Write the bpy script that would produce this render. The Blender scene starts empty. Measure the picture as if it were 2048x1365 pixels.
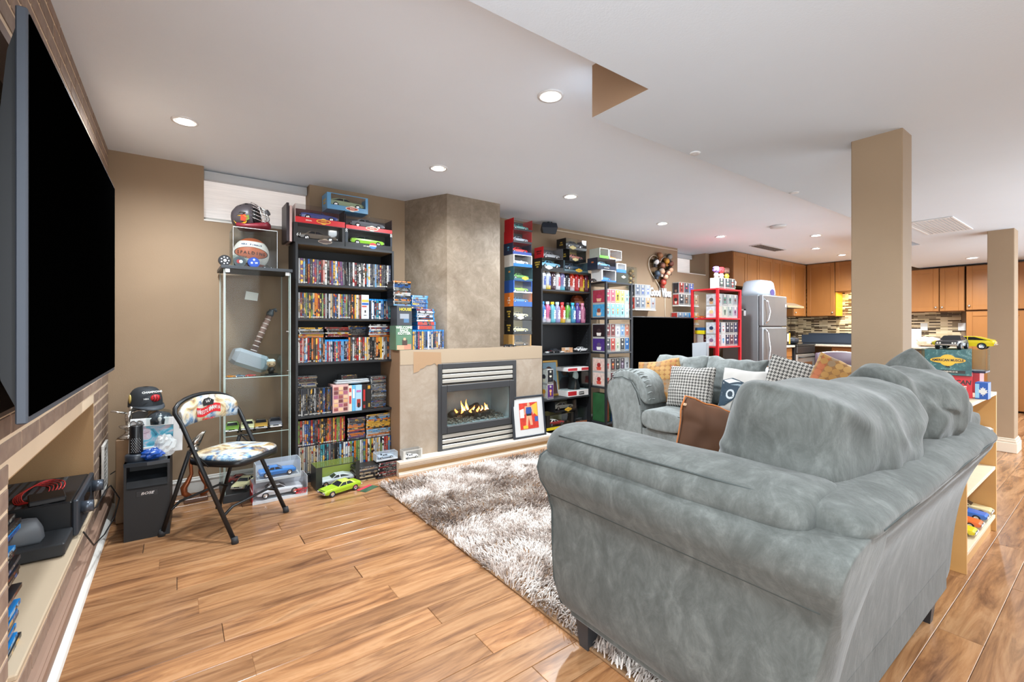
import bpy, math, random
from mathutils import Vector, Matrix, noise as mnoise
random.seed(7)
S = bpy.context.scene
COL = S.collection
PI = math.pi

# ---------------------------------------------------------------- colour helpers
def rgb(h):
    h = h.lstrip('#')
    out = []
    for i in (0, 2, 4):
        c = int(h[i:i+2], 16) / 255
        out.append(c / 12.92 if c <= .04045 else ((c + .055) / 1.055) ** 2.4)
    return (*out, 1.0)

# ---------------------------------------------------------------- camera, world, exposure
EYE, YAW, FPX, HZN = 1.22, math.radians(36.28), 914.0, 656.0
cam_d = bpy.data.cameras.new('camera')
cam_d.sensor_width = 36
cam_d.lens = FPX / 2048 * 36
cam_d.shift_y = -(682.5 - HZN) / 2048
cam_d.clip_start = .02
cam = bpy.data.objects.new('camera', cam_d)
cam.location = (0, 0, EYE)
cam.rotation_euler = (PI / 2, 0, -YAW)
COL.objects.link(cam)
S.camera = cam

S.view_settings.view_transform = 'Standard'
S.view_settings.look = 'None'
S.view_settings.gamma = 1
S.view_settings.exposure = 1.1
S.view_settings.use_curve_mapping = False
w = bpy.data.worlds.new('world')
S.world = w
w.use_nodes = True
w.node_tree.nodes['Background'].inputs[0].default_value = (.88, .95, 1, 1)
w.node_tree.nodes['Background'].inputs[1].default_value = 2.5
S.cycles.max_bounces = 8
S.cycles.diffuse_bounces = 5
S.cycles.transparent_max_bounces = 24
S.cycles.sample_clamp_indirect = 6
S.cycles.caustics_reflective = False
S.cycles.caustics_refractive = False
POT_W = 19.0

def at(px, py, X=None, Y=None, Z=None):
    """world point on the plane X=, Y= or Z= seen at a pixel of the 2048 x 1365 photograph"""
    s, c = math.sin(YAW), math.cos(YAW)
    r, u = (px - 1024) / FPX, (HZN - py) / FPX
    v = (s + r * c, c - r * s, u)
    t = X / v[0] if X is not None else Y / v[1] if Y is not None else (Z - EYE) / v[2]
    return Vector((v[0] * t, v[1] * t, EYE + v[2] * t))

# ---------------------------------------------------------------- materials
_M = {}
def _new(name):
    m = bpy.data.materials.new(name)
    m.use_nodes = True
    nt = m.node_tree
    return m, nt, nt.nodes['Principled BSDF']

def nd(nt, t, **kw):
    n = nt.nodes.new(t)
    for k, v in kw.items():
        if k.startswith('i_'):
            n.inputs[int(k[2:])].default_value = v
        else:
            setattr(n, k, v)
    return n

def ramp(nt, fac, stops, interp='LINEAR'):
    r = nt.nodes.new('ShaderNodeValToRGB')
    r.color_ramp.interpolation = interp
    e = r.color_ramp.elements
    while len(e) < len(stops):
        e.new(.5)
    for el, (p, c) in zip(e, stops):
        el.position = p
        el.color = rgb(c) if isinstance(c, str) else c
    nt.links.new(fac, r.inputs[0])
    return r.outputs[0]

def mixc(nt, fac, a, b, mode='MIX'):
    n = nt.nodes.new('ShaderNodeMix')
    n.data_type = 'RGBA'
    n.blend_type = mode
    for sock, v in ((n.inputs[0], fac), (n.inputs[6], a), (n.inputs[7], b)):
        if isinstance(v, (int, float)):
            sock.default_value = v
        elif isinstance(v, (tuple, str)):
            sock.default_value = rgb(v) if isinstance(v, str) else v
        else:
            nt.links.new(v, sock)
    return n.outputs[2]

def math_(nt, op, a, b=None, c=None):
    n = nt.nodes.new('ShaderNodeMath')
    n.operation = op
    for i, v in enumerate((a, b, c)):
        if v is None:
            continue
        if isinstance(v, (int, float)):
            n.inputs[i].default_value = v
        else:
            nt.links.new(v, n.inputs[i])
    return n.outputs[0]

def coords(nt, kind='Object', scale=(1, 1, 1)):
    if kind == 'World':
        o = nt.nodes.new('ShaderNodeNewGeometry').outputs['Position']
    else:
        o = nt.nodes.new('ShaderNodeTexCoord').outputs[kind]
    m = nt.nodes.new('ShaderNodeMapping')
    m.inputs['Scale'].default_value = scale
    nt.links.new(o, m.inputs[0])
    return m.outputs[0]

def noise(nt, vec, scale, detail=3, rough=.55, dist=0):
    n = nt.nodes.new('ShaderNodeTexNoise')
    n.inputs['Scale'].default_value = scale
    n.inputs['Detail'].default_value = detail
    n.inputs['Roughness'].default_value = rough
    n.inputs['Distortion'].default_value = dist
    nt.links.new(vec, n.inputs['Vector'])
    return n.outputs[0]

def bumpn(nt, p, h, strength=.3, dist=.01):
    b = nt.nodes.new('ShaderNodeBump')
    b.inputs['Strength'].default_value = strength
    b.inputs['Distance'].default_value = dist
    nt.links.new(h, b.inputs['Height'])
    nt.links.new(b.outputs[0], p.inputs['Normal'])

def mat(hexc, rough=.5, metal=0.0, var=0.0, vs=8.0, bump=0.0, bs=60.0, stretch=(1, 1, 1), coat=0.0, sheen=0.0, emit=0.0, spec=.5):
    key = (hexc, rough, metal, var, vs, bump, bs, stretch, coat, sheen, emit, spec)
    if key in _M:
        return _M[key]
    m, nt, p = _new('mat_' + str(len(_M)))
    p.inputs['Roughness'].default_value = rough
    p.inputs['Metallic'].default_value = metal
    p.inputs['Specular IOR Level'].default_value = spec
    p.inputs['Coat Weight'].default_value = coat
    p.inputs['Sheen Weight'].default_value = sheen
    if hexc == 'obj':
        col = nd(nt, 'ShaderNodeObjectInfo').outputs['Color']
        nt.links.new(col, p.inputs['Base Color'])
    else:
        col = rgb(hexc)
        p.inputs['Base Color'].default_value = col
        m.diffuse_color = col
    if var:
        f = noise(nt, coords(nt, 'Object', stretch), vs, 4)
        mul = ramp(nt, f, [(.3, (1 - var,) * 3 + (1,)), (.7, (1 + var * .6,) * 3 + (1,))])
        nt.links.new(mixc(nt, 1.0, col, mul, 'MULTIPLY'), p.inputs['Base Color'])
    if bump:
        bumpn(nt, p, noise(nt, coords(nt, 'Object', stretch), bs, 4), bump)
    if emit:
        p.inputs['Emission Color'].default_value = rgb(hexc)
        p.inputs['Emission Strength'].default_value = emit
    _M[key] = m
    return m

def glass(tint='ffffff', refl=.1, rough=.03):
    key = ('glass', tint, refl, rough)
    if key in _M:
        return _M[key]
    m = bpy.data.materials.new('clear_' + str(len(_M)))
    m.use_nodes = True
    nt = m.node_tree
    nt.nodes.clear()
    t = nd(nt, 'ShaderNodeBsdfTransparent')
    t.inputs[0].default_value = rgb(tint)
    g = nd(nt, 'ShaderNodeBsdfGlossy')
    g.inputs['Roughness'].default_value = rough
    fr = nd(nt, 'ShaderNodeLayerWeight')
    fr.inputs[0].default_value = .25
    fac = math_(nt, 'MULTIPLY_ADD', fr.outputs['Fresnel'], .25, refl * .3)
    fac = math_(nt, 'MINIMUM', fac, .35)
    mx = nd(nt, 'ShaderNodeMixShader')
    nt.links.new(fac, mx.inputs[0])
    nt.links.new(t.outputs[0], mx.inputs[1])
    nt.links.new(g.outputs[0], mx.inputs[2])
    o = nd(nt, 'ShaderNodeOutputMaterial')
    nt.links.new(mx.outputs[0], o.inputs[0])
    _M[key] = m
    return m

def matte_black():
    m = bpy.data.materials.new('dead_black'); m.use_nodes = True; nt = m.node_tree; nt.nodes.clear()
    d = nd(nt, 'ShaderNodeBsdfDiffuse'); d.inputs[0].default_value = (.0004, .0004, .0004, 1)
    o = nd(nt, 'ShaderNodeOutputMaterial'); nt.links.new(d.outputs[0], o.inputs[0])
    return m
DEAD = matte_black()
OBJ = mat('obj', .45)
OBJG = mat('obj', .25, coat=.4)
BLACK = mat('141416', .45)
DARK = mat('26282b', .5)
WHITE = mat('d6d6d3', .5)
CHROME = mat('d8dadd', .18, 1.0)
CLEAR = glass('f4fafa', .12)

# ---------------------------------------------------------------- mesh builder
class MB:
    def __init__(s):
        s.v, s.f, s.m, s.s = [], [], [], []
    def face(s, idx, mi=0, sm=False):
        s.f.append(tuple(idx)); s.m.append(mi); s.s.append(sm)
    def poly(s, pts, mi=0, sm=False):
        b = len(s.v)
        s.v += [tuple(p) for p in pts]
        s.face(range(b, b + len(pts)), mi, sm)
        return s
    def box(s, a, b, mi=0, c=0.0):
        x0, y0, z0 = (min(a[i], b[i]) for i in range(3))
        x1, y1, z1 = (max(a[i], b[i]) for i in range(3))
        k = len(s.v)
        if not c:
            s.v += [(x0,y0,z0),(x1,y0,z0),(x1,y1,z0),(x0,y1,z0),(x0,y0,z1),(x1,y0,z1),(x1,y1,z1),(x0,y1,z1)]
            for q in ((0,3,2,1),(4,5,6,7),(0,1,5,4),(1,2,6,5),(2,3,7,6),(3,0,4,7)):
                s.face([k + i for i in q], mi)
            return s
        c = min(c, (x1-x0)*.45, (y1-y0)*.45, (z1-z0)*.45)
        idx = {}
        lo, hi = (x0, y0, z0), (x1, y1, z1)
        for cx in (0, 1):
            for cy in (0, 1):
                for cz in (0, 1):
                    cn = (cx, cy, cz)
                    for ax in range(3):
                        p = [0, 0, 0]
                        for d in range(3):
                            base = hi[d] if cn[d] else lo[d]
                            off = 0 if d == ax else (-c if cn[d] else c)
                            p[d] = base + off
                        idx[(cn, ax)] = len(s.v)
                        s.v.append(tuple(p))
        def quad(q):
            pts = [Vector(s.v[i]) for i in q]
            n = (pts[1] - pts[0]).cross(pts[2] - pts[0])
            cen = sum(pts, Vector()) / len(pts)
            if n.dot(cen - Vector(((x0+x1)/2, (y0+y1)/2, (z0+z1)/2))) < 0:
                q = q[::-1]
            s.face(q, mi)
        for ax in range(3):
            o1, o2 = [d for d in range(3) if d != ax]
            for sd in (0, 1):
                q = []
                for u, v_ in ((0,0),(1,0),(1,1),(0,1)):
                    cn = [0,0,0]; cn[ax] = sd; cn[o1] = u; cn[o2] = v_
                    q.append(idx[(tuple(cn), ax)])
                quad(q)
        for ax in range(3):
            o1, o2 = [d for d in range(3) if d != ax]
            for u in (0, 1):
                for v_ in (0, 1):
                    q = []
                    for sd, fa in ((0, o1), (1, o1), (1, o2), (0, o2)):
                        cn = [0,0,0]; cn[ax] = sd; cn[o1] = u; cn[o2] = v_
                        q.append(idx[(tuple(cn), fa)])
                    quad(q)
        for cx in (0, 1):
            for cy in (0, 1):
                for cz in (0, 1):
                    quad([idx[((cx,cy,cz), a_)] for a_ in range(3)])
        return s
    def ring(s, pts):
        b = len(s.v); s.v += [tuple(p) for p in pts]
        return list(range(b, b + len(pts)))
    def skin(s, rings, mi=0, sm=True, closed=True, caps=True):
        R = [s.ring(r) for r in rings]
        n = len(R[0])
        for a, b in zip(R, R[1:]):
            for i in range(n if closed else n - 1):
                j = (i + 1) % n
                s.face((a[i], a[j], b[j], b[i]), mi, sm)
        if caps and closed:
            s.face(R[0][::-1], mi, False)
            s.face(R[-1], mi, False)
        return s
    def tube(s, pts, r, n=8, mi=0, caps=True, sm=True):
        pts = [Vector(p) for p in pts]
        rings = []
        up = None
        for i, p in enumerate(pts):
            t = ((pts[min(i+1, len(pts)-1)] - p).normalized() + (p - pts[max(i-1, 0)]).normalized())
            t = t.normalized() if t.length > 1e-9 else Vector((0, 0, 1))
            if up is None:
                up = t.orthogonal().normalized()
            up = (up - t * up.dot(t))
            up = up.normalized() if up.length > 1e-6 else t.orthogonal().normalized()
            w_ = t.cross(up)
            rr = r[i] if isinstance(r, (list, tuple)) else r
            rings.append([p + (up * math.cos(2*PI*k/n) + w_ * math.sin(2*PI*k/n)) * rr for k in range(n)])
        return s.skin(rings, mi, sm, True, caps)
    def lathe(s, prof, n=16, mi=0, o=(0, 0, 0), caps=True, sm=True, mis=None):
        rings = [[(o[0] + r*math.cos(2*PI*k/n), o[1] + r*math.sin(2*PI*k/n), o[2] + z) for k in range(n)] for r, z in prof]
        if mis is None:
            return s.skin(rings, mi, sm, True, caps)
        R = [s.ring(r) for r in rings]
        for q, (a, b) in enumerate(zip(R, R[1:])):
            for i in range(n):
                j = (i + 1) % n
                s.face((a[i], a[j], b[j], b[i]), mis[q], sm)
        s.face(R[0][::-1], mis[0]); s.face(R[-1], mis[-1])
        return s
    def disc(s, c, r, axis='y', n=16, mi=0, rz=None, flip=False):
        rz = rz or r
        pts = []
        for k in range(n):
            a, b = r*math.cos(2*PI*k/n), rz*math.sin(2*PI*k/n)
            pts.append({'y': (c[0]+a, c[1], c[2]+b), 'x': (c[0], c[1]-a, c[2]+b), 'z': (c[0]+a, c[1]+b, c[2])}[axis])
        return s.poly(pts[::-1] if flip else pts, mi)
    def prism(s, out, t0, t1, axis='y', mi=0, sm=False):
        """closed 2-D outline extruded: axis y -> (x,z); x -> (y,z); z -> (x,y)"""
        def P(p, t):
            return {'y': (p[0], t, p[1]), 'x': (t, p[0], p[1]), 'z': (p[0], p[1], t)}[axis]
        return s.skin([[P(p, t0) for p in out], [P(p, t1) for p in out]], mi, sm)
    def ell(s, c, r, nu=12, nv=8, mi=0):
        rings = []
        for j in range(nv + 1):
            t = -PI/2 + PI * (j + .02 if j == 0 else j - .02 if j == nv else j) / nv
            rings.append([(c[0] + r[0]*math.cos(t)*math.cos(2*PI*k/nu), c[1] + r[1]*math.cos(t)*math.sin(2*PI*k/nu), c[2] + r[2]*math.sin(t)) for k in range(nu)])
        return s.skin(rings, mi)
    def xf(s, M_):
        s.v = [tuple(M_ @ Vector(p)) for p in s.v]
        return s
    def mesh(s, name, mats):
        me = bpy.data.meshes.new(name)
        me.from_pydata(s.v, [], s.f)
        for m in mats if isinstance(mats, (list, tuple)) else [mats]:
            me.materials.append(m)
        me.polygons.foreach_set('material_index', s.m)
        me.polygons.foreach_set('use_smooth', s.s)
        me.update()
        return me

# ---------------------------------------------------------------- things and parts
def link(name, data, parent=None, loc=None, rot=None, sc=None, color=None):
    o = bpy.data.objects.new(name, data)
    COL.objects.link(o)
    if parent is not None:
        o.parent = parent
    if loc is not None:
        o.location = loc
    if rot is not None:
        o.rotation_euler = rot
    if sc is not None:
        o.scale = sc if isinstance(sc, (tuple, list)) else (sc,) * 3
    if color is not None:
        o.color = rgb(color) if isinstance(color, str) else color
    return o

def tag(o, label=None, cat=None, group=None, kind=None):
    for k, v in (('label', label), ('category', cat), ('group', group), ('kind', kind)):
        if v:
            o[k] = v
    return o

def thing(name, label, cat, loc=(0, 0, 0), rz=0.0, group=None, rot=None):
    o = link(name, None, None, loc, rot or (0, 0, rz))
    o.empty_display_size = .05
    return tag(o, label, cat, group)

def part(name, mb, mats, parent, color=None, loc=None, rot=None, subsurf=0, label=None, bevel=0):
    o = link(name, mb.mesh(name, mats) if isinstance(mb, MB) else mb, parent, loc, rot, None, color)
    if label:
        o['label'] = label
    if bevel:
        b = o.modifiers.new('bevel', 'BEVEL'); b.width = bevel; b.segments = 2; b.limit_method = 'ANGLE'
    if subsurf:
        q = o.modifiers.new('subsurf', 'SUBSURF'); q.levels = subsurf; q.render_levels = subsurf
    return o

def solo(name, mb, mats, label, cat, loc=(0, 0, 0), rz=0.0, group=None, color=None, rot=None, subsurf=0, bevel=0):
    o = part(name, mb, mats, None, color, loc, rot or (0, 0, rz), subsurf, None, bevel)
    return tag(o, label, cat, group)

def struct(name, mb, mats, parent=None):
    o = part(name, mb, mats, parent)
    if parent is None:
        o['kind'] = 'structure'
    return o

_T = {}
def text(s, size, m, parent, loc, rot=(PI/2, 0, 0), ext=.0006, name='lettering', bold=0.0, squeeze=1.0, shear=0.0):
    """flat lettering, centred on loc, readable from -Y by default"""
    key = (s, round(bold, 4), shear, ext / size > .02)
    if key not in _T:
        c = bpy.data.curves.new('lettering', 'FONT')
        c.body = s; c.align_x = 'CENTER'; c.align_y = 'CENTER'
        c.resolution_u = 2
        c.extrude = .03 if key[3] else .004
        c.offset = bold
        c.shear = shear
        t = bpy.data.objects.new('t', c)
        me = bpy.data.meshes.new_from_object(t)
        me.name = 'lettering'
        bpy.data.objects.remove(t); bpy.data.curves.remove(c)
        _T[key] = me
    key2 = key + (m.name,)
    if key2 not in _T:
        me = _T[key].copy(); me.materials.clear(); me.materials.append(m)
        _T[key2] = me
    return link(name, _T[key2], parent, loc, rot, (size * squeeze, size, size))

def clone(root, loc, rz=None, label=None, group=None, color=None):
    r = root.copy(); COL.objects.link(r)
    r.location = loc
    if rz is not None:
        r.rotation_euler = (0, 0, rz)
    if label: r['label'] = label
    if group: r['group'] = group
    for ch in root.children:
        c = ch.copy(); COL.objects.link(c); c.parent = r
        for g in ch.children:
            d = g.copy(); COL.objects.link(d); d.parent = c
    return r

_ONES = 'zeroth first second third fourth fifth sixth seventh eighth ninth tenth eleventh twelfth thirteenth fourteenth fifteenth sixteenth seventeenth eighteenth nineteenth'.split()
_TENS = {20: 'twent', 30: 'thirt', 40: 'fort', 50: 'fift', 60: 'sixt'}
def nth(n):
    if n < 20:
        return _ONES[n]
    t, o = n // 10 * 10, n % 10
    return _TENS[t] + ('ieth' if o == 0 else 'y-' + _ONES[o])
# ================================================================ THE SETTING
ZH, ZL, XL, YB = 2.43, 2.19, -.37, 4.12
def wall_mat(c, v=.05):
    m, nt, p = _new('painted_wall')
    f = noise(nt, coords(nt, 'World'), 1.6, 5)
    d = rgb(c)
    lo = tuple(x * (1 - v) for x in d[:3]) + (1,); hi = tuple(min(1, x * (1 + v)) for x in d[:3]) + (1,)
    nt.links.new(ramp(nt, f, [(.35, lo), (.65, hi)]), p.inputs['Base Color'])
    p.inputs['Roughness'].default_value = .7
    bumpn(nt, p, noise(nt, coords(nt, 'World'), 160, 2), .06)
    return m
TAN = wall_mat('907960')
BROWN = wall_mat('96765a')
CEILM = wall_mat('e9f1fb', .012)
TRIM = mat('d2cec7', .4)
CREAMT = mat('ddcdb8', .45)

# floor: planks run along the back wall
def plank_mat():
    m, nt, p = _new('laminate')
    pos = nt.nodes.new('ShaderNodeNewGeometry')
    oi = nt.nodes.new('ShaderNodeObjectInfo')
    rnd = math_(nt, 'FRACT', math_(nt, 'ADD', math_(nt, 'MULTIPLY', pos.outputs['Random Per Island'], 7.31), math_(nt, 'MULTIPLY', oi.outputs['Random'], 3.7)))
    cx = nt.nodes.new('ShaderNodeSeparateXYZ'); nt.links.new(pos.outputs['Position'], cx.inputs[0])
    cb = nt.nodes.new('ShaderNodeCombineXYZ')
    nt.links.new(math_(nt, 'MULTIPLY', cx.outputs[0], 1.5), cb.inputs[0])
    nt.links.new(math_(nt, 'MULTIPLY_ADD', cx.outputs[1], 12.0, math_(nt, 'MULTIPLY', rnd, 50)), cb.inputs[1])
    nt.links.new(math_(nt, 'MULTIPLY', rnd, 91), cb.inputs[2])
    g1 = noise(nt, cb.outputs[0], 1.3, 6, .65, .8)
    cb2 = nt.nodes.new('ShaderNodeCombineXYZ')
    nt.links.new(math_(nt, 'MULTIPLY', cx.outputs[0], 2.2), cb2.inputs[0])
    nt.links.new(math_(nt, 'MULTIPLY', cx.outputs[1], 40.0), cb2.inputs[1])
    nt.links.new(math_(nt, 'MULTIPLY', rnd, 33), cb2.inputs[2])
    g2 = noise(nt, cb2.outputs[0], 1.6, 4, .6, .3)
    base = ramp(nt, g1, [(.25, '4e3422'), (.37, '775237'), (.5, '996e4a'), (.62, 'aa805b'), (.76, '846145')])
    tone = ramp(nt, rnd, [(0, (.80, .76, .73, 1)), (.5, (1, 1, 1, 1)), (1, (1.2, 1.13, 1.05, 1))])
    c = mixc(nt, 1.0, base, tone, 'MULTIPLY')
    fine = ramp(nt, g2, [(.3, (.74, .70, .66, 1)), (.55, (1, 1, 1, 1)), (.8, (1.12, 1.1, 1.06, 1))])
    nt.links.new(mixc(nt, .75, c, fine, 'MULTIPLY'), p.inputs['Base Color'])
    p.inputs['Roughness'].default_value = .26
    p.inputs['Coat Weight'].default_value = .12
    p.inputs['Coat Roughness'].default_value = .12
    return m
LAMI = plank_mat()
fl = MB(); fl.box((-1.0, -1.0, -.05), (11.5, 4.6, -.008))
floor = struct('floor', fl, mat('4a3524', .7))
PW, PL = .135, 1.24
rows = []
y = YB
r = 0
while y > -1.2:
    x = XL - (r * .47 % 1) * PL
    while x < 10.4:
        x0, x1 = max(x, XL), min(x + PL, 10.4)
        if x1 - x0 > .03:
            rows.append((x0, x1, y - PW, y))
        x += PL
    y -= PW; r += 1
def vis_size(q):
    cx, cy = (q[0] + q[1]) / 2, (q[2] + q[3]) / 2
    s, c = math.sin(YAW), math.cos(YAW)
    d, l = cx * s + cy * c, cx * c - cy * s
    if d < .5: return -1
    if abs(l / d) > 1.35 or 1.22 / d > .95: return -1
    if 1.3 < cx < 3.2 and .8 < cy < 3.3: return -.5
    return 1 / math.hypot(cx, cy)
rows.sort(key=vis_size, reverse=True)
G = .0007
far = MB()
_pm = {}
for i, (x0, x1, y0, y1) in enumerate(rows):
    if i < 290:
        L = round(x1 - x0, 2)
        if L not in _pm:
            b = MB(); b.box((-L/2 + G, -PW/2 + G, -.008), (L/2 - G, PW/2 - G, 0), 0, .0015)
            _pm[L] = b.mesh('floor_plank', LAMI)
        link('floor_plank', _pm[L], floor, ((x0+x1)/2, (y0+y1)/2, 0))
    else:
        far.box((x0 + G, y0 + G, -.008), (x1 - G, y1 - G, 0))
o = struct('floor_planks', far, LAMI, floor); o['kind'] = 'stuff'

# ceiling with the lower soffit that runs over the seating and the kitchen
b = MB(); b.box((-1.0, -1.0, ZH), (11.5, 4.6, ZH + .1))
ceiling = struct('ceiling', b, CEILM)
b = MB()
out = [(-1.0, -1.0), (11.5, -1.0), (11.5, 2.08), (7.0, 2.08), (7.0, 1.48), (1.545, 1.48), (1.545, 1.168), (-1.0, 1.168)]
b.poly([(x, y, ZL) for x, y in out[::-1]], 0)
for (p, q) in zip(out, out[1:] + out[:1]):
    mi = 1 if p == (1.545, 1.48) else 0
    b.poly([(*p, ZL), (*q, ZL), (*q, ZH), (*p, ZH)], mi)
struct('soffit', b, [wall_mat('cdd5de', .012), BROWN], ceiling)  # same paint as the ceiling; soffit colour darkened to offset excess light

# back wall with two window recesses
W1 = (.165, .905, 2.035); W2 = (6.15, 6.92, 2.08)
b = MB()
b.box((-1, YB, -.05), (11.5, YB + .45, W1[2]))
b.box((-1, YB, W1[2]), (W1[0], YB + .45, ZH))
b.box((W1[1], YB, W1[2]), (W2[0], YB + .45, ZH))
b.box((W2[0], YB, W1[2]), (W2[1], YB + .45, W2[2]))
b.box((W2[1], YB, W1[2]), (11.5, YB + .45, ZH))
struct('wall_back', b, TAN)
def window(n, x0, x1, z0, lab, yo):
    f = MB()
    f.box((x0, YB + yo + .05, z0), (x1, YB + yo + .12, ZH))
    wn = struct('window_%d' % n, f, mat('c9ccd0', .4))
    s = MB(); s.box((x0 + .005, YB + yo, z0 + .03), (x1 - .005, YB + yo + .004, ZH - .06))
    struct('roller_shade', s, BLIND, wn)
    v = MB(); v.box((x0 + .002, YB + yo - .045, ZH - .075), (x1 - .002, YB + yo + .03, ZH - .008), 0, .004)
    struct('shade_cassette', v, mat('c4c6c8', .5), wn)
    r_ = MB(); r_.box((x0 + .005, YB + yo - .012, z0 + .012), (x1 - .005, YB + yo + .012, z0 + .036), 0, .003)
    struct('bottom_rail', r_, TRIM, wn)
    k = MB(); k.box((x0, YB - .004, z0 - .012), (x1, YB + .3, z0))
    struct('window_sill', k, TRIM, wn)
    return wn
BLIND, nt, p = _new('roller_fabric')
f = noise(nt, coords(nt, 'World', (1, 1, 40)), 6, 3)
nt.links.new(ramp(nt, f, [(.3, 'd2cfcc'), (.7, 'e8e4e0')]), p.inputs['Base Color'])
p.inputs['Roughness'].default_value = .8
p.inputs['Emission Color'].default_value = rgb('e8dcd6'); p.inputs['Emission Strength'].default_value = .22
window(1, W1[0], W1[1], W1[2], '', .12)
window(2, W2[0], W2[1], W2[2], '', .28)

# right-hand kitchen wall at the far end, and an added light-blocking wall piece
b = MB(); b.box((10.0, -1.0, -.05), (10.2, YB + .45, ZH))
struct('wall_right', b, TAN)
b = MB(); b.box((1.1, -1.1, -.05), (4.0, -1.0, ZH))
struct('wall_light_block', b, TAN)  # unseen; added to keep world light off the loveseat back and soffit

# columns
def column(x0, x1, y0, y1, base):
    b = MB(); b.box((x0, y0, -.01), (x1, y1, ZL + .01), 0, .004)
    c = struct('column', b, TAN)
    for z0, z1, d in ((0, .1, .022), (.1, .125, .016), (.125, .14, .008)):
        k = MB(); k.box((x0 - d, y0 - d, z0), (x1 + d, y1 + d, z1), 0, .005)
        struct('baseboard', k, mat('cfc0ad', .45), c)
    return c
column(2.835, 2.99, .665, .875, 1)
column(6.56, 6.79, .69, .875, 1)

# left wall: painted brick with two recesses
MORTAR = wall_mat('d9c2a6', .06)
def brick_mat():
    m, nt, p = _new('painted_brick')
    oi = nt.nodes.new('ShaderNodeObjectInfo'); ge = nt.nodes.new('ShaderNodeNewGeometry')
    rnd = math_(nt, 'FRACT', math_(nt, 'ADD', oi.outputs['Random'], ge.outputs['Random Per Island']))
    f = noise(nt, coords(nt, 'World'), 22, 4)
    c = ramp(nt, f, [(.3, '80695d'), (.7, '96806f')])
    t = ramp(nt, rnd, [(0, (.86, .86, .86, 1)), (1, (1.1, 1.1, 1.1, 1))])
    nt.links.new(mixc(nt, 1, c, t, 'MULTIPLY'), p.inputs['Base Color'])
    p.inputs['Roughness'].default_value = .6
    bumpn(nt, p, f, .15)
    return m
BRICK = brick_mat()
UP = (1.25, 3.0, .985, 2.017)   # upper recess behind the television: y0 y1 z0 z1
LO = (1.84, 3.46, .237, .80)    # lower recess with the audio gear
XB = XL - .006
b = MB()
b.box((-1.2, 1.0, -.05), (XB, UP[0], ZH))
b.box((-1.2, UP[1], LO[3]), (XB, YB, ZH))
b.box((-1.2, UP[0], UP[3]), (XB, UP[1], ZH))
b.box((-1.2, UP[0], LO[3]), (XB, UP[1], UP[2]))
b.box((-1.2, UP[0], -.05), (XB, LO[0], LO[3]))
b.box((-1.2, LO[1], -.05), (XB, YB, LO[3]))
b.box((-1.2, LO[0], -.05), (XB, LO[1], LO[2]))
b.box((-1.2, LO[0], LO[2]), (-.98, LO[1], LO[3]))
b.box((-1.2, UP[0], UP[2]), (-.95, UP[1], UP[3]))
wall_left = struct('wall_left', b, MORTAR)
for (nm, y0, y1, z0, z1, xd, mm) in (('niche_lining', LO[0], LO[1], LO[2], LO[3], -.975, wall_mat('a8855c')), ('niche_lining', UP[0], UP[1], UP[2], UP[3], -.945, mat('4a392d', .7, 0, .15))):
    q = MB()
    t = .004
    q.box((xd, y0, z0), (xd + t, y1, z1)); q.box((xd, y0, z1 - t), (XB, y1, z1))
    q.box((xd, y0, z0), (XB, y0 + t, z1)); q.box((xd, y1 - t, z0), (XB, y1, z1))
    struct(nm, q, mm, wall_left)
q = MB(); q.box((-.975, LO[0], LO[2] - .001), (XL + .012, LO[1], LO[2] + .018), 0, .004)
struct('niche_sill', q, mat('b4a188', .5), wall_left)
q = MB(); q.box((-.94, UP[0], UP[2]), (XL, UP[1], UP[2] + .012))
struct('niche_sill', q, mat('4a392d', .6), wall_left)
q = MB(); q.box((-.94, UP[0] + .01, 1.42), (-.62, UP[1] - .01, 1.45))
struct('niche_shelf', q, mat('d8c8ae', .5), wall_left)
q = MB(); q.box((-.44, UP[0], UP[3] - .03), (XL + .004, UP[1], UP[3]))
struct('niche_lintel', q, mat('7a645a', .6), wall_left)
PITCH, BL, MT = .0665, .225, .0125
bricks = []
z = .125; r = 0
while z < ZH - .01:
    h = min(PITCH - MT, ZH - z - .004)
    spans = [(1.005, YB - .002)]
    for (y0, y1, z0, z1) in (UP, LO):
        if z + h > z0 and z < z1:
            ns = []
            for s0, s1 in spans:
                if y0 - .006 > s0: ns.append((s0, min(s1, y0 - .006)))
                if y1 + .006 < s1: ns.append((max(s0, y1 + .006), s1))
            spans = ns
    for s0, s1 in spans:
        y = YB - (BL / 2 if r % 2 else 0)
        ys = []
        yy = YB + BL
        off = BL / 2 if r % 2 else 0
        k = 0
        while YB - off - (k - 1) * BL > .5:
            b1 = YB - off - (k - 1) * BL - MT; b0 = b1 - BL + MT
            a0, a1 = max(b0, s0), min(b1, s1)
            if a1 - a0 > .025: bricks.append((a0, a1, z, z + h))
            k += 1
    z += PITCH; r += 1
def brank(q):
    cy, cz = (q[0] + q[1]) / 2, (q[2] + q[3]) / 2
    hid = 1.55 < cy < 3.0 and .98 < cz < 1.92
    if cy < 1.2: hid = True
    return (10 if hid else 0) + cy
bricks.sort(key=brank)
_bm = {}
farb = MB()
for i, (y0, y1, z0, z1) in enumerate(bricks):
    if i < 285:
        k = (round(y1 - y0, 3), round(z1 - z0, 3))
        if k not in _bm:
            q = MB(); q.box((-.012, -k[0]/2, -k[1]/2), (-.0025, k[0]/2, k[1]/2), 0, .0015)
            _bm[k] = q.mesh('brick', BRICK)
        link('brick', _bm[k], wall_left, (XL - .001 + random.uniform(-.0008, .0008), (y0+y1)/2, (z0+z1)/2))
    else:
        farb.box((XL - .013, y0, z0), (XL - .0035, y1, z1), 0, .0015)
o = struct('bricks', farb, BRICK, wall_left); o['kind'] = 'stuff'
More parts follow.
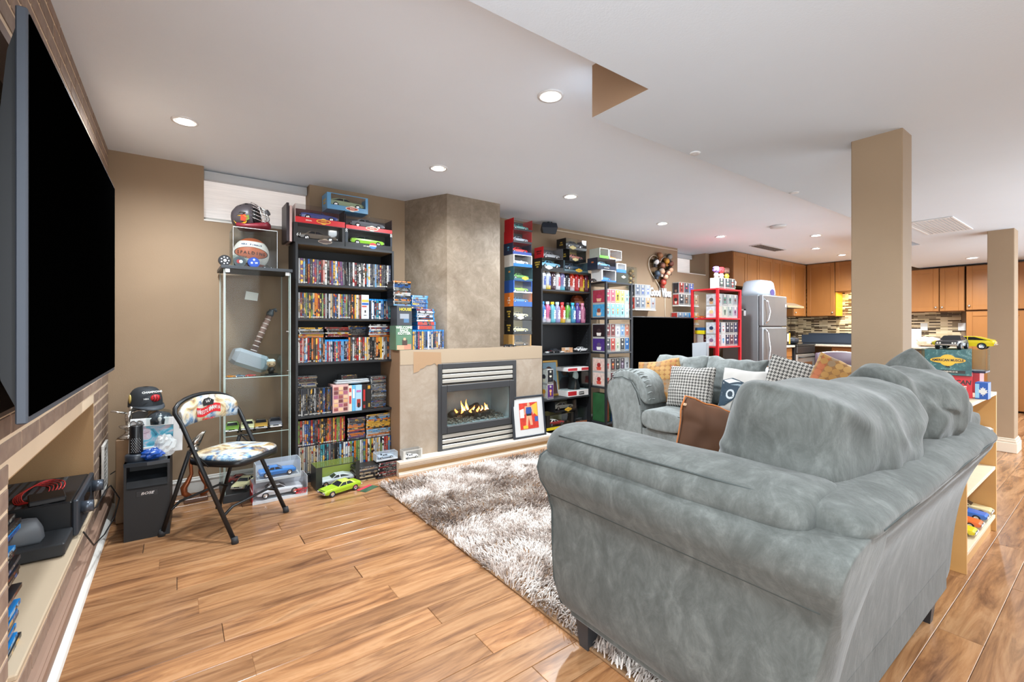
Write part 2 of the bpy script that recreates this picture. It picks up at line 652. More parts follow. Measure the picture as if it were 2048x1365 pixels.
# skirting of the brick wall
q = MB(); q.prism([(XB, 0), (XL + .018, 0), (XL + .018, .066), (XL + .022, .07), (XL + .022, .08), (XL + .027, .084), (XL + .027, .104), (XL + .02, .110), (XL + .02, .116), (XL + .012, .122), (XB, .122)], 1.0, YB, 'y')
bl = struct('baseboard_left', q, mat('8f7362', .5))
q = MB(); q.prism([(XL + .018, 0), (XL + .042, 0), (XL + .038, .012), (XL + .03, .02), (XL + .018, .026)], 1.0, YB, 'y')
struct('quarter_round', q, TRIM, bl)
# skirting of the back wall
q = MB(); 
for x0, x1 in ((XL + .03, .80), (4.0, 7.2)):
    for z0, z1, d in ((0, .085, .016), (.085, .1, .02), (.1, .115, .011)):
        q.box((x0, YB - d, z0), (x1, YB, z1), 0, .003)
struct('baseboard_back', q, TRIM)

# long shag rug
RX0, RX1, RY0, RY1 = 1.255, 3.55, .72, 3.43
rug = thing('shag_rug', 'long-haired mottled brown and cream shag rug in front of the fireplace', 'rug', ((RX0+RX1)/2, (RY0+RY1)/2, 0))
cx, cy = (RX0+RX1)/2, (RY0+RY1)/2
q = MB(); q.box((RX0 - cx, RY0 - cy, .0005), (RX1 - cx, RY1 - cy, .012), 0, .004)
part('backing', q, mat('7a5a3c', .9), rug)
def shag():
    m, nt, p = _new('shag')
    v = coords(nt, 'World', (1, 1, .15))
    f = noise(nt, v, 3.6, 4, .62, .6)
    f2 = noise(nt, v, 26, 3)
    ff = math_(nt, 'ADD', math_(nt, 'MULTIPLY', f, .78), math_(nt, 'MULTIPLY', f2, .26))
    nt.links.new(ramp(nt, ff, [(.36, '625145'), (.44, '887568'), (.5, 'b5a69c'), (.57, 'd4cac2'), (.75, 'e6dfd8')]), p.inputs['Base Color'])
    p.inputs['Roughness'].default_value = .75
    p.inputs['Sheen Weight'].default_value = .3
    return m
rng = random.Random(3)
vs, fs = [], []
N = 62000
for i in range(N):
    x, y = rng.uniform(RX0, RX1), rng.uniform(RY0, RY1)
    if x > 2.05 and y < 2.2 and rng.random() < .85: continue
    if x > 2.7 and rng.random() < .6: continue
    a = 5 * mnoise.noise(Vector((x * 1.7, y * 1.7, 2))) + rng.gauss(0, .7)
    L = rng.uniform(.035, .06)
    lean = rng.uniform(.35, .95)
    dx, dy = math.cos(a) * lean * L, math.sin(a) * lean * L
    wv = rng.uniform(.0022, .0042)
    px_, py_ = -math.sin(a) * wv, math.cos(a) * wv
    h = L * math.sqrt(max(.1, 1 - lean * lean)) * .75
    k = len(vs)
    X, Y = x - cx, y - cy
    vs += [(X - px_, Y - py_, .008), (X + px_, Y + py_, .008), (X + dx*.55 - px_*.8, Y + dy*.55 - py_*.8, .012 + h*.8), (X + dx*.55 + px_*.8, Y + dy*.55 + py_*.8, .012 + h*.8), (X + dx, Y + dy, .012 + h)]
    fs += [(k, k+1, k+3, k+2), (k+2, k+3, k+4)]
me = bpy.data.meshes.new('pile'); me.from_pydata(vs, [], fs); me.materials.append(shag()); me.update()
o = link('pile', me, rug); o['kind'] = 'stuff'

# recessed ceiling lamps
TRIMW = mat('dfe0e2', .3)
LAMP = mat('fffaf0', .5, emit=30.0)
def pot_light(x, y, z, label, big=1.0, power=None):
    power = POT_W*(1.25 if x > 4 else 1.0)
    t = thing('recessed_light', label, 'ceiling light', (x, y, z), 0, 'recessed ceiling lights')
    R = .052 * big
    q = MB(); q.lathe([(R*1.32, -.0005), (R*1.3, -.006), (R*1.02, -.007), (R*.98, -.0005)], 24, caps=False)
    part('trim_ring', q, TRIMW, t)
    q = MB(); q.lathe([(R*.02, -.0035), (R*.66, -.0035), (R*.72, -.001)], 20, caps=False)
    part('bulb', q, LAMP, t)
    q = MB(); q.lathe([(R*.72, -.0008), (R*.98, -.0012)], 20, caps=False)
    part('reflector', q, mat('f4f4f2', .3), t)
    ld = bpy.data.lights.new('lamp', 'SPOT')
    ld.energy = power * 4; ld.spot_size = math.radians(165); ld.spot_blend = 1.0; ld.shadow_soft_size = .05
    ld.color = (.86, .94, 1)
    l = link('lamp', ld, t, (0, 0, -.03))
for x, y, z, lab in ((.04, 3.285, ZH, 'lit recessed ceiling light above the folding chair'),
                (1.57, 1.80, ZH, 'lit recessed ceiling light beside the brown triangle of the soffit'),
                (1.597, 3.115, ZH, 'lit recessed ceiling light in front of the chimney breast'),
                (2.92, 3.07, ZH, 'lit recessed ceiling light in front of the bottle bookcase'),
                (4.536, 3.235, ZH, 'lit recessed ceiling light in front of the heart-shaped figure board'),
                (5.80, 3.24, ZH, 'lit recessed ceiling light in front of the small window recess'),
                (6.743, 2.466, ZH, 'upper of the two stacked ceiling lights over the kitchen'),
                (7.846, 2.869, ZH, 'lower of the two stacked ceiling lights over the kitchen'),
                (8.892, 2.87, ZH, 'lit ceiling light nearest the kitchen corner cabinet')):
    pot_light(x, y, z, lab)
pot_light(8.886, 1.333, ZL, 'lit recessed light between the two tan columns')
for x, y, lab in ((.3, .3, 'recessed light in the lowered ceiling above the photographer'), (2.3, -.4, 'recessed light in the lowered ceiling behind the loveseat'), (4.6, -.3, 'recessed light in the lowered ceiling right of the birch shelf')):
    pot_light(x, y, ZL, lab)
for x, y, lab in ((2.314, 1.44, 'small unlit round fitting at the soffit edge near the triangle'), (3.561, 1.44, 'small unlit round fitting at the soffit edge near the tan column')):
    q = MB(); q.lathe([(.03, -.0005), (.028, -.006), (.012, -.007), (.004, -.003)], 16)
    solo('ceiling_fitting', q, TRIMW, lab, 'ceiling fitting', (x, y, ZL))
# ================================================================ LEFT SIDE: television, audio gear, chair, subwoofer
pn, pf = at(60, 20, X=-.268), at(231, 383, X=-.255)
pb, pg = at(60, 838, X=-.268), at(231, 745, X=-.255)
tz0, tz1 = (pb.z + pg.z) / 2, (pn.z + pf.z) / 2 + .012
TW = (pf - pn).to_2d().length; TH = tz1 - tz0
mid = (pn + pf) / 2
tv = thing('wall_television', 'large black flat television with silver edge mounted on the brown brick wall', 'television', (mid.x, mid.y, (tz0 + tz1) / 2), math.atan2(-(pf.x - pn.x), pf.y - pn.y))
q = MB(); q.box((-.024, -TW/2, -TH/2), (-.004, TW/2, TH/2), 0, .003)
part('bezel', q, mat('50555e', .5, .4), tv)
q = MB(); q.box((-.006, -TW/2 + .010, -TH/2 + .016), (-.0015, TW/2 - .010, TH/2 - .010), 0, .001)
part('screen', q, DEAD, tv)
q = MB(); q.prism([(-.024, -TH/2 + .03), (-.05, -TH/2 + .1), (-.06, -TH/2 + .2), (-.06, TH/2 - .35), (-.04, TH/2 - .1), (-.024, TH/2 - .03)], -TW/2 + .02, TW/2 - .02, 'y')
part('back_shell', q, mat('17181b', .5), tv)
q = MB(); q.box((-.083, -.25, -.2), (-.06, -.2, .2)); q.box((-.083, .2, -.2), (-.06, .25, .2)); q.box((-.1, -.3, -.03), (-.083, .3, .03))
q.tube([(-.09, -.1, 0), (-.3, -.22, .0), (-.62, -.05, 0)], .028, 8); q.box((-.66, -.12, -.2), (-.63, .04, .2))
part('wall_bracket', q, mat('0c0c0e', .5), tv)

# audio gear on the sill
SZ = LO[2] + .018
r = thing('receiver', 'black home theatre receiver with perforated top in the brick wall recess', 'receiver', (-.55, 3.12, SZ))
q = MB(); q.box((-.2, -.25, .012), (.165, .25, .172), 0, .006); part('chassis', q, mat('17181a', .45), r)
q = MB()
for i in range(24):
    for j in range(9):
        q.box((-.17 + j*.03, -.235 + i*.02, .1722), (-.152 + j*.03, -.223 + i*.02, .1728))
part('top_grille', q, mat('4c4d50', .5), r)
q = MB(); q.box((.165, -.252, .01), (.186, .252, .176), 0, .006); part('front_panel', q, mat('3b4048', .35, .3), r)
for y, rr in ((-.17, .028), (.19, .03)):
    q = MB(); q.tube([(.186, y, .115), (.23, y, .115)], [rr, rr*.94], 20); part('knob', q, mat('4a515b', .3, .4), r)
q = MB(); q.box((.186, -.08, .09), (.1872, .11, .14)); part('display', q, mat('0a0c10', .15), r)
for x in (-.17, .13):
    for y in (-.21, .21):
        q = MB(); q.lathe([(.018, 0), (.016, .013)], 10, 0, (x, y, 0)); part('foot', q, BLACK, r)
q = MB(); q.lathe([(.012, 0), (.012, .01)], 10); 
c = thing('cable_coil', 'coil of thin red cable lying on the receiver top', 'cable', (-.55, 3.08, SZ + .173))
q = MB()
for k in range(5):
    rr = .10 + .006*k
    q.tube([(rr*.55*math.cos(a*PI/10) + .01*k, rr*1.5*math.sin(a*PI/10), .004 + .003*k + .003*math.sin(a*1.3)) for a in range(21)], .0028, 5)
part('loop', q, mat('b02a2a', .4), c)
q = MB(); q.box((-.06, -.07, 0), (.06, .07, .022), 0, .004)
solo('media_box', q, BLACK, 'small flat black box lying on the receiver in front of the red cable', 'media box', (-.48, 2.955, SZ + .173), .2)
d = thing('set_top_box', 'flat black set-top box in front of the receiver on the cream sill', 'set-top box', (-.53, 2.765, SZ))
q = MB(); q.box((-.16, -.1, .004), (.15, .1, .06), 0, .006); part('case', q, mat('25272a', .5, var=.2, vs=30), d)
q = MB(); q.tube([(-.02, -.1, .03), (-.02, -.1025, .03)], .011, 14); part('power_button', q, mat('0c0c0d', .3), d)
for x in (-.14, .11):
    for y in (-.08, .06):
        q = MB(); q.box((x, y, 0), (x + .02, y + .02, .005)); part('foot', q, BLACK, d)
q = MB(); q.skin([[(x*sx, y*sy, z) for x, y in ((-.09, -.05), (.09, -.05), (.1, 0), (.09, .06), (-.09, .06), (-.1, 0))] for z, sx, sy in ((0, .97, 1), (.01, 1, 1), (.05, .95, .9), (.085, .8, .6), (.095, .5, .3))])
solo('router', q, mat('4b4e52', .5), 'dark grey sloped router on top of the flat set-top box', 'router', (-.555, 2.76, SZ + .0605), .1)
q = MB()
q.tube([(-.36, 2.98, .33), (-.33, 3.15, .30), (-.31, 3.3, .34), (-.3, 3.42, .33), (-.27, 3.52, .22), (-.29, 3.5, .12), (-.315, 3.3, .1), (-.325, 3.0, .16), (-.345, 2.86, .28)], .0035, 6)
solo('black_cable', q, BLACK, 'thin black cable looping from the recess sill towards the floor', 'cable')
q = MB(); q.tube([(-.335, 3.8, .3), (-.26, 3.85, .34), (-.2, 3.82, .33), (-.22, 3.86, .25), (-.27, 3.8, .12), (-.24, 3.75, .012)], .0035, 6)
solo('black_cable', q, BLACK, 'black cable running behind the subwoofer from the white wall vent', 'cable')
v = thing('wall_vent', 'white slotted return air vent low on the brick wall corner', 'vent', (XL + .006, 3.76, .36))
q = MB()
for a, b_ in (((0, -.1, -.15), (.014, .1, -.125)), ((0, -.1, .125), (.014, .1, .15)), ((0, -.1, -.125), (.014, -.075, .125)), ((0, .075, -.125), (.014, .1, .125))): q.box(a, b_, 0, .002)
part('frame', q, TRIM, v)
for i in range(10):
    q = MB(); q.box((.001, -.074, -.118 + i*.0245), (.009, .074, -.106 + i*.0245)); part('slat', q, TRIM, v)
q = MB(); q.box((.0005, -.075, -.125), (.002, .075, .125)); part('duct', q, mat('55504a', .8), v)

# ---- subwoofer and what stands on it
sw = thing('subwoofer', 'tall black subwoofer with a silver badge on the floor by the brick wall', 'speaker', (-.137, 3.385, 0), -.03)
q = MB()
SWW, SWD, SWH = .105, .36, .445
q.box((-SWW, 0, 0), (-SWW + .012, SWD, SWH)); q.box((SWW - .012, 0, 0), (SWW, SWD, SWH)); q.box((-SWW + .012, 0, .3), (SWW - .012, .002, .29))
q.box((-SWW + .012, .0, 0), (SWW - .012, SWD, .30)); q.box((-SWW + .012, .16, .30), (SWW - .012, SWD, SWH - .02))
part('cabinet', q, mat('161618', .5), sw)
q = MB(); q.prism([(0, .30), (.02, .335), (.06, .352), (.16, .36), (.16, .30)], -SWW + .012, SWW - .012, 'x'); part('port_lip', q, mat('1d2024', .4), sw)
q = MB(); q.prism([(-SWW, -.006), (0, -.018), (SWW, -.006), (SWW, SWD), (-SWW, SWD)], SWH - .02, SWH, 'z'); part('lid', q, mat('262c33', .35), sw)
q = MB(); q.box((-.05, -.0025, .245), (.05, .001, .28), 0, .001); part('badge', q, mat('1c1c1f', .4), sw)
text('BOSE', .02, CHROME, sw, (0, -.003, .2625), ext=.0004, shear=.3, bold=.01, squeeze=1.25)
ST = SWH + .0005
b = thing('voice_speaker', 'slim black cylinder speaker with a perforated lower half standing in a round dock', 'speaker', (-.19, 3.45, ST))
q = MB(); q.lathe([(.05, 0), (.052, .004), (.052, .034), (.047, .04), (.037, .042)], 24); part('dock', q, mat('2c333c', .35), b)
q = MB(); q.lathe([(.032, .04), (.033, .05), (.031, .2), (.028, .205), (.004, .206)], 24); part('body', q, mat('101216', .3), b)
q = MB()
for i in range(10):
    for k in range(20):
        a = 2*PI*(k + (i % 2)*.5)/20
        q.disc((.0332*math.cos(a), .0332*math.sin(a), .055 + i*.0085), .0022, 'x' if abs(math.cos(a)) > .7 else 'y', 5, flip=math.sin(a) > 0)
part('speaker_holes', q, mat('b9bec4', .4), b)
fr = thing('photo_frame', 'white photo frame with a silver heart and a blue picture, leaning on the subwoofer', 'photo frame', (-.105, 3.585, ST), -.25, rot=(-.16, 0, -.2))
q = MB()
for a, c in (((-.135, 0, 0), (-.085, .016, .215)), ((.085, 0, 0), (.135, .016, .215)), ((-.085, 0, 0), (.085, .016, .04)), ((-.085, 0, .165), (.085, .016, .215))): q.box(a, c, 0, .003)
part('frame', q, mat('e9eaea', .4), fr)
pm, nt, p = _new('blue_print')
nt.links.new(ramp(nt, noise(nt, coords(nt, 'Object'), 14, 4, .6, 1), [(.3, '1c5f86'), (.45, '5fb6cf'), (.58, 'd8c6d2'), (.7, '7e5a78')]), p.inputs['Base Color'])
q = MB(); q.box((-.085, .007, .04), (.085, .014, .165)); part('picture', q, pm, fr)
q = MB()
hp = [(16*math.sin(t)**3/16*.032, (13*math.cos(t) - 5*math.cos(2*t) - 2*math.cos(3*t) - math.cos(4*t))/16*.03) for t in [2*PI*k/28 for k in range(29)]]
q.tube([(x - .1, -.003, z + .18) for x, z in hp], .0035, 6); q.tube([(x*.6 - .082, -.003, z*.6 + .175) for x, z in hp], .0028, 6)
part('heart', q, mat('9fa5a8', .25, .9), fr)
bag = MB()
def crumple(b, c, r, seed, n=22, amp=.35, mi=0):
    rings = []
    for j in range(n//2 + 1):
        t = -PI/2 + PI*min(max(j, .03), n//2 - .03)/(n//2)
        rg = []
        for k in range(n):
            d = Vector((math.cos(t)*math.cos(2*PI*k/n), math.cos(t)*math.sin(2*PI*k/n), math.sin(t)))
            s_ = 1 + amp*mnoise.noise(d*2.2 + Vector((seed, 0, 0))) + amp*.5*mnoise.noise(d*5 + Vector((0, seed, 0)))
            rg.append((c[0] + r[0]*d.x*s_, c[1] + r[1]*d.y*s_, max(c[2] + r[2]*d.z*s_, c[2] - r[2]*.9)))
        rings.append(rg)
    b.skin(rings, mi, False)
crumple(bag, (0, 0, .06), (.055, .045, .066), 3.3)
plast, nt, p = _new('clear_bag')
p.inputs['Base Color'].default_value = rgb('e8ecec'); p.inputs['Roughness'].default_value = .12; p.inputs['Alpha'].default_value = .62
solo('plastic_bag', bag, plast, 'crumpled clear plastic bag beside the white photo frame', 'bag', (-.06, 3.46, ST + .001))
bag = MB(); crumple(bag, (0, 0, .03), (.055, .04, .033), 8.1)
solo('blue_bag', bag, mat('1d4fa6', .3), 'small crumpled bright blue bag on the subwoofer beside the round dock', 'bag', (-.115, 3.425, ST + .001))
# trophies and the cap on a tall case behind the subwoofer
cs = thing('display_pedestal', 'tall brown and grey carton pedestal behind the subwoofer under a black cap', 'pedestal', (-.17, 3.88, 0))
q = MB(); q.box((-.1, -.08, 0), (.1, .08, .55), 0, .004); part('carton', q, mat('8a6a45', .6, var=.15), cs)
q = MB(); q.box((-.075, -.06, .55), (.075, .06, .705), 0, .006); part('top_box', q, mat('74706c', .5), cs)
q = MB(); q.box((.02, -.0625, .57), (.06, -.058, .70)); part('wood_strip', q, mat('a9794a', .5), cs)
cap = thing('baseball_cap', 'black snapback cap with a red ball emblem resting on the tall pedestal', 'cap', (-.165, 3.86, .7065), .35)
q = MB()
rings = []
for j in range(9):
    t = j/8*PI/2*.97
    rr = .098*math.cos(t)**.55
    rings.append([(rr*math.cos(2*PI*k/24)*.92, rr*math.sin(2*PI*k/24)*1.08, .125*math.sin(t)**.9) for k in range(24)])
q.skin(rings, 0, True, caps=False); part('crown', q, mat('23282d', .7), cap)
q = MB()
br = []
for k in range(13):
    a = -PI + PI*k/12 if False else PI + PI*k/12
    ex = math.sin(PI*k/12)
    br.append([(.09*math.cos(a), .105*math.sin(a), .006), (.092*math.cos(a), .105*math.sin(a) - .04*ex, .012 - .004*ex), (.086*math.cos(a), .105*math.sin(a) - .085*ex, -.016*ex + .006)])
q.skin(br, 0, True, closed=False, caps=False); bo = part('brim', q, mat('3a4148', .6), cap)
so = bo.modifiers.new('s', 'SOLIDIFY'); so.thickness = .003
emb = thing
q = MB(); q.ell((.022, -.098, .055), (.028, .016, .024), 14, 8); part('ball_emblem', q, mat('c4202a', .5), cap)
q = MB()
for k in range(3): q.tube([(.0 + .018*k, -.1125 - .0035*(1 - abs(k-1)), .036), (.012 + .014*k, -.117, .055), (.006 + .018*k, -.1125, .076)], .0018, 5)
part('claw_lines', q, mat('2a0d0e', .5), cap)
text('CHAMPIONS', .019, WHITE, cap, (.004, -.0985, .096), (PI/2 - .5, 0, 0), ext=.001, bold=.02)
text('NBA', .013, WHITE, cap, (-.03, -.107, .055), (PI/2 - .1, 0, -.15), ext=.001, bold=.02)
q = MB(); q.ell((-.088, -.02, .055), (.008, .014, .03), 8, 6); part('gold_patch', q, mat('c8b06a', .4, .5), cap)
tr = thing('silver_trophy', 'silver figure trophy with thin outstretched arms on a brown base near the brick wall', 'trophy', (-.245, 3.78, 0))
SIL = mat('cfcac2', .2, .95)
q = MB(); q.box((-.06, -.045, 0), (.05, .05, .52), 0, .003); part('wooden_base', q, mat('7d5c3c', .5, var=.2), tr)
q = MB(); q.lathe([(.045, .52), (.05, .53), (.03, .545), (.014, .555), (.02, .575), (.045, .59), (.05, .60), (.012, .605)], 18); part('cup', q, SIL, tr)
q = MB(); q.tube([(0, 0, .6), (0, 0, .66), (.01, 0, .69)], [.014, .02, .01], 8); q.ell((.012, 0, .705), (.012, .012, .015), 8, 6)
q.tube([(.0, 0, .675), (-.05, -.01, .69), (-.085, -.01, .70)], .007, 6); q.tube([(.01, 0, .675), (.05, 0, .69), (.1, -.02, .68)], .007, 6); q.tube([(.0, 0, .62), (.03, -.01, .6), (.03, 0, .58)], .01, 6)
part('figure', q, SIL, tr)
hm = thing('mini_helmet', 'small black souvenir helmet under a clear dome behind the photo frame', 'souvenir helmet', (-.085, 3.67, ST))
q = MB(); q.box((-.07, -.03, 0), (.07, .03, .17), 0, .004); part('stand', q, mat('3c4249', .4), hm)
q = MB(); q.lathe([(.07, .17), (.068, .2), (.05, .228), (.02, .24), (.003, .242)], 20); part('shell', q, mat('2c343c', .25), hm)
q = MB(); q.ell((.0, -.062, .2), (.012, .008, .018), 8, 6); q.ell((.035, -.052, .195), (.01, .008, .016), 8, 6); part('emblem', q, mat('c9c4c0', .4), hm)
q = MB(); q.lathe([(.082, .171), (.08, .21), (.055, .245), (.02, .258), (.003, .26)], 20, caps=False); part('dome', q, CLEAR, hm)
ft = thing('floor_trophy', 'tall trophy with copper scrolls and a silver wing on the floor behind the folding chair', 'trophy', (.11, 3.93, 0))
COP = mat('9c5a38', .3, .6)
q = MB(); q.box((-.07, -.05, 0), (.07, .05, .03), 0, .004); part('base', q, mat('5c3a26', .35), ft)
q = MB()
for sx in (-1, 1):
    q.tube([(sx*.03, 0, .03), (sx*.065, 0, .06), (sx*.07, 0, .1), (sx*.045, 0, .14), (sx*.025, 0, .19), (sx*.03, 0, .26), (sx*.022, 0, .34)], [.016, .02, .022, .016, .012, .012, .01], 8)
part('copper_scrolls', q, COP, ft)
q = MB(); q.lathe([(.04, .34), (.045, .35), (.02, .36), (.015, .38)], 14)
q.skin([[(-.05, -.01, .38), (-.05, .01, .38), (.02, .008, .385), (.02, -.008, .385)], [(-.035, -.008, .42), (-.035, .008, .42), (.035, .006, .42), (.035, -.006, .42)], [(.0, -.006, .45), (.0, .006, .45), (.05, .004, .46), (.05, -.004, .46)], [(.03, -.003, .475), (.03, .003, .475), (.06, .003, .485), (.06, -.003, .485)]])
part('wing', q, SIL, ft)

# ---- folding chair
ch = thing('folding_chair', 'black metal folding chair with a printed blue and gold seat and backrest', 'chair', (.252, 3.342, 0), math.radians(224.4))
TUBE = mat('1d1e20', .35, .3)
def cprint():
    m, nt, p = _new('storm_print')
    v = coords(nt, 'Object')
    f = noise(nt, v, 9, 5, .6, 1.2)
    f2 = noise(nt, v, 7.3, 3, .6, .5)
    a = ramp(nt, f, [(.3, '152038'), (.42, '2d6496'), (.48, '86a8c0'), (.53, 'c4ccd2'), (.6, '4a7aa4'), (.7, '8a7458')])
    b_ = ramp(nt, f, [(.3, '5a4a3a'), (.42, 'a88a5e'), (.52, 'd8c8a4'), (.6, 'c8ccd0'), (.7, '5f6f8a')])
    nt.links.new(mixc(nt, ramp(nt, f2, [(.42, '000000'), (.56, 'ffffff')]), a, b_), p.inputs['Base Color'])
    p.inputs['Roughness'].default_value = .35
    return m
CPR = cprint()
HW = .222
def arch(n=10):
    # long side tubes with the bent top behind the backrest
    pts = [(-HW, .24, .02), (-HW, -.10, .66)]
    for k in range(n + 1):
        a = PI - PI*k/n
        pts.append((HW*math.cos(a), -.145 - .035*math.sin(a), .72 + .085*math.sin(a)))
    return pts + [(HW, -.10, .66), (HW, .24, .02)]
q = MB(); q.tube(arch(), .0125, 10); part('main_frame', q, TUBE, ch)
for sx in (-1, 1):
    q = MB(); q.tube([(sx*(HW - .028), -.075, .50), (sx*(HW - .012), -.24, .02)], .0115, 10); part('rear_leg', q, TUBE, ch)
    q = MB(); q.tube([(sx*(HW - .026), -.02, .505), (sx*(HW - .026), -.07, .51), (sx*(HW - .03), .05, .415)], .006, 6); part('hinge_arm', q, TUBE, ch)
for (x, y) in ((-HW, .248), (HW, .248), (-HW + .012, -.247), (HW - .012, -.247)):
    q = MB(); q.tube([(x, y, 0), (x, y*.98, .035)], [.019, .016], 12); part('rubber_foot', q, mat('2a2b2d', .7), ch)
q = MB(); q.tube([(-HW + .01, -.185, .155), (-.15, -.183, .185), (.15, -.183, .185), (HW - .01, -.185, .155)], .008, 8); part('rear_stretcher', q, TUBE, ch)
q = MB(); q.tube([(-HW, .17, .145), (-.15, .168, .175), (.15, .168, .175), (HW, .17, .145)], .008, 8); part('front_stretcher', q, TUBE, ch)
def seat_outline(s, z, n=28):
    pts = []
    for k in range(n):
        a = 2*PI*k/n
        cx_, cy_ = math.cos(a), math.sin(a)
        e = .45
        x = math.copysign(abs(cx_)**e, cx_)*.195*s; y = math.copysign(abs(cy_)**e, cy_)*.195*s
        x *= 1 - .10*(y < 0)*min(1, -y/.195)
        pts.append((x, y + .055, z))
    return pts
q = MB(); q.skin([seat_outline(1, .415), seat_outline(1.01, .43), seat_outline(1, .45)]); part('seat_pan', q, TUBE, ch)
q = MB(); q.skin([seat_outline(.985, .449), seat_outline(.985, .459), seat_outline(.93, .470), seat_outline(.7, .478), seat_outline(.3, .481), seat_outline(.02, .482)]); part('seat_pad', q, CPR, ch)
q = MB()
rings = []
for i in range(19):
    u = -1 + 2*i/18
    x = u*(HW - .008)
    yb = -.128 - .033*math.cos(u*PI/2)
    zt = .715 + .083*math.sqrt(max(0, 1 - u*u*.97)); zb = .618 + .015*u*u + .02*(1 - abs(u))*0
    zb = .64 - .018*math.cos(u*PI/2)*-1 if False else .635 + .012*(1 - u*u)
    dy = .03*(zt - zb)
    rings.append([(x, yb + .022, zb), (x, yb + .027, (zb*3 + zt)/4), (x, yb + .024, (zb + zt*3)/4), (x, yb + .014, zt), (x, yb - .002, zt), (x, yb + .004, zb)])
q.skin(rings, 0, True)
bk = part('backrest', q, CPR, ch)
RED = mat('c8262e', .4)
BX = PI  # lettering on the front of the backrest faces the seat (+y)
def by(u): return -.128 - .033*math.cos(u*PI/2) + .0295
def onback(u, z, d=0): return (u*(HW - .008), by(u) + d - max(0, (z - .72))*.12, z)
rib = []
for k in range(13):
    u = -.42 + .84*k/12
    zc = .706 + .010*math.sin((u + .42)/.84*2*PI)
    rib.append([onback(u, zc - .027, .0005), onback(u, zc + .027, .0005)])
q = MB(); q.skin(rib, 0, False, closed=False, caps=False); part('red_ribbon', q, RED, ch)
for k, l in enumerate('WRESTLEMANIA'):
    u = .36 - .72*k/11
    big = 1.35 if k in (0, 7) else 1.0
    zc = .706 + .010*math.sin((u + .42)/.84*2*PI)
    text(l, .032*big, WHITE, ch, onback(u, zc, .002), (PI/2, 0, PI + .2*u), ext=.0008, bold=.02, squeeze=.62, name='letter')
q = MB(); q.poly([onback(.16, .735, .001), onback(-.18, .735, .001), onback(-.22, .762, .001), onback(-.05, .782, .001), onback(.12, .778, .001), onback(.19, .76, .001)]); part('black_patch', q, mat('191a1d', .5), ch)
text('W', .036, WHITE, ch, onback(0, .757, .003), (PI/2 + .12, 0, PI), ext=.0006, bold=.015)
text('TAMPA BAY', .014, RED, ch, onback(.0, .652, .002), (PI/2, 0, PI), ext=.0006, bold=.02, squeeze=1.3)
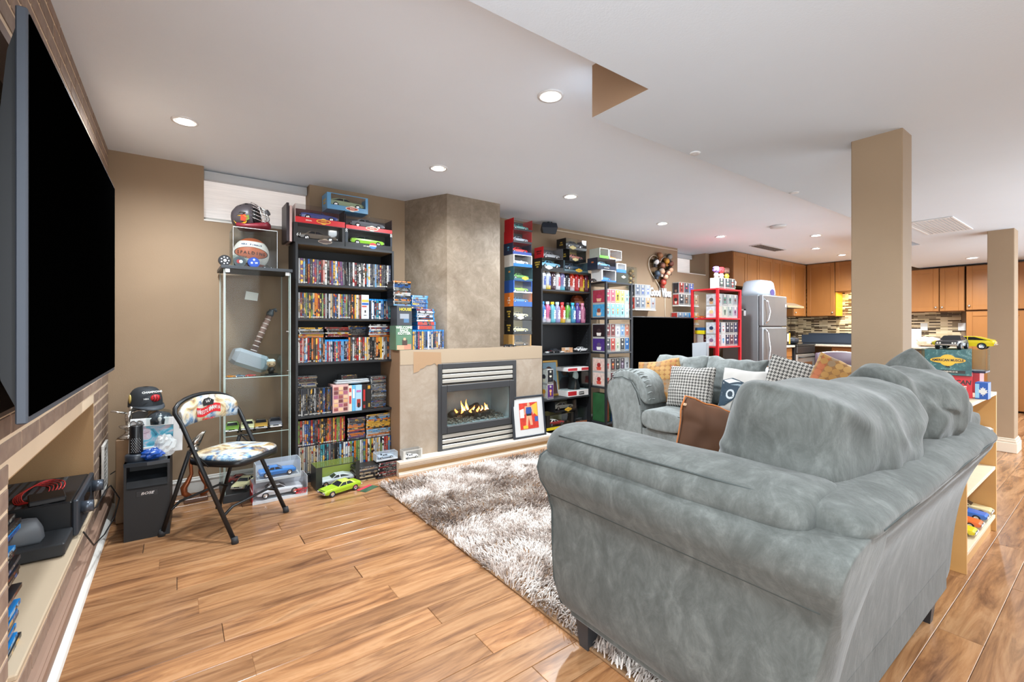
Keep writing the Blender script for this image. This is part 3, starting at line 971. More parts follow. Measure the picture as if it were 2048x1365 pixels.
# ================================================================ BUILDERS for things that repeat
# ---- toy cars, unit length, nose towards +x
_C = {}
def car_parts(style):
    if style in _C: return _C[style]
    st = [(-.5, .155, .10, .165), (-.47, .18, .075, .195), (-.36, .19, .07, .205), (-.15, .192, .065, .205), (.1, .192, .065, .2), (.3, .188, .07, .19), (.45, .18, .075, .178), (.495, .165, .09, .155)]
    def sec(x, w, z0, z1):
        zm = z0 + (z1 - z0)*.6
        return [(x, -w*.93, z0), (x, -w, zm), (x, -w*.95, z1 - .012), (x, -w*.8, z1), (x, w*.8, z1), (x, w*.95, z1 - .012), (x, w, zm), (x, w*.93, z0)]
    b = MB(); b.skin([sec(*q) for q in st], 0, False)
    body = b.mesh('body', OBJG)
    fast = style == 'fastback'
    conv = style == 'open'
    xr = -.44 if fast else -.30
    g = MB(); zt = .275
    lo = [(.13, .165), (xr, .165)]; hi = [(.0, .125), (-.2 if not fast else -.2, .125)]
    if conv: zt = .235
    def quad(x0, x1, w, z): return [(x0, -w, z), (x1, -w, z), (x1, w, z), (x0, w, z)]
    g.skin([quad(xr, .13, .162, .2), quad(-.2, .0, .128, zt)], 0, False)
    win = g.mesh('windows', mat('1b1f24', .12))
    r = MB()
    if not conv:
        r.skin([quad(-.215, .012, .133, zt - .008), quad(-.205, .0, .125, zt + .006), quad(-.19, -.02, .10, zt + .010)], 0, False)
        for sy in (-1, 1):
            for (xb, xt, wd) in ((.13, .003, .012), (-.085, -.085, .01), (xr, -.2, .05 if fast else .035)):
                r.skin([[(xb - wd, sy*.155, .198), (xb + wd*.6, sy*.155, .198), (xb + wd*.6, sy*.166, .198), (xb - wd, sy*.166, .198)],
                        [(xt - wd, sy*.118, zt), (xt + wd*.6, sy*.118, zt), (xt + wd*.6, sy*.134, zt), (xt - wd, sy*.134, zt)]], 0, False)
        if fast:
            r.skin([quad(-.47, -.40, .12, .2), quad(-.235, -.2, .12, zt + .004)], 0, False)
    else:
        r.skin([quad(.09, .14, .165, .2), quad(.05, .06, .14, zt + .01)], 0, False)
    roof = r.mesh('roof', OBJG)
    wl = MB()
    wl.lathe([(.045, -.026), (.068, -.03), (.074, -.02), (.074, .02), (.068, .03), (.05, .03), (.045, .022), (.012, .026)], 16, mis=[0, 0, 0, 0, 0, 0, 1], caps=True)
    wl.xf(Matrix.Rotation(-PI/2, 4, 'X'))
    wh = wl.mesh('wheel', [mat('17171a', .7), CHROME])
    wl2 = MB(); wl2.v = [(x, -y, z) for x, y, z in wl.v]; wl2.f = [f[::-1] for f in wl.f]; wl2.m, wl2.s = wl.m, wl.s
    wh2 = wl2.mesh('wheel', [mat('17171a', .7), CHROME])
    f = MB(); f.box((.485, -.172, .085), (.512, .172, .118), 0, .006); f.box((.488, -.155, .122), (.5, .155, .152), 1)
    for sy in (-1, 1):
        for k in (0, 1): f.tube([(.49, sy*(.135 - k*.04), .137), (.506, sy*(.135 - k*.04), .137)], .015, 10, 2)
    fb = f.mesh('front_bumper', [CHROME, mat('1d1e20', .3), mat('f2efe4', .2)])
    f = MB(); f.box((-.512, -.17, .095), (-.488, .17, .125), 0, .006)
    for sy in (-1, 1): f.box((-.503, sy*.15, .135), (-.495, sy*.06, .16), 1)
    rb = f.mesh('rear_bumper', [CHROME, mat('8e1a1c', .3)])
    _C[style] = (body, win, roof, wh, wh2, fb, rb)
    return _C[style]
STRIPES = []
def car(label, loc, L, rz, col, roof=None, style='coupe', group=None, hood=None, name='toy_car', cat='toy car'):
    body, win, rf, wh, wh2, fb, rb = car_parts(style)
    t = thing(name, label, cat, loc, rz, group)
    t.scale = (L, L, L)
    link('body', body, t, color=col)
    link('windows', win, t)
    link('roof', rf, t, color=roof or col)
    for x in (-.31, .31):
        link('wheel', wh2, t, (x, -.168, .0745)); link('wheel', wh, t, (x, .168, .0745))
    link('front_bumper', fb, t); link('rear_bumper', rb, t)
    if hood:
        key = 'hood' + hood
        if key not in _C:
            h = MB(); h.box((.16, -.12, .19), (.47, .12, .1925)); _C[key] = h.mesh('hood_panel', mat(hood, .3))
        o = link('hood_panel', _C[key], t, (0, 0, .004), (0, .055, 0)); o['label'] = 'contrasting hood panel'
    return t

CLEARW = glass('ffffff', .05)
# ---- window boxes for toy cars: x across, front at y=0, standing on z=0
_B = {}
def _bm(key, fn, mats):
    if key not in _B:
        b = MB(); fn(b); _B[key] = b.mesh(key[0], mats)
    return _B[key]
def carbox(label, loc, W, D, H, ends='17181b', inner='3a3a3c', strip=None, sh=.025, logo=None, logo_text=None, txt=None, endtxt=None, top=True, frame=0.0,
           rz=0.0, car_=None, group=None, txtc='e9e4d4', endc='d9b84c', badge=None, name='boxed_car_carton', plain_end=None, solid=False):
    t = thing(name, label, 'toy box', loc, rz, group)
    ke = mat(ends, .35, var=.06, vs=30); ki = mat(inner, .5)
    W, D, H = round(W, 3), round(D, 3), round(H, 3)
    top = False if not solid else top
    k = (W, D, H, ends, inner, top, sh if strip else 0)
    def cart(b):
        b.box((-W/2 + .002, .002, 0), (W/2 - .002, D, max(.003, sh*.75 if strip else .003)), 0); b.box((-W/2 + .002, D - .003, .003), (W/2 - .002, D, H), 1)
        if top: b.box((-W/2 + .002, 0, H - .003), (W/2 - .002, D - .003, H), 0)
    link('carton', _bm(('carton',) + k, cart, [ke, ki]), t)
    def endp(b): b.box((-.001, 0, 0), (.001, D, H), 0)
    em = _bm(('end_panel', D, H, ends), endp, ke)
    em2 = _bm(('end_panel', D, H, plain_end), endp, mat(plain_end, .4)) if plain_end else em
    link('end_panel', em2, t, (-W/2 + .001, 0, 0)); link('end_panel', em, t, (W/2 - .001, 0, 0))
    def win(b):
        b.box((-W/2 + .002, .0005, .003), (W/2 - .002, .0015, H - .003))
        if not top: b.box((-W/2 + .002, .0015, H - .0015), (W/2 - .002, D - .003, H - .0005))
    link('window_pane', _bm(('window_pane', W, D, H, top), win, CLEARW), t)
    if strip:
        def stf(b): b.box((-W/2, -.0015, 0), (W/2, .0004, sh))
        link('front_strip', _bm(('front_strip', W, sh, strip), stf, mat(strip, .35)), t)
    if frame:
        def frf(b):
            b.box((-W/2, -.001, 0), (-W/2 + frame, .0003, H)); b.box((W/2 - frame*.7, -.001, 0), (W/2, .0003, H)); b.box((-W/2 + frame, -.001, H - .006), (W/2 - frame*.7, .0003, H))
        link('front_frame', _bm(('front_frame', W, H, frame, ends), frf, ke), t)
    if logo:
        lx = W*.1 if badge is None else badge
        def lg(b):
            b.prism([(.055*math.cos(2*PI*i/20), .0165*math.sin(2*PI*i/20)) for i in range(20)], -.0035, -.0015, 'y', 0)
            b.prism([(.028*math.cos(2*PI*i/16), .024*math.sin(2*PI*i/16)) for i in range(16)], -.0032, -.0015, 'y', 0)
            b.prism([(.048*math.cos(2*PI*i/20), .012*math.sin(2*PI*i/20)) for i in range(20)], -.0040, -.0035, 'y', 1)
        link('logo_plaque', _bm(('logo_plaque',) + tuple(logo), lg, [mat(logo[0], .4), mat(logo[1], .4)]), t, (lx, 0, max(sh*.6, .022)), (0, 0, 0), min(1, W/.3))
        if logo_text: text(logo_text, .013*min(1, W/.3), mat(logo[0] if logo[0] != logo[1] else '9a2222', .4), t, (lx, -.0044, max(sh*.6, .022)), bold=.02, squeeze=.8)
    if txt: text(txt, min(.013, sh*.5), mat(txtc, .4), t, (-W*.24 if logo else 0, -.002, sh*.5), bold=.02)
    if endtxt:
        rows_ = endtxt.split('/')
        for i, s_ in enumerate(rows_):
            sz = min(.022, D*.95/max(4, len(s_))*1.5)
            text(s_, sz, mat(endc, .4), t, (-W/2 - .0006, D/2, H*.62 - i*sz*1.15), (PI/2, 0, -PI/2), bold=.02, squeeze=.85)
    if car_:
        cl, cc, kw = car_
        x, y = 0, D*.52
        c, s = math.cos(rz), math.sin(rz)
        L = kw.pop('L', min(W*.9, .29))
        car(cl, (loc[0] + c*x - s*y, loc[1] + s*x + c*y, loc[2] + kw.pop('dz', max(.0035, sh*.75 + .0005 if strip else .0035))), L, rz + kw.pop('turn', 0), cc, group=None, **kw)
    return t

def dim(h, k): return tuple(c*k for c in rgb(h)[:3]) + (1,)
# ---- figure boxes (white carton, printed side with a big-headed figure)
def figbox(label, loc, panel, fig=('d9b48f', '2b2b30'), rz=0.0, group=None, W=.09, D=.115, H=.158, side=None, win=False):
    t = thing('figure_box', label, 'collectible box', loc, rz, group)
    def ca(b): b.box((-W/2, 0, 0), (W/2, D, H), 0, .0015)
    link('carton', _bm(('carton', W, D, H), ca, mat('adaba7', .4)), t)
    def pn_(b):
        b.box((-W/2 + .0055, -.0008, .010), (W/2 - .0055, .0002, H - .007))
    link('printed_panel', _bm(('printed_panel', W, H), pn_, mat('obj', .4, var=.12, vs=30)), t, color=dim(panel, .62))
    def fg(b):
        k = W/.09*.62
        b.disc((0, -.0012, H*.84), .0135*W/.09, 'y', 12, 2)
        b.prism([(.026*k*math.cos(2*PI*i/14), .025*k*math.sin(2*PI*i/14) + H*.55) for i in range(14)], -.0018, -.0008, 'y', 0)
        b.prism([(.026*k*math.cos(PI*i/8), .018*k*math.sin(PI*i/8) + H*.585) for i in range(9)], -.0021, -.0008, 'y', 1)
        b.prism([(-.011*k, H*.25), (.011*k, H*.25), (.015*k, H*.45), (-.015*k, H*.45)], -.0018, -.0008, 'y', 1)
        b.box((-W/2 + .012, -.0015, .018), (W/2 - .012, -.0006, .024), 2)
    link('figure_print', _bm(('figure_print', W, H, fig), fg, [mat(fig[0], .5), mat(fig[1], .5), mat('b8b2a6', .5)]), t)
    if side:
        def sd(b):
            b.box((-W/2 - .0008, .008, .012), (-W/2 + .0002, D - .008, H - .010))
        link('side_panel', _bm(('side_panel', W, D, H), sd, mat('obj', .4, var=.25, vs=30)), t, color=side)
        def sf(b):
            b.prism([(.03*math.cos(2*PI*i/14) + D*.5, .026*math.sin(2*PI*i/14) + H*.5) for i in range(14)], -W/2 - .0018, -W/2 - .0008, 'x', 0)
            b.prism([(D*.36, H*.14), (D*.64, H*.14), (D*.68, H*.36), (D*.32, H*.36)], -W/2 - .0018, -W/2 - .0008, 'x', 1)
        link('side_print', _bm(('side_print', W, H, fig), sf, [mat(fig[1], .5), mat(fig[0], .5)]), t)
    return t

# ---- disc cases: thickness along x, depth along y (spine at y=0), height along z
def spine_mat(blu=False):
    m, nt, p = _new('case_spine')
    oi = nt.nodes.new('ShaderNodeObjectInfo')
    g = nt.nodes.new('ShaderNodeTexCoord').outputs['Generated']
    sx = nt.nodes.new('ShaderNodeSeparateXYZ'); nt.links.new(g, sx.inputs[0])
    x, z = sx.outputs[0], sx.outputs[2]
    rnd = oi.outputs['Random']
    def seedvec(a, b_, off):
        c = nt.nodes.new('ShaderNodeCombineXYZ')
        nt.links.new(math_(nt, 'MULTIPLY', x, a), c.inputs[0]); nt.links.new(math_(nt, 'MULTIPLY', z, b_), c.inputs[2])
        nt.links.new(math_(nt, 'MULTIPLY', rnd, off), c.inputs[1])
        return c.outputs[0]
    blk = noise(nt, seedvec(.2, 3.2, 211.0), 1.6, 1)
    other = ramp(nt, math_(nt, 'FRACT', math_(nt, 'MULTIPLY', rnd, 17.3)), [(0, '15161a'), (.25, '34363e'), (.42, '8e2a26'), (.5, '6a6762'), (.62, '2a4e86'), (.72, 'c99a3c'), (.82, '6a4a3c'), (.94, '8e8a84')], 'CONSTANT')
    base = mixc(nt, ramp(nt, blk, [(.53, '000000'), (.56, 'ffffff')], 'CONSTANT'), oi.outputs['Color'], other)
    tn = noise(nt, seedvec(2.0, 26.0, 97.0), 1.0, 2, .8)
    tm = math_(nt, 'GREATER_THAN', tn, .55)
    for a, op, lim in ((x, 'GREATER_THAN', .22), (x, 'LESS_THAN', .78), (z, 'GREATER_THAN', .2), (z, 'LESS_THAN', .8)):
        tm = math_(nt, 'MULTIPLY', tm, math_(nt, op, a, lim))
    tc = ramp(nt, math_(nt, 'FRACT', math_(nt, 'MULTIPLY', rnd, 41.7)), [(0, '9a958a'), (.3, '75706a'), (.45, 'a88538'), (.6, 'b4b0a6'), (.75, '94382e'), (.85, '1c1c1e')], 'CONSTANT')
    col = mixc(nt, tm, base, tc)
    low = math_(nt, 'MULTIPLY', math_(nt, 'GREATER_THAN', z, .03), math_(nt, 'LESS_THAN', z, .075))
    low = math_(nt, 'MULTIPLY', low, math_(nt, 'GREATER_THAN', math_(nt, 'FRACT', math_(nt, 'MULTIPLY', rnd, 7.7)), .35))
    col = mixc(nt, low, col, 'aaa8a2')
    if blu:
        col = mixc(nt, math_(nt, 'GREATER_THAN', z, .92), col, '1a78b8')
    nt.links.new(col, p.inputs['Base Color'])
    p.inputs['Roughness'].default_value = .3
    return m
SPINE, SPINEB = spine_mat(), spine_mat(True)
def _case(nm, spine, shell, t=.014, d=.135, h=.19):
    b = MB(); b.box((-t/2 + .0004, .0003, .0), (t/2 - .0004, d, h), 1, .001); b.poly([(-t/2 + .001, 0, .001), (t/2 - .001, 0, .001), (t/2 - .001, 0, h - .001), (-t/2 + .001, 0, h - .001)], 0)
    return b.mesh(nm, [spine, shell])
DVD_ME = _case('dvd_case', SPINE, mat('1b1b1e', .35))
BLU_ME = _case('bluray_case', SPINEB, mat('1a6fae', .25), .0125, .135, .171)
CD_ME = _case('cd_case', SPINE, mat('6f7378', .2), .0105, .125, .142)
CNAME = {'17181b': 'black', '3b3d42': 'dark grey', '6d7074': 'grey', 'b9babb': 'pale grey', 'e9e7e2': 'white', 'a82a2a': 'red', '7c2426': 'dark red', 'd9772c': 'orange', 'e0a93a': 'yellow', '24508c': 'blue', '6fa6cf': 'light blue',
         '2b3350': 'navy', '5a4a3e': 'brown', 'c9b592': 'beige', '7d9a4e': 'green', '6b4a72': 'purple', 'e2a49a': 'pink', '2c8a94': 'teal', 'c8483c': 'bright red', 'a9b98a': 'pale green'}
KIND = {'dvd': ('dvd_case', DVD_ME, .014, .19, 'DVD case'), 'blu': ('bluray_case', BLU_ME, .0125, .171, 'Blu-ray case'), 'cd': ('cd_case', CD_ME, .0105, .142, 'CD case')}
CR = random.Random(11)
def case_row(x0, x1, y, z, n, pal, where, group, kind='dvd', hvar=.0, lean=None, hs=1.0):
    """n cases standing side by side, spines towards -y"""
    nm, me, t0, h0, kn = KIND[kind]
    ws = [CR.uniform(.8, 1.2) for _ in range(n)]
    tot = sum(ws); x = x0
    for i, w_ in enumerate(ws):
        wd = w_/tot*(x1 - x0)
        c = CR.choice(pal) if isinstance(pal, str) is False else pal
        o = link(nm, me, None, (x + wd/2, y + CR.uniform(0, .006), z), (0, lean(i) if lean else 0, 0), (wd/t0*.97, 1, hs*(1 + CR.uniform(-hvar, hvar))), dim(c, .66))
        tag(o, '%s %s, %s from left %s' % (CNAME[c], kn, nth(i + 1), where), 'disc case', group)
        x += wd
def case_pile(x0, x1, y, z, n, pal, where, group, kind='dvd', th=None, jit=.006, rz=0.0, spine_out=True):
    """n cases lying flat on each other, long spines towards -y; x0..x1 is the spine length"""
    nm, me, t0, h0, kn = KIND[kind]
    L = x1 - x0
    for i in range(n):
        c = CR.choice(pal)
        t = (th or t0)*CR.uniform(.9, 1.1)
        o = link(nm, me, None, ((x0 + x1)/2 - L/2 + CR.uniform(-jit, jit), y + CR.uniform(0, jit), z + t/2), (0, PI/2, rz + CR.uniform(-.03, .03)), (t/t0*.97, 1, L/h0), dim(c, .66))
        tag(o, '%s %s, %s from bottom %s' % (CNAME[c], kn, nth(i + 1), where), 'disc case', group)
        z += t
    return z
zz = SZ + .0006
for k in range(27):
    hx = CR.choice(['17181b', '3b3d42', '24508c', '17181b', '6fa6cf', '24508c'])
    nm_, me_, t0_, h0_, kn_ = KIND['blu' if hx in ('24508c', '6fa6cf') else 'dvd']
    t_ = CR.uniform(.0135, .0155)
    o = link(nm_, me_, None, (-.40 + CR.uniform(-.012, .012), 1.86 + CR.uniform(0, .012), zz + t_/2), (0, PI/2, PI/2 + CR.uniform(-.05, .05)), (t_/t0_*.97, 1, 1), hx)
    tag(o, '%s film case, %s from the bottom of the brick recess pile' % (CNAME[hx], nth(k + 1)), 'disc case', 'pile in the brick recess')
    zz += t_
# ================================================================ GLASS DISPLAY CABINET
DX0, DX1, DY0, DY1 = .258, .69, 3.725, 4.09
dc = thing('display_cabinet', 'narrow clear glass display cabinet with black top and base by the back wall', 'display cabinet', ((DX0+DX1)/2, DY0, 0))
w2, dd = (DX1-DX0)/2, DY1 - DY0
CAB = mat('33363a', .45)
q = MB(); q.box((-w2 - .012, -.012, 1.632), (w2 + .008, dd, 1.655), 0, .002); part('top_panel', q, CAB, dc)
q = MB(); q.box((-w2, 0, 0), (w2, dd, .055), 0, .002); part('base_panel', q, mat('1b1c1e', .45), dc)
GL = glass('fdfefe', .0)
GE = mat('b9cdc6', .2, spec=.8)
for nm, a, b_ in (('side_pane', (-w2 + .004, .01, .055), (-w2 + .008, dd - .004, 1.632)), ('side_pane', (w2 - .008, .01, .055), (w2 - .004, dd - .004, 1.632)), ('back_pane', (-w2 + .01, dd - .008, .055), (w2 - .01, dd - .004, 1.632)), ('door_pane', (-w2 + .006, .0, .058), (w2 - .006, .004, 1.628))):
    q = MB(); q.box(a, b_); part(nm, q, GL, dc)
q = MB()
for x in (-w2 + .004, w2 - .0085):
    q.box((x, -.0008, .058), (x + .0045, .0048, 1.628)); q.box((x, dd - .0085, .055), (x + .0045, dd - .0035, 1.632))
q.box((-w2 + .012, .006, .058), (-w2 + .016, .0105, 1.628)); q.box((w2 - .016, .006, .058), (w2 - .012, .0105, 1.628))
part('glass_edges', q, GE, dc)
for z in (.462, .868, 1.27):
    if z > 1.2: continue
    q = MB(); q.box((-w2 + .012, .012, z - .005), (w2 - .012, dd - .012, z)); o = part('shelf', q, GL, dc)
    q = MB(); q.box((-w2 + .012, .0105, z - .005), (w2 - .012, .0118, z)); part('shelf_edge', q, GE, o)
for x in (-w2 + .012, w2 - .04):
    q = MB(); q.box((x, -.004, 1.605), (x + .03, .004, 1.632), 0, .002); part('hinge', q, mat('d4d6d6', .25, .7), dc)
q = MB(); q.box((w2 - .03, -.004, .9), (w2 - .008, .002, .905)); q.box((w2 - .035, -.006, 1.19), (w2 - .015, .0, 1.197)); part('door_clip', q, CHROME, dc)
q = MB(); q.skin([[(-.045, 0, -.03), (.042, 0, -.04), (.05, 0, .022), (-.035, 0, .035)], [(-.045, .001, -.03), (.042, .001, -.04), (.05, .001, .022), (-.035, .001, .035)]], 0, False)
solo('paper_note', q, mat('dfe8e2', .7), 'blank pale paper taped inside the top of the glass cabinet', 'paper', (.47, DY1 - .012, 1.47))
# hammer
S1 = .869
hx, hz = .42, S1
hm = thing('display_hammer', 'large grey block-headed mallet with a brown wrapped handle in the glass cabinet', 'hammer', (.44, 3.92, S1 + .108), 0, rot=(.0, math.radians(22), .12))
q = MB()
def oct_(x, s): return [(x, -s*.62, -s), (x, s*.62, -s), (x, s, -s*.62), (x, s, s*.62), (x, s*.62, s), (x, -s*.62, s), (x, -s, s*.62), (x, -s, -s*.62)]
q.skin([oct_(-.125, .045), oct_(-.095, .064), oct_(.095, .064), oct_(.125, .045)], 0, False); part('head', q, mat('9ba5ab', .35, .3), hm)
q = MB(); q.tube([(0, 0, .06), (0, 0, .36)], .021, 12); part('handle', q, mat('6a5348', .6, var=.2, vs=60), hm)
q = MB()
for k in range(8): q.lathe([(.0215, .0), (.0235, .003), (.0215, .006)], 12, 0, (0, 0, .075 + k*.036), caps=False)
part('wrap_bands', q, mat('b9b2aa', .4), hm)
q = MB(); q.lathe([(.021, .36), (.026, .368), (.026, .385), (.018, .40), (.02, .41)], 12); q.tube([(0, 0, .405), (.02, 0, .425), (.035, 0, .41)], .01, 8); part('pommel', q, mat('3f464a', .4), hm)
def figure(name, label, loc, h, skin, hair, cloth, rz=0, group=None, par=None):
    t = thing(name, label, 'figurine', loc, rz, group)
    q = MB(); q.box((-h*.24, -h*.2, h*.42), (h*.24, h*.2, h*.86), 0, h*.13); part('head', q, OBJ, t, skin)
    q = MB()
    for sx in (-1, 1): q.tube([(sx*h*.12, -h*.2, h*.6), (sx*h*.12, -h*.208, h*.6)], h*.035, 8)
    part('eyes', q, BLACK, t)
    q = MB(); q.box((-h*.26, -h*.16, h*.68), (h*.26, h*.22, h*.93), 0, h*.12); q.box((-h*.25, .04*h, h*.5), (h*.25, h*.23, h*.8), 0, h*.1); part('hair', q, OBJ, t, hair)
    q = MB(); q.skin([[(sx*h*.13, sy*h*.09, 0) for sx, sy in ((-1, -1), (1, -1), (1, 1), (-1, 1))], [(sx*h*.15, sy*h*.1, h*.25) for sx, sy in ((-1, -1), (1, -1), (1, 1), (-1, 1))], [(sx*h*.09, sy*h*.07, h*.44) for sx, sy in ((-1, -1), (1, -1), (1, 1), (-1, 1))]])
    for sx in (-1, 1): q.tube([(sx*h*.1, 0, h*.38), (sx*h*.2, -h*.03, h*.2)], h*.045, 6)
    part('body', q, OBJ, t, cloth)
    return t
figure('vinyl_figure', 'white-haired vinyl figurine in a dark coat inside a small clear case', (.565, 3.79, S1 + .012), .115, 'd9b08c', 'e4e6e8', '2b2320', .1)
cc = thing('clear_case', 'small clear acrylic case around the white-haired figurine', 'case', (.565, 3.79, S1), .1)
q = MB(); q.box((-.055, -.05, .003), (-.053, .05, .15)); q.box((.053, -.05, .003), (.055, .05, .15)); q.box((-.053, -.05, .003), (.053, -.048, .15)); q.box((-.055, -.05, .15), (.055, .05, .153)); part('cover', q, CLEAR, cc)
q = MB(); q.box((-.057, -.052, 0), (.057, .052, .004)); q.box((-.035, -.045, .004), (.035, .02, .012)); part('base', q, mat('2a2c2e', .3), cc)
for i, (px, c, lab) in enumerate(((462, 'd08a2e', 'tiny orange toy car on the hammer shelf'), (480, '4a6a80', 'tiny blue-grey toy car on the hammer shelf'), (501, 'b3302c', 'tiny red toy car beside the clear figurine case'))):
    p_ = at(px, 752, Y=3.76); car(lab, (p_.x, 3.765, S1), .065, -.3 + .2*i, c)
for px, c, rf, lab in ((466, '6f9a3c', None, 'green toy car at the left end of the lower glass shelf'), (497, 'cfd0a0', None, 'pale cream toy car facing out on the lower glass shelf'), (524, 'b08a3c', '3a3022', 'gold toy car facing out on the lower glass shelf'), (553, '6d7078', '2e3036', 'silver-grey toy car at the right end of the lower glass shelf')):
    p_ = at(px, 868, Y=3.85)
    car(lab, (p_.x, 3.90, .463), .235, -PI/2 - .12, c, rf)
car('cream toy muscle car on the base of the glass cabinet', (.40, 3.865, .056), .24, -PI/2 - .5, 'cfc79a', '8a8466')
car('dark red toy car behind the cream one in the glass cabinet', (.40, 4.0, .056), .19, -.2, '8d2a26')
car('small blue toy car beside the cream one in the glass cabinet', (.54, 3.84, .056), .15, -PI/2, '2f6a9c')
# on the cabinet top: basketball case, helmet, pucks
TZ = 1.6555
ac = thing('acrylic_case', 'clear acrylic cube case holding the basketball on top of the glass cabinet', 'case', (.467, 3.945, TZ))
q = MB(); s_ = .142
for a, b_ in (((-s_, -s_ + .005, 0), (-s_ + .003, s_, .285)), ((s_ - .003, -s_ + .005, 0), (s_, s_, .285)), ((-s_, -s_, 0), (s_, -s_ + .003, .285)), ((-s_, s_ - .003, 0), (s_, s_, .285)), ((-s_, -s_, .286), (s_, s_, .289))): q.box(a, b_)
part('panels', q, glass('f6f8f8', .16), ac)
q = MB()
for x in (-s_ - .0005, s_ - .0015): q.box((x, -s_ - .001, 0), (x + .002, -s_ + .002, .289))
q.box((-s_, -s_ - .001, .286), (s_, -s_, .2895)); part('edges', q, mat('d9dedd', .15), ac)
bb = thing('basketball', 'orange and white display basketball inside the clear acrylic case', 'basketball', (.455, 3.945, TZ + .1205), 0, rot=(.05, .06, -.12))
bm_, nt, p = _new('basketball_skin')
xyz = nt.nodes.new('ShaderNodeSeparateXYZ'); nt.links.new(coords(nt, 'Object'), xyz.inputs[0])
z_ = xyz.outputs[2]
el = math_(nt, 'ADD', math_(nt, 'POWER', math_(nt, 'DIVIDE', xyz.outputs[0], .105), 2), math_(nt, 'POWER', math_(nt, 'DIVIDE', math_(nt, 'ADD', z_, .0), .042), 2))
ins = math_(nt, 'LESS_THAN', el, 1.0)
ring = math_(nt, 'LESS_THAN', math_(nt, 'ABSOLUTE', math_(nt, 'SUBTRACT', el, 1.03)), .06)
top_ = math_(nt, 'GREATER_THAN', z_, .088)
low_ = math_(nt, 'LESS_THAN', z_, -.075)
isor = math_(nt, 'MAXIMUM', ins, math_(nt, 'MAXIMUM', top_, low_))
c = mixc(nt, isor, 'e9e4da', 'b8603a')
nt.links.new(mixc(nt, ring, c, '2a1c16'), p.inputs['Base Color']); p.inputs['Roughness'].default_value = .55
q = MB(); q.ell((0, 0, 0), (.12, .12, .12), 40, 24); part('ball', q, bm_, bb)
def onball(l, r, u0, v0, sz, m, ht=.0):
    for i, chx in enumerate(l):
        a = u0 + (i - (len(l) - 1)/2)*sz*7.2
        rr = r*math.cos(v0)
        text(chx, sz, m, bb, (rr*math.sin(a), -rr*math.cos(a), r*math.sin(v0)), (PI/2 - v0, 0, a), ext=.0004, bold=.03, name='letter')
onball('SPALDING', .1212, 0, -.02, .030, mat('20100a', .5))
onball('NBA FINALS', .1210, 0, .52, .019, mat('27406e', .5))
gm = thing('goalie_mask', 'black goalie mask with a chrome cage and a red chin resting on the acrylic case', 'helmet', (.455, 3.92, TZ + .2895), 0, rot=(0, .0, -.4))
q = MB()
def msec(x, w, z0, z1, n=14):
    return [(x, w*math.cos(2*PI*k/n), (z0+z1)/2 + (z1-z0)/2*math.sin(2*PI*k/n)) for k in range(n)]
q.skin([msec(-.125, .03, .06, .115), msec(-.12, .065, .035, .15), msec(-.09, .085, .018, .185), msec(-.04, .095, .012, .205), msec(.0, .095, .015, .205), msec(.03, .09, .02, .19)]); part('shell', q, mat('4a4448', .4), gm)
q = MB(); q.skin([msec(.028, .088, .03, .185), msec(.05, .08, .04, .165)]); part('face_opening', q, mat('0b0b0d', .6), gm)
q = MB(); q.skin([msec(-.08, .088, .0, .06), msec(-.02, .098, .0, .05), msec(.05, .092, .0, .06), msec(.11, .06, .01, .075), msec(.125, .03, .025, .06)]); part('red_chin', q, mat('7c2430', .35), gm)
q = MB()
for j in range(5):
    z0 = .06 + .026*j; b0 = .125 - .0035*j*j
    q.tube([(.02, -.09, z0 + .03), (.06, -.082, z0 + .015), (b0 - .02, -.05, z0), (b0, 0, z0), (b0 - .02, .05, z0), (.06, .082, z0 + .015)], .0028, 6)
for yy in (-.07, -.042, -.014, .014, .042, .07): q.tube([(.115 - yy*yy*6, yy, .058), (.12 - yy*yy*7, yy, .1), (.09 - yy*yy*4, yy, .165), (.03, yy*.9, .195)], .0028, 6)
part('cage', q, CHROME, gm)
q = MB(); q.tube([(.112, -.03, .135), (.124, -.033, .14)], .022, 18); part('front_disc', q, mat('55555a', .4), gm)
for nm, hx_, pts in (('emblem_gold', 'd9a52e', [(-.085, .035), (-.05, .025), (-.01, .05), (-.005, .085), (-.03, .10), (-.07, .095), (-.1, .06)]), ('emblem_face', 'b5452e', [(-.05, .06), (-.02, .055), (.0, .08), (-.015, .105), (-.045, .1)]), ('emblem_green', '6f8a3a', [(-.012, .06), (.012, .07), (.008, .1), (-.01, .095)]), ('emblem_black', '151515', [(-.075, .095), (-.03, .1), (-.01, .118), (-.05, .122)])):
    q = MB(); d0 = {'emblem_gold': 0, 'emblem_face': .0012, 'emblem_green': .0016, 'emblem_black': .0014}[nm]
    def Y_(x, z):
        return -(.093 - 1.6*max(0, -x - .03)**1.6)*math.sqrt(max(.05, 1 - ((z - .105)/.1)**2)) - .004 - d0
    q.poly([(x, Y_(x, z), z) for x, z in pts]); part(nm, q, mat(hx_, .4), gm)
q = MB()
for x, z in ((-.09, .15), (-.055, .178), (-.02, .192)): q.ell((x, -.05, z - .003), (.014, .012, .007), 8, 6)
part('vents', q, BLACK, gm)
def puck(label, px, col, rim, marks, cover=False):
    p_ = at(px, 520, Y=3.775)
    t = thing('hockey_puck', label, 'puck', (p_.x, 3.775, TZ), .1)
    q = MB(); q.tube([(0, 0, .038), (0, .025, .038)], .038, 28); part('disc', q, mat(rim, .55), t)
    q = MB(); q.disc((0, -.0006, .038), .030, 'y', 28); part('face_print', q, mat(col, .45), t)
    q = MB()
    for m_ in marks: q.disc((m_[0], -.0012, .038 + m_[1]), m_[2], 'y', 10)
    part('marks', q, mat('e8e8ea', .4), t)
    return t
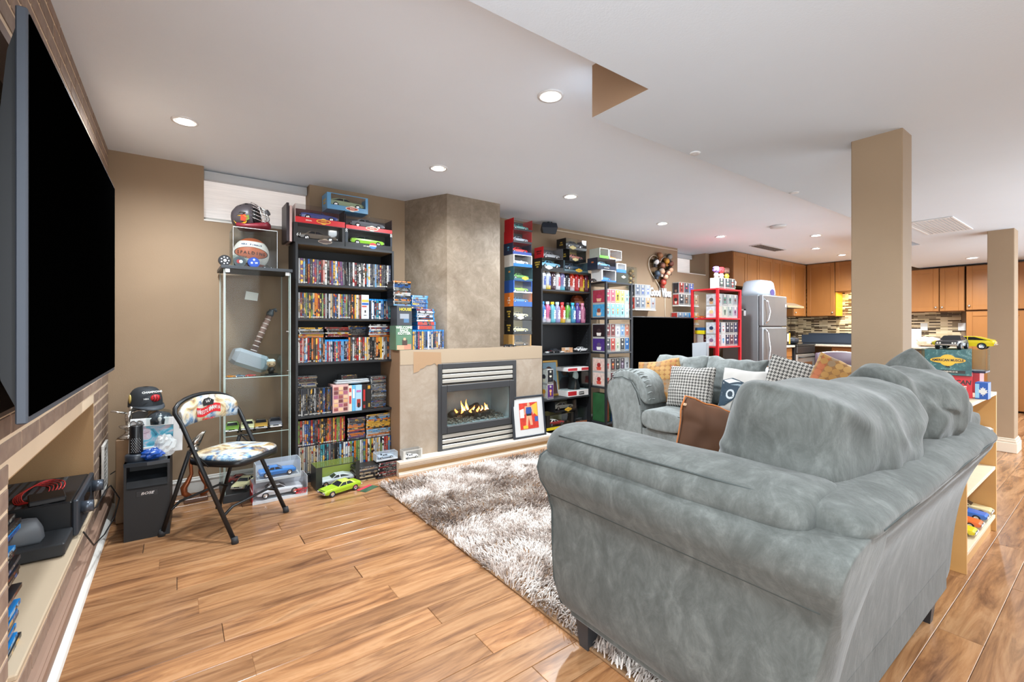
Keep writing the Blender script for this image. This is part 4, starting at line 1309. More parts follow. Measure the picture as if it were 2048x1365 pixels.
pk = puck('black puck with a ring of white dots on the cabinet top', 450, '1c1c20', '1a1a1c', [(0, 0, .010)] + [(.023*math.cos(a*PI/3.5), .023*math.sin(a*PI/3.5), .0045) for a in range(7)])
pk = puck('grey puck with a red and white centre in a square clear holder', 480, '4a4c52', '55575c', [(0.006, 0, .012)])
q = MB(); q.disc((-.008, -.0009, .038), .014, 'y', 18); part('red_print', q, mat('c23838', .4), pk)
q = MB(); q.box((-.04, -.004, 0), (.04, -.002, .082)); q.box((-.04, .026, 0), (.04, .028, .082)); q.box((-.043, -.004, 0), (-.04, .028, .082)); q.box((.04, -.004, 0), (.043, .028, .082)); part('holder', q, CLEAR, pk)
pk = puck('bright blue puck with a white leaf and letter on the cabinet top', 508, '23479a', '1d3c86', [(-.014, -.004, .007), (0, .02, .007)])
text('W', .018, WHITE, pk, (.015, -.0014, .034), bold=.03)
p_ = at(535, 522, Y=3.77); car('small dark toy car next to the blue puck', (p_.x, 3.765, TZ), .07, .1, '3a3a36')

# ================================================================ FILM BOOKCASE
BX0, BX1, BY0, BY1, BH = .742, 1.535, 3.84, 4.115, 1.89
bc = thing('bookcase', 'tall black bookcase packed with film cases between the glass cabinet and the fireplace', 'bookcase', ((BX0+BX1)/2, BY0, 0))
w2 = (BX1-BX0)/2; dd = BY1 - BY0
BKM = mat('1a1b1e', .5)
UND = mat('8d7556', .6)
for sx in (-1, 1):
    q = MB(); q.box((sx*w2, 0, 0), (sx*(w2 - .018), dd, BH), 0, .001); part('side_panel', q, BKM, bc)
q = MB(); q.box((-w2 + .018, dd - .006, .06), (w2 - .018, dd, BH)); part('back_panel', q, mat('16171a', .6), bc)
SHZ = [.07, .525, .945, 1.295, 1.566]
q = MB(); q.box((-w2 + .018, 0, BH - .018), (w2 - .018, dd - .006, BH)); part('top_board', q, BKM, bc)
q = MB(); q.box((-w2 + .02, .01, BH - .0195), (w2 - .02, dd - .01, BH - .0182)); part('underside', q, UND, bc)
for z in SHZ:
    q = MB(); q.box((-w2 + .0185, .002, z - .018), (w2 - .0185, dd - .007, z), 0, .001); sh = part('shelf', q, BKM, bc)
    if z > 1.2:
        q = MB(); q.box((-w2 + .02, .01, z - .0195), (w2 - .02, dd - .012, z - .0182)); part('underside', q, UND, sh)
q = MB(); q.box((-w2 + .018, .01, 0), (w2 - .018, .025, .052)); part('kick_board', q, BKM, bc)
G1 = 'discs in the film bookcase'
PD = ['17181b', '3b3d42', '6d7074', '5a4a3e', '3b3d42', 'b9babb', '17181b', '6d7074', '2b3350', '7c2426', 'e9e7e2', 'e2a49a', '6fa6cf', '3b3d42', '6b4a72']
PO = ['d9772c', 'e0a93a', '6d7074', '3b3d42', '5a4a3e', 'e2a49a', 'c9b592', 'b9babb', '7d9a4e', 'd9772c', '24508c', 'e9e7e2', '7c2426', '3b3d42', '17181b']
PM = ['17181b', '3b3d42', 'a82a2a', 'e9e7e2', '24508c', '6fa6cf', 'e0a93a', '5a4a3e', '6d7074', 'c9b592', 'd9772c', '17181b', '7d9a4e']
PB = ['17181b', 'b9babb', '24508c', 'e9e7e2', '6fa6cf', '3b3d42', 'a82a2a', '2c8a94']
CX0, CX1 = BX0 + .022, BX1 - .022
FY = BY0 + .012
case_row(CX0, CX1, FY, SHZ[4] + .001, 47, PD, 'in the top film row', G1, hvar=.004, hs=1.04, lean=lambda i: -.05 if 17 < i < 24 else 0)
xe = at(738, 600, Y=3.85).x
case_row(CX0, xe - .065, FY, SHZ[3] + .0003, 38, PO, 'in the second film row', G1, hvar=.004, hs=1.06)
def boxset(label, x0, x1, y, z, h, col, d=.14, prints=(), group=None, name='box_set', lean=0.0, cat='box set', txt=None):
    t = thing(name, label, cat, ((x0+x1)/2, y, z), 0, group)
    q = MB(); q.box((-(x1-x0)/2, 0, 0), ((x1-x0)/2, d, h), 0, .001); part('slipcase', q, mat(col, .4, var=.08, vs=20), t)
    for i, (nm, a, b_, hx) in enumerate(prints):
        w_ = x1 - x0
        q = MB(); q.box((-w_/2 + a[0]*w_, -.0008 - .0003*i, a[1]*h), (-w_/2 + b_[0]*w_, .0002, b_[1]*h)); part(nm, q, mat(hx, .4), t)
    for s_, sz, u, v, hx in (txt or ()):
        text(s_, sz, mat(hx, .4), t, (-(x1-x0)/2 + u*(x1-x0), -.003, v*h), bold=.02)
    return t
bs = boxset('wide silver box set with yellow, blue and red stripes in the second row', xe - .064, xe - .002, FY - .004, SHZ[3], .203, 'c9ccce', prints=(('yellow_stripe', (.04, .70), (.96, .80), 'd9a03c'), ('blue_stripe', (.04, .58), (.96, .67), '2f5a9c'), ('red_stripe', (.04, .49), (.7, .55), 'a8433c'), ('black_mark', (.42, .26), (.6, .36), '1c1c1e'), ('small_print', (.3, .14), (.7, .17), '6a6a6c')))
case_row(xe, CX1, FY, SHZ[3] + .0003, 9, PB, 'beside the striped box set', 'blu-ray cases in the film bookcase', 'blu', .004)
case_row(CX0, at(650, 700, Y=3.85).x, FY, SHZ[2] + .0003, 14, ['b9babb', '5a4a3e', 'd9772c', 'c9b592', '6fa6cf', '3b3d42', 'a82a2a', '6d7074', '17181b', 'e2a49a', 'c8483c', 'e9e7e2'], 'at the left of the third film row', G1, hs=1.03)
xa = at(650, 700, Y=3.85).x; xb = at(697, 700, Y=3.85).x
case_row(xa, xb, FY, SHZ[2] + .0003, 14, PB, 'amid the third film row', 'blu-ray cases in the film bookcase', 'blu', .004, hs=1.04)
case_row(xb, CX1, FY, SHZ[2] + .0003, 22, ['17181b', 'e9e7e2', 'd9772c', 'c9b592', 'a82a2a', 'e0a93a', '3b3d42', '6d7074', '5a4a3e', 'b9babb'], 'at the right of the third film row', G1, hs=1.03)
zt = SHZ[2] + .1975
case_pile(CX0 + .002, CX0 + .19, FY, zt, 6, ['e0a93a', 'd9772c', 'b9babb', '6d7074', '3b3d42'], 'of the left pile, third film row', 'piles on the third row', th=.0135)
case_pile(at(650, 700, Y=3.85).x + .02, at(650, 700, Y=3.85).x + .21, FY + .05, zt, 6, ['e9e7e2', 'a82a2a', 'c8483c', '3b3d42', 'e9e7e2', '7c2426'], 'of the red-white pile, third film row', 'piles on the third row', th=.0135, jit=.02)
case_pile(at(697, 700, Y=3.85).x + .015, at(697, 700, Y=3.85).x + .185, FY + .09, zt, 7, ['3b3d42', 'a82a2a', '17181b', '6d7074', '5a4a3e'], 'of the dark pile, third film row', 'piles on the third row', th=.0135, jit=.015)
case_pile(CX1 - .19, CX1 - .003, FY + .01, zt, 8, ['e9e7e2', '7c2426', '6fa6cf', 'd9772c', 'b9babb', 'e9e7e2'], 'of the right pile, third film row', 'piles on the third row', th=.0135)
# fourth compartment
x1_ = at(665, 800, Y=3.85).x
case_row(CX0, x1_, FY, SHZ[1] + .0003, 22, ['17181b', '5a4a3e', '3b3d42', 'd9772c', '17181b', '24508c', '2b3350', 'b9babb', '3b3d42'], 'in the fourth film row', G1, hs=1.12)
def X(px): return at(px, 800, Y=3.85).x
boxset('wide pink box set crowded with small round faces in the fourth row', X(665) + .001, X(697), FY - .004, SHZ[1], .228, 'c9a09a', prints=[('face_print', (.08 + .3*(i % 3), .06 + .15*(i//3)), (.33 + .3*(i % 3), .17 + .15*(i//3)), ['8a4a48', 'd9b08c', '6a3a3c', 'caa070', '9a5a70'][i % 5]) for i in range(18)])
boxset('thin cream and red box set beside the pink one in the fourth row', X(697) + .001, X(704), FY, SHZ[1], .215, 'd8cbb8', prints=(('red_print', (.2, .3), (.8, .6), 'b8383a'), ('red_print', (.2, .75), (.8, .9), 'b8383a')))
boxset('thin light blue box set in the fourth row', X(704) + .001, X(711), FY, SHZ[1], .215, '5fa8cf', prints=(('white_print', (.2, .5), (.8, .85), 'e0e6ea'),))
boxset('pale blue box set with a red and black figure in the fourth row', X(711) + .001, X(724), FY, SHZ[1], .215, '9cc0d8', prints=(('figure_print', (.2, .15), (.8, .45), '9a3a30'), ('figure_print', (.35, .12), (.65, .3), '1c1c1e'), ('title_print', (.15, .72), (.85, .8), 'b06aa0')))
boxset('black box set with red vertical lettering in the fourth row', X(724) + .001, X(733), FY, SHZ[1], .215, '241a1a', prints=(('red_title', (.3, .35), (.7, .8), 'b82a2a'), ('red_mark', (.3, .08), (.7, .2), '9a2a2a')))
boxset('black box set with small gold marks in the fourth row', X(733) + .001, X(743), FY, SHZ[1], .215, '1e1c1a', prints=(('gold_mark', (.25, .82), (.75, .95), 'c08a2e'), ('gold_mark', (.35, .1), (.7, .25), '9a7a3a')))
z = case_pile(X(743) + .004, X(775), FY + .03, SHZ[1] + .0003, 26, ['3b3d42', '6d7074', '17181b', 'b9babb', '5a4a3e'], 'of the disc tower, fourth film row', 'CD cases in the film bookcase', 'cd', jit=.004)
case_pile(X(600), X(640), FY + .09, SHZ[1] + .2135, 9, ['c9b592', '7c2426', '6d7074', '5a4a3e', 'e9e7e2'], 'of the left pile, fourth film row', 'CD cases in the film bookcase', 'cd', jit=.01)
case_pile(X(690), X(722), FY + .1, SHZ[1] + .229, 6, ['3b3d42', '17181b', '5a4a3e'], 'of the pile behind the silver folder', 'CD cases in the film bookcase', 'cd', jit=.008)
ff = thing('silver_folder', 'thick silver zipped folder lying on the box sets in the fourth row', 'folder', ((X(672) + X(740))/2, FY + .003, SHZ[1] + .2285))
wf = (X(740) - X(672))/2
q = MB(); q.box((-wf, 0, 0), (wf, .09, .022), 0, .008); q.box((-wf + .01, .002, .0222), (wf - .005, .09, .034), 0, .006); part('cover', q, mat('b9bec2', .25, .5), ff)
q = MB(); q.box((-wf - .001, .01, .0085), (wf + .001, .088, .0125)); part('zip', q, mat('6a7074', .4), ff)
# bottom compartment, two tiers
x_a, x_b = CX0, at(687, 900, Y=3.84).x
case_row(x_a, x_b, FY - .01, SHZ[0] + .0003, 11, ['c9b592', 'b9babb', 'c9b592', '6d7074'], 'in the lowest row, pale left part', 'tapes in the lowest row', hs=1.12) if False else None
T1 = ['c9b592', 'c9b592', 'b9babb', 'c9b592', '6d7074']
xm = at(637, 900, Y=3.84).x
case_row(x_a, xm, FY - .008, SHZ[0] + .0003, 11, T1, 'in the pale part, lowest film row', G1, hs=1.13)
case_row(xm, x_b, FY - .008, SHZ[0] + .0003, 12, ['3b3d42', '2c8a94', 'e0a93a', '6d7074', '2b3350', '6fa6cf', '17181b', 'b9babb'], 'in the middle, lowest film row', G1, hs=1.13)
case_row(x_b, CX1, FY - .008, SHZ[0] + .0003, 25, ['e9e7e2', 'a82a2a', 'b9babb', '6fa6cf', 'a9b98a', 'c8483c', 'd9772c', 'e0a93a', 'e9e7e2', '7d9a4e', '24508c'], 'in the right part, lowest film row', G1, hs=1.10)
case_row(x_a, x_b + .02, FY + .01, SHZ[0] + .2165, 25, ['7d9a4e', 'a82a2a', '5a4a3e', 'e0a93a', 'c8483c', '24508c', '3b3d42', '6d7074', '17181b', 'c8483c', 'd9772c', 'b9babb'], 'in the upper tier, bottom compartment', G1, hs=1.06)
case_pile(at(692, 860, Y=3.85).x + .02, at(732, 860, Y=3.85).x, FY + .02, SHZ[0] + .211, 13, ['5a4a3e', '3b3d42', 'd9772c', '6b4a72', '6d7074', '17181b'], 'of the dark pile, bottom compartment', 'piles in the bottom compartment', jit=.004)
case_pile(at(732, 860, Y=3.85).x + .005, CX1 - .004, FY + .01, SHZ[0] + .211, 14, ['d9772c', 'b9babb', 'e9e7e2', '6d7074', '6fa6cf', 'e0a93a', 'b9babb'], 'of the bright pile, bottom compartment', 'piles in the bottom compartment', jit=.004)
# car boxes on top of the bookcase
TB = BH + .0005
x0, x1, x2 = at(588, 480, Y=3.86).x - .005, at(690, 480, Y=3.86).x, at(785, 490, Y=3.86).x - .002
wA, wB = x1 - x0 - .004, x2 - x1 - .004
carbox('boxed black car with the white number 61 on the film bookcase', ((x0 + x1)/2, 3.86, TB), wA, .17, .155, '211f20', '5a5550', '1a1a1b', .035, ('8a7a6a', '4a3a36'), None, None, '61', car_=('dark bronze toy coupe inside the number 61 box', '5a5148', {}), endc='e8e4dc', frame=.03)
cb_text = text('61', .035, WHITE, None, ((x0 + .033), 3.8575, TB + .06), shear=.2); tag(cb_text, 'white painted number 61 on the black car box', 'number')
COL.objects.unlink(cb_text); bpy.data.objects.remove(cb_text)
cbx = bpy.data.objects['boxed_car_carton']
text('61', .035, WHITE, cbx, (-wA/2 + .035, -.003, .06), shear=.2)
carbox('boxed green car with chequered corners and a round red, white and blue badge', ((x1 + x2)/2, 3.86, TB), wB, .17, .155, '1c2430', '3d4040', '191a1c', .042, None, None, '1971 MUSCLE CAR', None, car_=('bright green toy fastback inside the chequered box', '8cc63a', {'style': 'fastback', 'roof': '3a3f38'}), name='boxed_car_carton', frame=.022)
cbx = bpy.data.objects['boxed_car_carton.001']
q = MB(); q.prism([(.03*math.cos(PI*i/12), .022*math.sin(PI*i/12)) for i in range(13)], -.004, -.002, 'y'); part('badge_red', q, mat('c8282e', .4), cbx, loc=(.03, 0, .034))
q = MB(); q.prism([(-.03*math.cos(PI*i/12), -.022*math.sin(PI*i/12)) for i in range(13)], -.004, -.002, 'y'); part('badge_blue', q, mat('2a6ab0', .4), cbx, loc=(.03, 0, .026))
q = MB(); q.box((0, -.004, .026), (.06, -.002, .034)); part('badge_white', q, WHITE, cbx)
q = MB()
for i in range(3):
    for j in range(4):
        if (i + j) % 2 == 0:
            for xx in (-wB/2, wB/2 - .018): q.box((xx + i*.006, -.002, .125 + j*.007), (xx + i*.006 + .006, -.0008, .132 + j*.007))
part('chequer', q, WHITE, cbx)
Z2 = TB + .156
carbox('boxed blue open car with a red front strip above the number 61 box', ((x0 + x1)/2 + .008, 3.865, Z2), wA - .01, .165, .145, '26262a', '5a1e22', 'c8242c', .045, ('e0b43a', 'a8301e'), 'CHROME', 'SPECIAL', None, top=False, car_=('dark blue toy convertible inside the red-striped box', '2f3f86', {'style': 'open'}), plain_end='d9c3bf', badge=.02)
carbox('boxed grey car with a red strip and a cream badge above the chequered box', ((x1 + x2)/2 + .004, 3.865, Z2), wB - .004, .165, .12, '3a2426', '4a4244', 'd02a2e', .03, ('e6dcc4', 'b8442e'), 'MUSCLE', None, None, top=False, car_=('silver-grey toy car inside the red-striped box on the right', '6a6d74', {}), badge=.02)
carbox('light blue boxed car on the very top of the film bookcase pile', (at(695, 400, Y=3.9).x - .0, 3.885, Z2 + .1455), .335, .16, .135, '5f9ac6', '8a7a60', '5f9ac6', .04, ('f0e6d8', 'b8402e'), 'MUSCLE', None, 'AMERICAN/MUSCLE', car_=('pale green toy fastback inside the light blue box', '9aab8a', {'style': 'fastback'}), frame=.03, endc='e0b040')
for i, (dx, c, lab) in enumerate(((0, '2a2226', 'thin dark upright carton at the left end of the bookcase top'), (.022, 'c8aaa4', 'thin pinkish upright carton behind the number 61 box'))):
    q = MB(); q.box((0, 0, 0), (.018, .2, .30 - .02*i), 0, .002)
    solo('thin_carton', q, mat(c, .4, var=.15), lab, 'carton', (x0 - .045 + dx, 3.875, TB))
# ================================================================ FIREPLACE WALL
def plaster(lo, hi, sc=2.2):
    m, nt, p = _new('plaster')
    v = coords(nt, 'World')
    f = noise(nt, v, sc, 6, .7, .7); f2 = noise(nt, v, 9, 5, .75, 1.5)
    ff = math_(nt, 'ADD', math_(nt, 'MULTIPLY', f, .6), math_(nt, 'MULTIPLY', f2, .4))
    nt.links.new(ramp(nt, ff, [(.36, lo), (.5, '%02x%02x%02x' % tuple((int(lo[i:i+2], 16) + int(hi[i:i+2], 16))//2 for i in (0, 2, 4))), (.62, hi)]), p.inputs['Base Color'])
    p.inputs['Roughness'].default_value = .55
    bumpn(nt, p, f2, .08)
    return m
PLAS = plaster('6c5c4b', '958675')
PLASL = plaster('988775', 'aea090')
FYP = 3.66
MX0, MX1, MZ = 1.517, 3.075, 1.03
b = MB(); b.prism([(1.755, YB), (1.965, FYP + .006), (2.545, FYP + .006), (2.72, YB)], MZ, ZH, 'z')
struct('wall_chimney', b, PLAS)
b = MB()
FO = (1.945, 2.652, .335, .642)   # fire opening x0 x1 z0 z1
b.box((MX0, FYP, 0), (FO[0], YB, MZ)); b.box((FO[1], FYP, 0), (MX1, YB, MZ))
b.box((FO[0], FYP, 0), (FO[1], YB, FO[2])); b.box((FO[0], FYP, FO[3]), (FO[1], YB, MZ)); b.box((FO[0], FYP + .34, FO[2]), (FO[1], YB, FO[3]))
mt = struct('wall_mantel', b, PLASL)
q = MB(); q.box((MX0, FYP - .002, .905), (MX1, FYP, MZ), 0); struct('plain_band', q, wall_mat('a7937b', .02), mt)
q = MB(); q.box((MX0 - .002, FYP + .004, .1), (MX0, YB, MZ)); struct('brown_side', q, BROWN, mt)  # brown sheet over the left side of the mantel
pts = [(827, 704), (882, 705), (883, 738), (876, 733), (869, 727), (861, 731), (853, 731), (847, 737), (841, 738), (838, 743), (827, 747)]
q = MB(); P_ = [at(x, y, Y=FYP - .0025) for x, y in pts]; q.prism([(v.x, v.z) for v in P_], FYP - .0032, FYP - .002, 'y'); struct('bare_patch', q, wall_mat('a48363', .03), mt)
# hearth step with stacked mouldings
HX0, HX1, HY, HZ = 1.462, 3.14, 3.545, .118
prof = [(FYP, 0), (HY, 0), (HY, .018), (HY + .008, .022), (HY + .008, .03), (HY + .016, .034), (HY + .022, .06), (HY + .016, .068), (HY + .016, .078), (HY + .004, .084), (HY + .004, .094), (HY - .004, .1), (HY - .004, .118), (FYP, .118)]
b = MB(); b.prism(prof, HX0, HX1, 'x'); hearth = struct('trim_1', b, CREAMT)
q = MB(); q.prism([(HY + .0155, .0345), (HY + .0215, .0595), (HY + .0262, .0595), (HY + .0262, .0345)], HX0 + .001, HX1 - .001, 'x'); q.v = [(x, y - .0015, z) for x, y, z in q.v]; struct('brown_moulding', q, mat('a37d4f', .45), hearth)
q = MB(); q.box((HX0 + .004, HY + .002, .118), (HX1 - .004, FYP, .1195)); struct('hearth_top', q, mat('d9cdbd', .5), hearth)

# gas fireplace insert
FX0, FX1 = at(875, 800, Y=FYP).x, at(1031, 800, Y=FYP).x
FZ0, FZ1 = .12, .897
fp = thing('gas_fireplace', 'black gas fireplace insert with silver louvres and burning logs', 'fireplace', ((FX0 + FX1)/2, FYP, 0))
hw = (FX1 - FX0)/2
IRON = mat('38383a', .45)
SILV = mat('c2bdb4', .3, .35)
q = MB()
for a, b_ in (((-hw, -.016, FZ0), (-hw + .04, -.002, FZ1)), ((hw - .04, -.016, FZ0), (hw, -.002, FZ1)), ((-hw + .04, -.016, FZ1 - .045), (hw - .04, -.002, FZ1)), ((-hw + .04, -.016, FZ0), (hw - .04, -.002, FZ0 + .012))): q.box(a, b_, 0, .003)
part('surround', q, IRON, fp)
for z0_, z1_ in ((FZ0 + .012, .268), (.71, FZ1 - .045)):
    q = MB(); q.box((-hw + .04, -.004, z0_), (hw - .04, -.0022, z1_)); part('louvre_back', q, mat('121212', .7), fp)
for z in (.135, .182, .229, .722, .768, .814):
    q = MB(); q.box((-hw + .042, -.014, z), (hw - .042, -.0045, z + .034), 0, .004); part('louvre', q, SILV, fp)
DZ0, DZ1, GZ0, GZ1 = .272, .704, .335, .642
q = MB()
gx = hw - .085
for a, b_ in (((-hw + .03, -.024, DZ0), (-gx, -.005, DZ1)), ((gx, -.024, DZ0), (hw - .03, -.005, DZ1)), ((-gx, -.024, GZ1), (gx, -.005, DZ1)), ((-gx, -.024, DZ0), (gx, -.005, GZ0))): q.box(a, b_, 0, .004)
part('door_frame', q, IRON, fp)
q = MB(); q.box((-gx, -.014, GZ0), (gx, -.011, GZ1)); part('fire_glass', q, glass('eef2f2', .1), fp)
g0, g1 = FO[0] - (FX0 + FX1)/2, FO[1] - (FX0 + FX1)/2
q = MB(); e = .003
q.box((g0, .32, GZ0), (g1, .323, GZ1)); q.box((g0, 0, GZ0 + .001), (g0 + e, .32, GZ1)); q.box((g1 - e, 0, GZ0 + .001), (g1, .32, GZ1)); q.box((g0, 0, GZ1 - e), (g1, .32, GZ1)); q.box((g0, 0, GZ0), (g1, .32, GZ0 + e))
part('firebox', q, mat('b4c4c8', .6, var=.2, vs=5), fp)
q = MB()
rg = random.Random(5)
for i in range(420):
    x = rg.uniform(g0 + .015, g1 - .015); y = rg.uniform(.01, .29); s_ = rg.uniform(.006, .014)
    q.ell((x, y, GZ0 + .004 + rg.random()*.02 + y*.07), (s_, s_, s_*.75), 6, 4)
o = part('ember_bed', q, mat('8a8478', .9, var=.5, vs=60), fp); o['kind'] = 'stuff'
LOG = mat('4f4a44', .9, var=.4, vs=30)
for a, b_ in (((-.20, .20, .385), (.13, .23, .44)), ((-.10, .12, .40), (.19, .20, .39)), ((.02, .07, .37), (.2, .15, .375))):
    q = MB(); n = 10; rings = []
    A_, B_ = Vector(a), Vector(b_); t = (B_ - A_).normalized(); u1 = t.orthogonal().normalized(); u2 = t.cross(u1)
    for i in range(n + 1):
        u = i/n; c = A_ + (B_ - A_)*u + Vector((0, 0, .006*math.sin(u*9)))
        rr = .028*(1 + .2*math.sin(u*14 + a[0]*30))
        rings.append([c + (u1*math.cos(2*PI*k/10) + u2*math.sin(2*PI*k/10))*rr*(1 + .12*math.sin(k*2.3 + u*8)) for k in range(10)])
    q.skin(rings); part('log', q, LOG, fp)
FLAME = mat('ff9a4c', .5, emit=2.2); FL2 = mat('ffe2b0', .5, emit=3.0)
for i, (x, y, w_, h) in enumerate(((-.085, .17, .035, .115), (-.03, .17, .032, .125), (-.06, .15, .02, .07), (.035, .15, .025, .06), (.08, .14, .03, .05), (.12, .14, .025, .055), (.17, .15, .04, .075), (-.15, .17, .03, .045), (.2, .16, .02, .05), (-.02, .11, .03, .04), (.06, .11, .025, .035), (-.11, .12, .022, .035))):
    for sc_, mm in ((1, FLAME), (.62, FL2)):
        if sc_ < 1 and h < .05: continue
        q = MB(); rings = []
        for j in range(9):
            u = j/8; rr = w_*.5*sc_*(math.sin(PI*min(1, u*.85 + .18))**1.2)*(1 - u*.35) + .0006
            rings.append([(x + .01*math.sin(u*5 + i) + rr*math.cos(2*PI*k/8), y - (1 - sc_)*w_*.45 + rr*.6*math.sin(2*PI*k/8), .405 + h*sc_*u + (1 - sc_)*.01) for k in range(8)])
        q.skin(rings); part('flame', q, mm, fp)
# white boxed car and framed print on the hearth
HT = .1197
pb_ = at(806, 915, Y=3.60)
carbox('small white boxed car on the left end of the hearth step', (at(826, 910, Y=3.575).x, 3.575, HT), .17, .075, .078, 'cfcac2', '9a9690', None, top=True, car_=('small white toy coupe inside the white hearth box', 'eceae6', {'L': .12}), frame=.02)
fr = thing('framed_print', 'black framed magazine print in red and yellow leaning on the fireplace', 'framed print', (at(1060, 880, Y=3.6).x, 3.585, HT), 0, rot=(-.13, 0, -.02))
fw, fh = .205, .415
q = MB()
for a, b_ in (((-fw, 0, 0), (-fw + .022, .018, fh)), ((fw - .022, 0, 0), (fw, .018, fh)), ((-fw + .022, 0, 0), (fw - .022, .018, .022)), ((-fw + .022, 0, fh - .022), (fw - .022, .018, fh))): q.box(a, b_, 0, .003)
part('frame', q, mat('2b2f35', .35), fr)
q = MB(); q.box((-fw + .022, .006, .022), (fw - .022, .014, fh - .022)); part('mat_board', q, mat('c9c8c6', .6), fr)
q = MB(); q.box((-.115, .0045, .085), (.115, .006, .345)); part('print', q, mat('c93a2a', .5, var=.3, vs=30), fr)
for nm, pts, hx in (('print_yellow', [(-.03, .29), (.11, .34), (.112, .2), (.06, .24)], 'e2b03a'), ('print_yellow', [(-.08, .09), (-.02, .09), (-.02, .125), (-.08, .12)], 'dcb43a'), ('print_white', [(-.11, .2), (-.06, .2), (-.06, .29), (-.11, .28)], 'e8e0d4'), ('print_blue', [(.07, .15), (.112, .15), (.112, .2), (.07, .2)], '3a5a9a'),
                    ('print_legs', [(-.045, .12), (-.02, .12), (-.005, .2), (.01, .12), (.04, .12), (.03, .24), (-.03, .24)], 'd6a07c'), ('print_torso', [(-.03, .225), (.03, .225), (.045, .3), (-.045, .3)], '2c4a8c'), ('print_arms', [(-.06, .23), (-.045, .23), (-.03, .3), (.03, .3), (.05, .22), (.065, .23), (.045, .312), (-.045, .312)], 'd09a78'), ('print_belt', [(-.03, .215), (.03, .215), (.032, .235), (-.032, .235)], '2a2420')):
    k = {'print_yellow': 0, 'print_white': .0002, 'print_blue': .0003, 'print_legs': .0005, 'print_torso': .0008, 'print_arms': .001, 'print_belt': .0012}[nm]
    q = MB(); q.prism(pts, .0040 - k, .0044, 'y'); part(nm, q, mat(hx, .5), fr)
q = MB(); q.ell((0, .0034, .325), (.018, .0012, .021), 12, 8); part('print_head', q, mat('cf9a78', .5), fr)

# ---- left end of the mantel: film sets and blu-ray piles
MT_ = MZ + .0005
MY = 3.675
def mx(px, Y=MY): return at(px, 650, Y=Y).x
hK = at(800, 652, Y=MY).z - MZ
boxset('green film box set with a pale title and a group of people, on the mantel', mx(792), mx(824), MY, MT_, hK, '56785f', .14, prints=(('people_print', (.06, .02), (.5, .2), 'c9997a'), ('people_print', (.5, .02), (.95, .24), 'b8806a'), ('people_print', (.38, .2), (.7, .42), '4a3a34'), ('face_print', (.46, .4), (.6, .5), 'cf9f80')), txt=(('WELCOME', .03, .5, .92, 'e6e8dc'), ('BACK', .03, .5, .8, 'e6e8dc'), ('KOTTER', .03, .5, .68, 'e6e8dc')))
zK = MT_ + hK + .0005
hH = at(800, 612, Y=MY).z - zK
boxset('dark grey film box set with a yellow title standing on the green one', mx(794), mx(824), MY + .002, zK, hH, '3d3f44', .14, prints=(('face_print', (.2, .35), (.8, .6), '8a8f96'), ('prop_print', (.45, .15), (.8, .35), '4a6a8a')), txt=(('HOUSE', .034, .55, .82, 'd9c23a'),))
case_pile(mx(787), mx(822), MY + .004, zK + hH + .0008, 15, ['c9b592', 'b9babb', '3b3d42', 'd9772c', '6d7074', '6fa6cf', '17181b', '24508c', 'e9e7e2'], 'of the pile on the dark grey box set', 'pile on the mantel box sets', jit=.003)
case_row(mx(825), mx(884), MY, MT_, 16, ['17181b', 'b9babb', 'a82a2a', '6d7074', 'e0a93a', '3b3d42', 'c9b592', 'e9e7e2', '24508c'], 'in the row on the mantel', 'blu-ray row on the mantel', 'blu', .003)
xx = mx(886)
o = link('bluray_case', BLU_ME, None, (xx, MY, MT_), (0, 0, -.35), (1.3, 1, 1), '24508c'); tag(o, 'bright blue Blu-ray case turned sideways at the end of the mantel row', 'disc case', 'blu-ray row on the mantel')
zp = MT_ + .1725
zp = case_pile(mx(836), mx(872), MY + .004, zp, 2, ['c8483c', 'd9772c'], 'of the thick orange mantel pair', 'blu-ray piles on the mantel', 'blu', th=.036, jit=.002)
zp = case_pile(mx(834), mx(869), MY + .004, zp, 6, ['e9e7e2', 'b9babb', '7c2426', 'e9e7e2', '3b3d42'], 'of the white pile above the mantel row', 'blu-ray piles on the mantel', 'blu', th=.0185, jit=.003)
case_pile(mx(824), mx(857), MY + .004, zp, 7, ['24508c', '6fa6cf', 'e9e7e2', '24508c', '2c8a94'], 'of the topmost blue mantel pile', 'blu-ray piles on the mantel', 'blu', th=.0165, jit=.006, rz=.06)
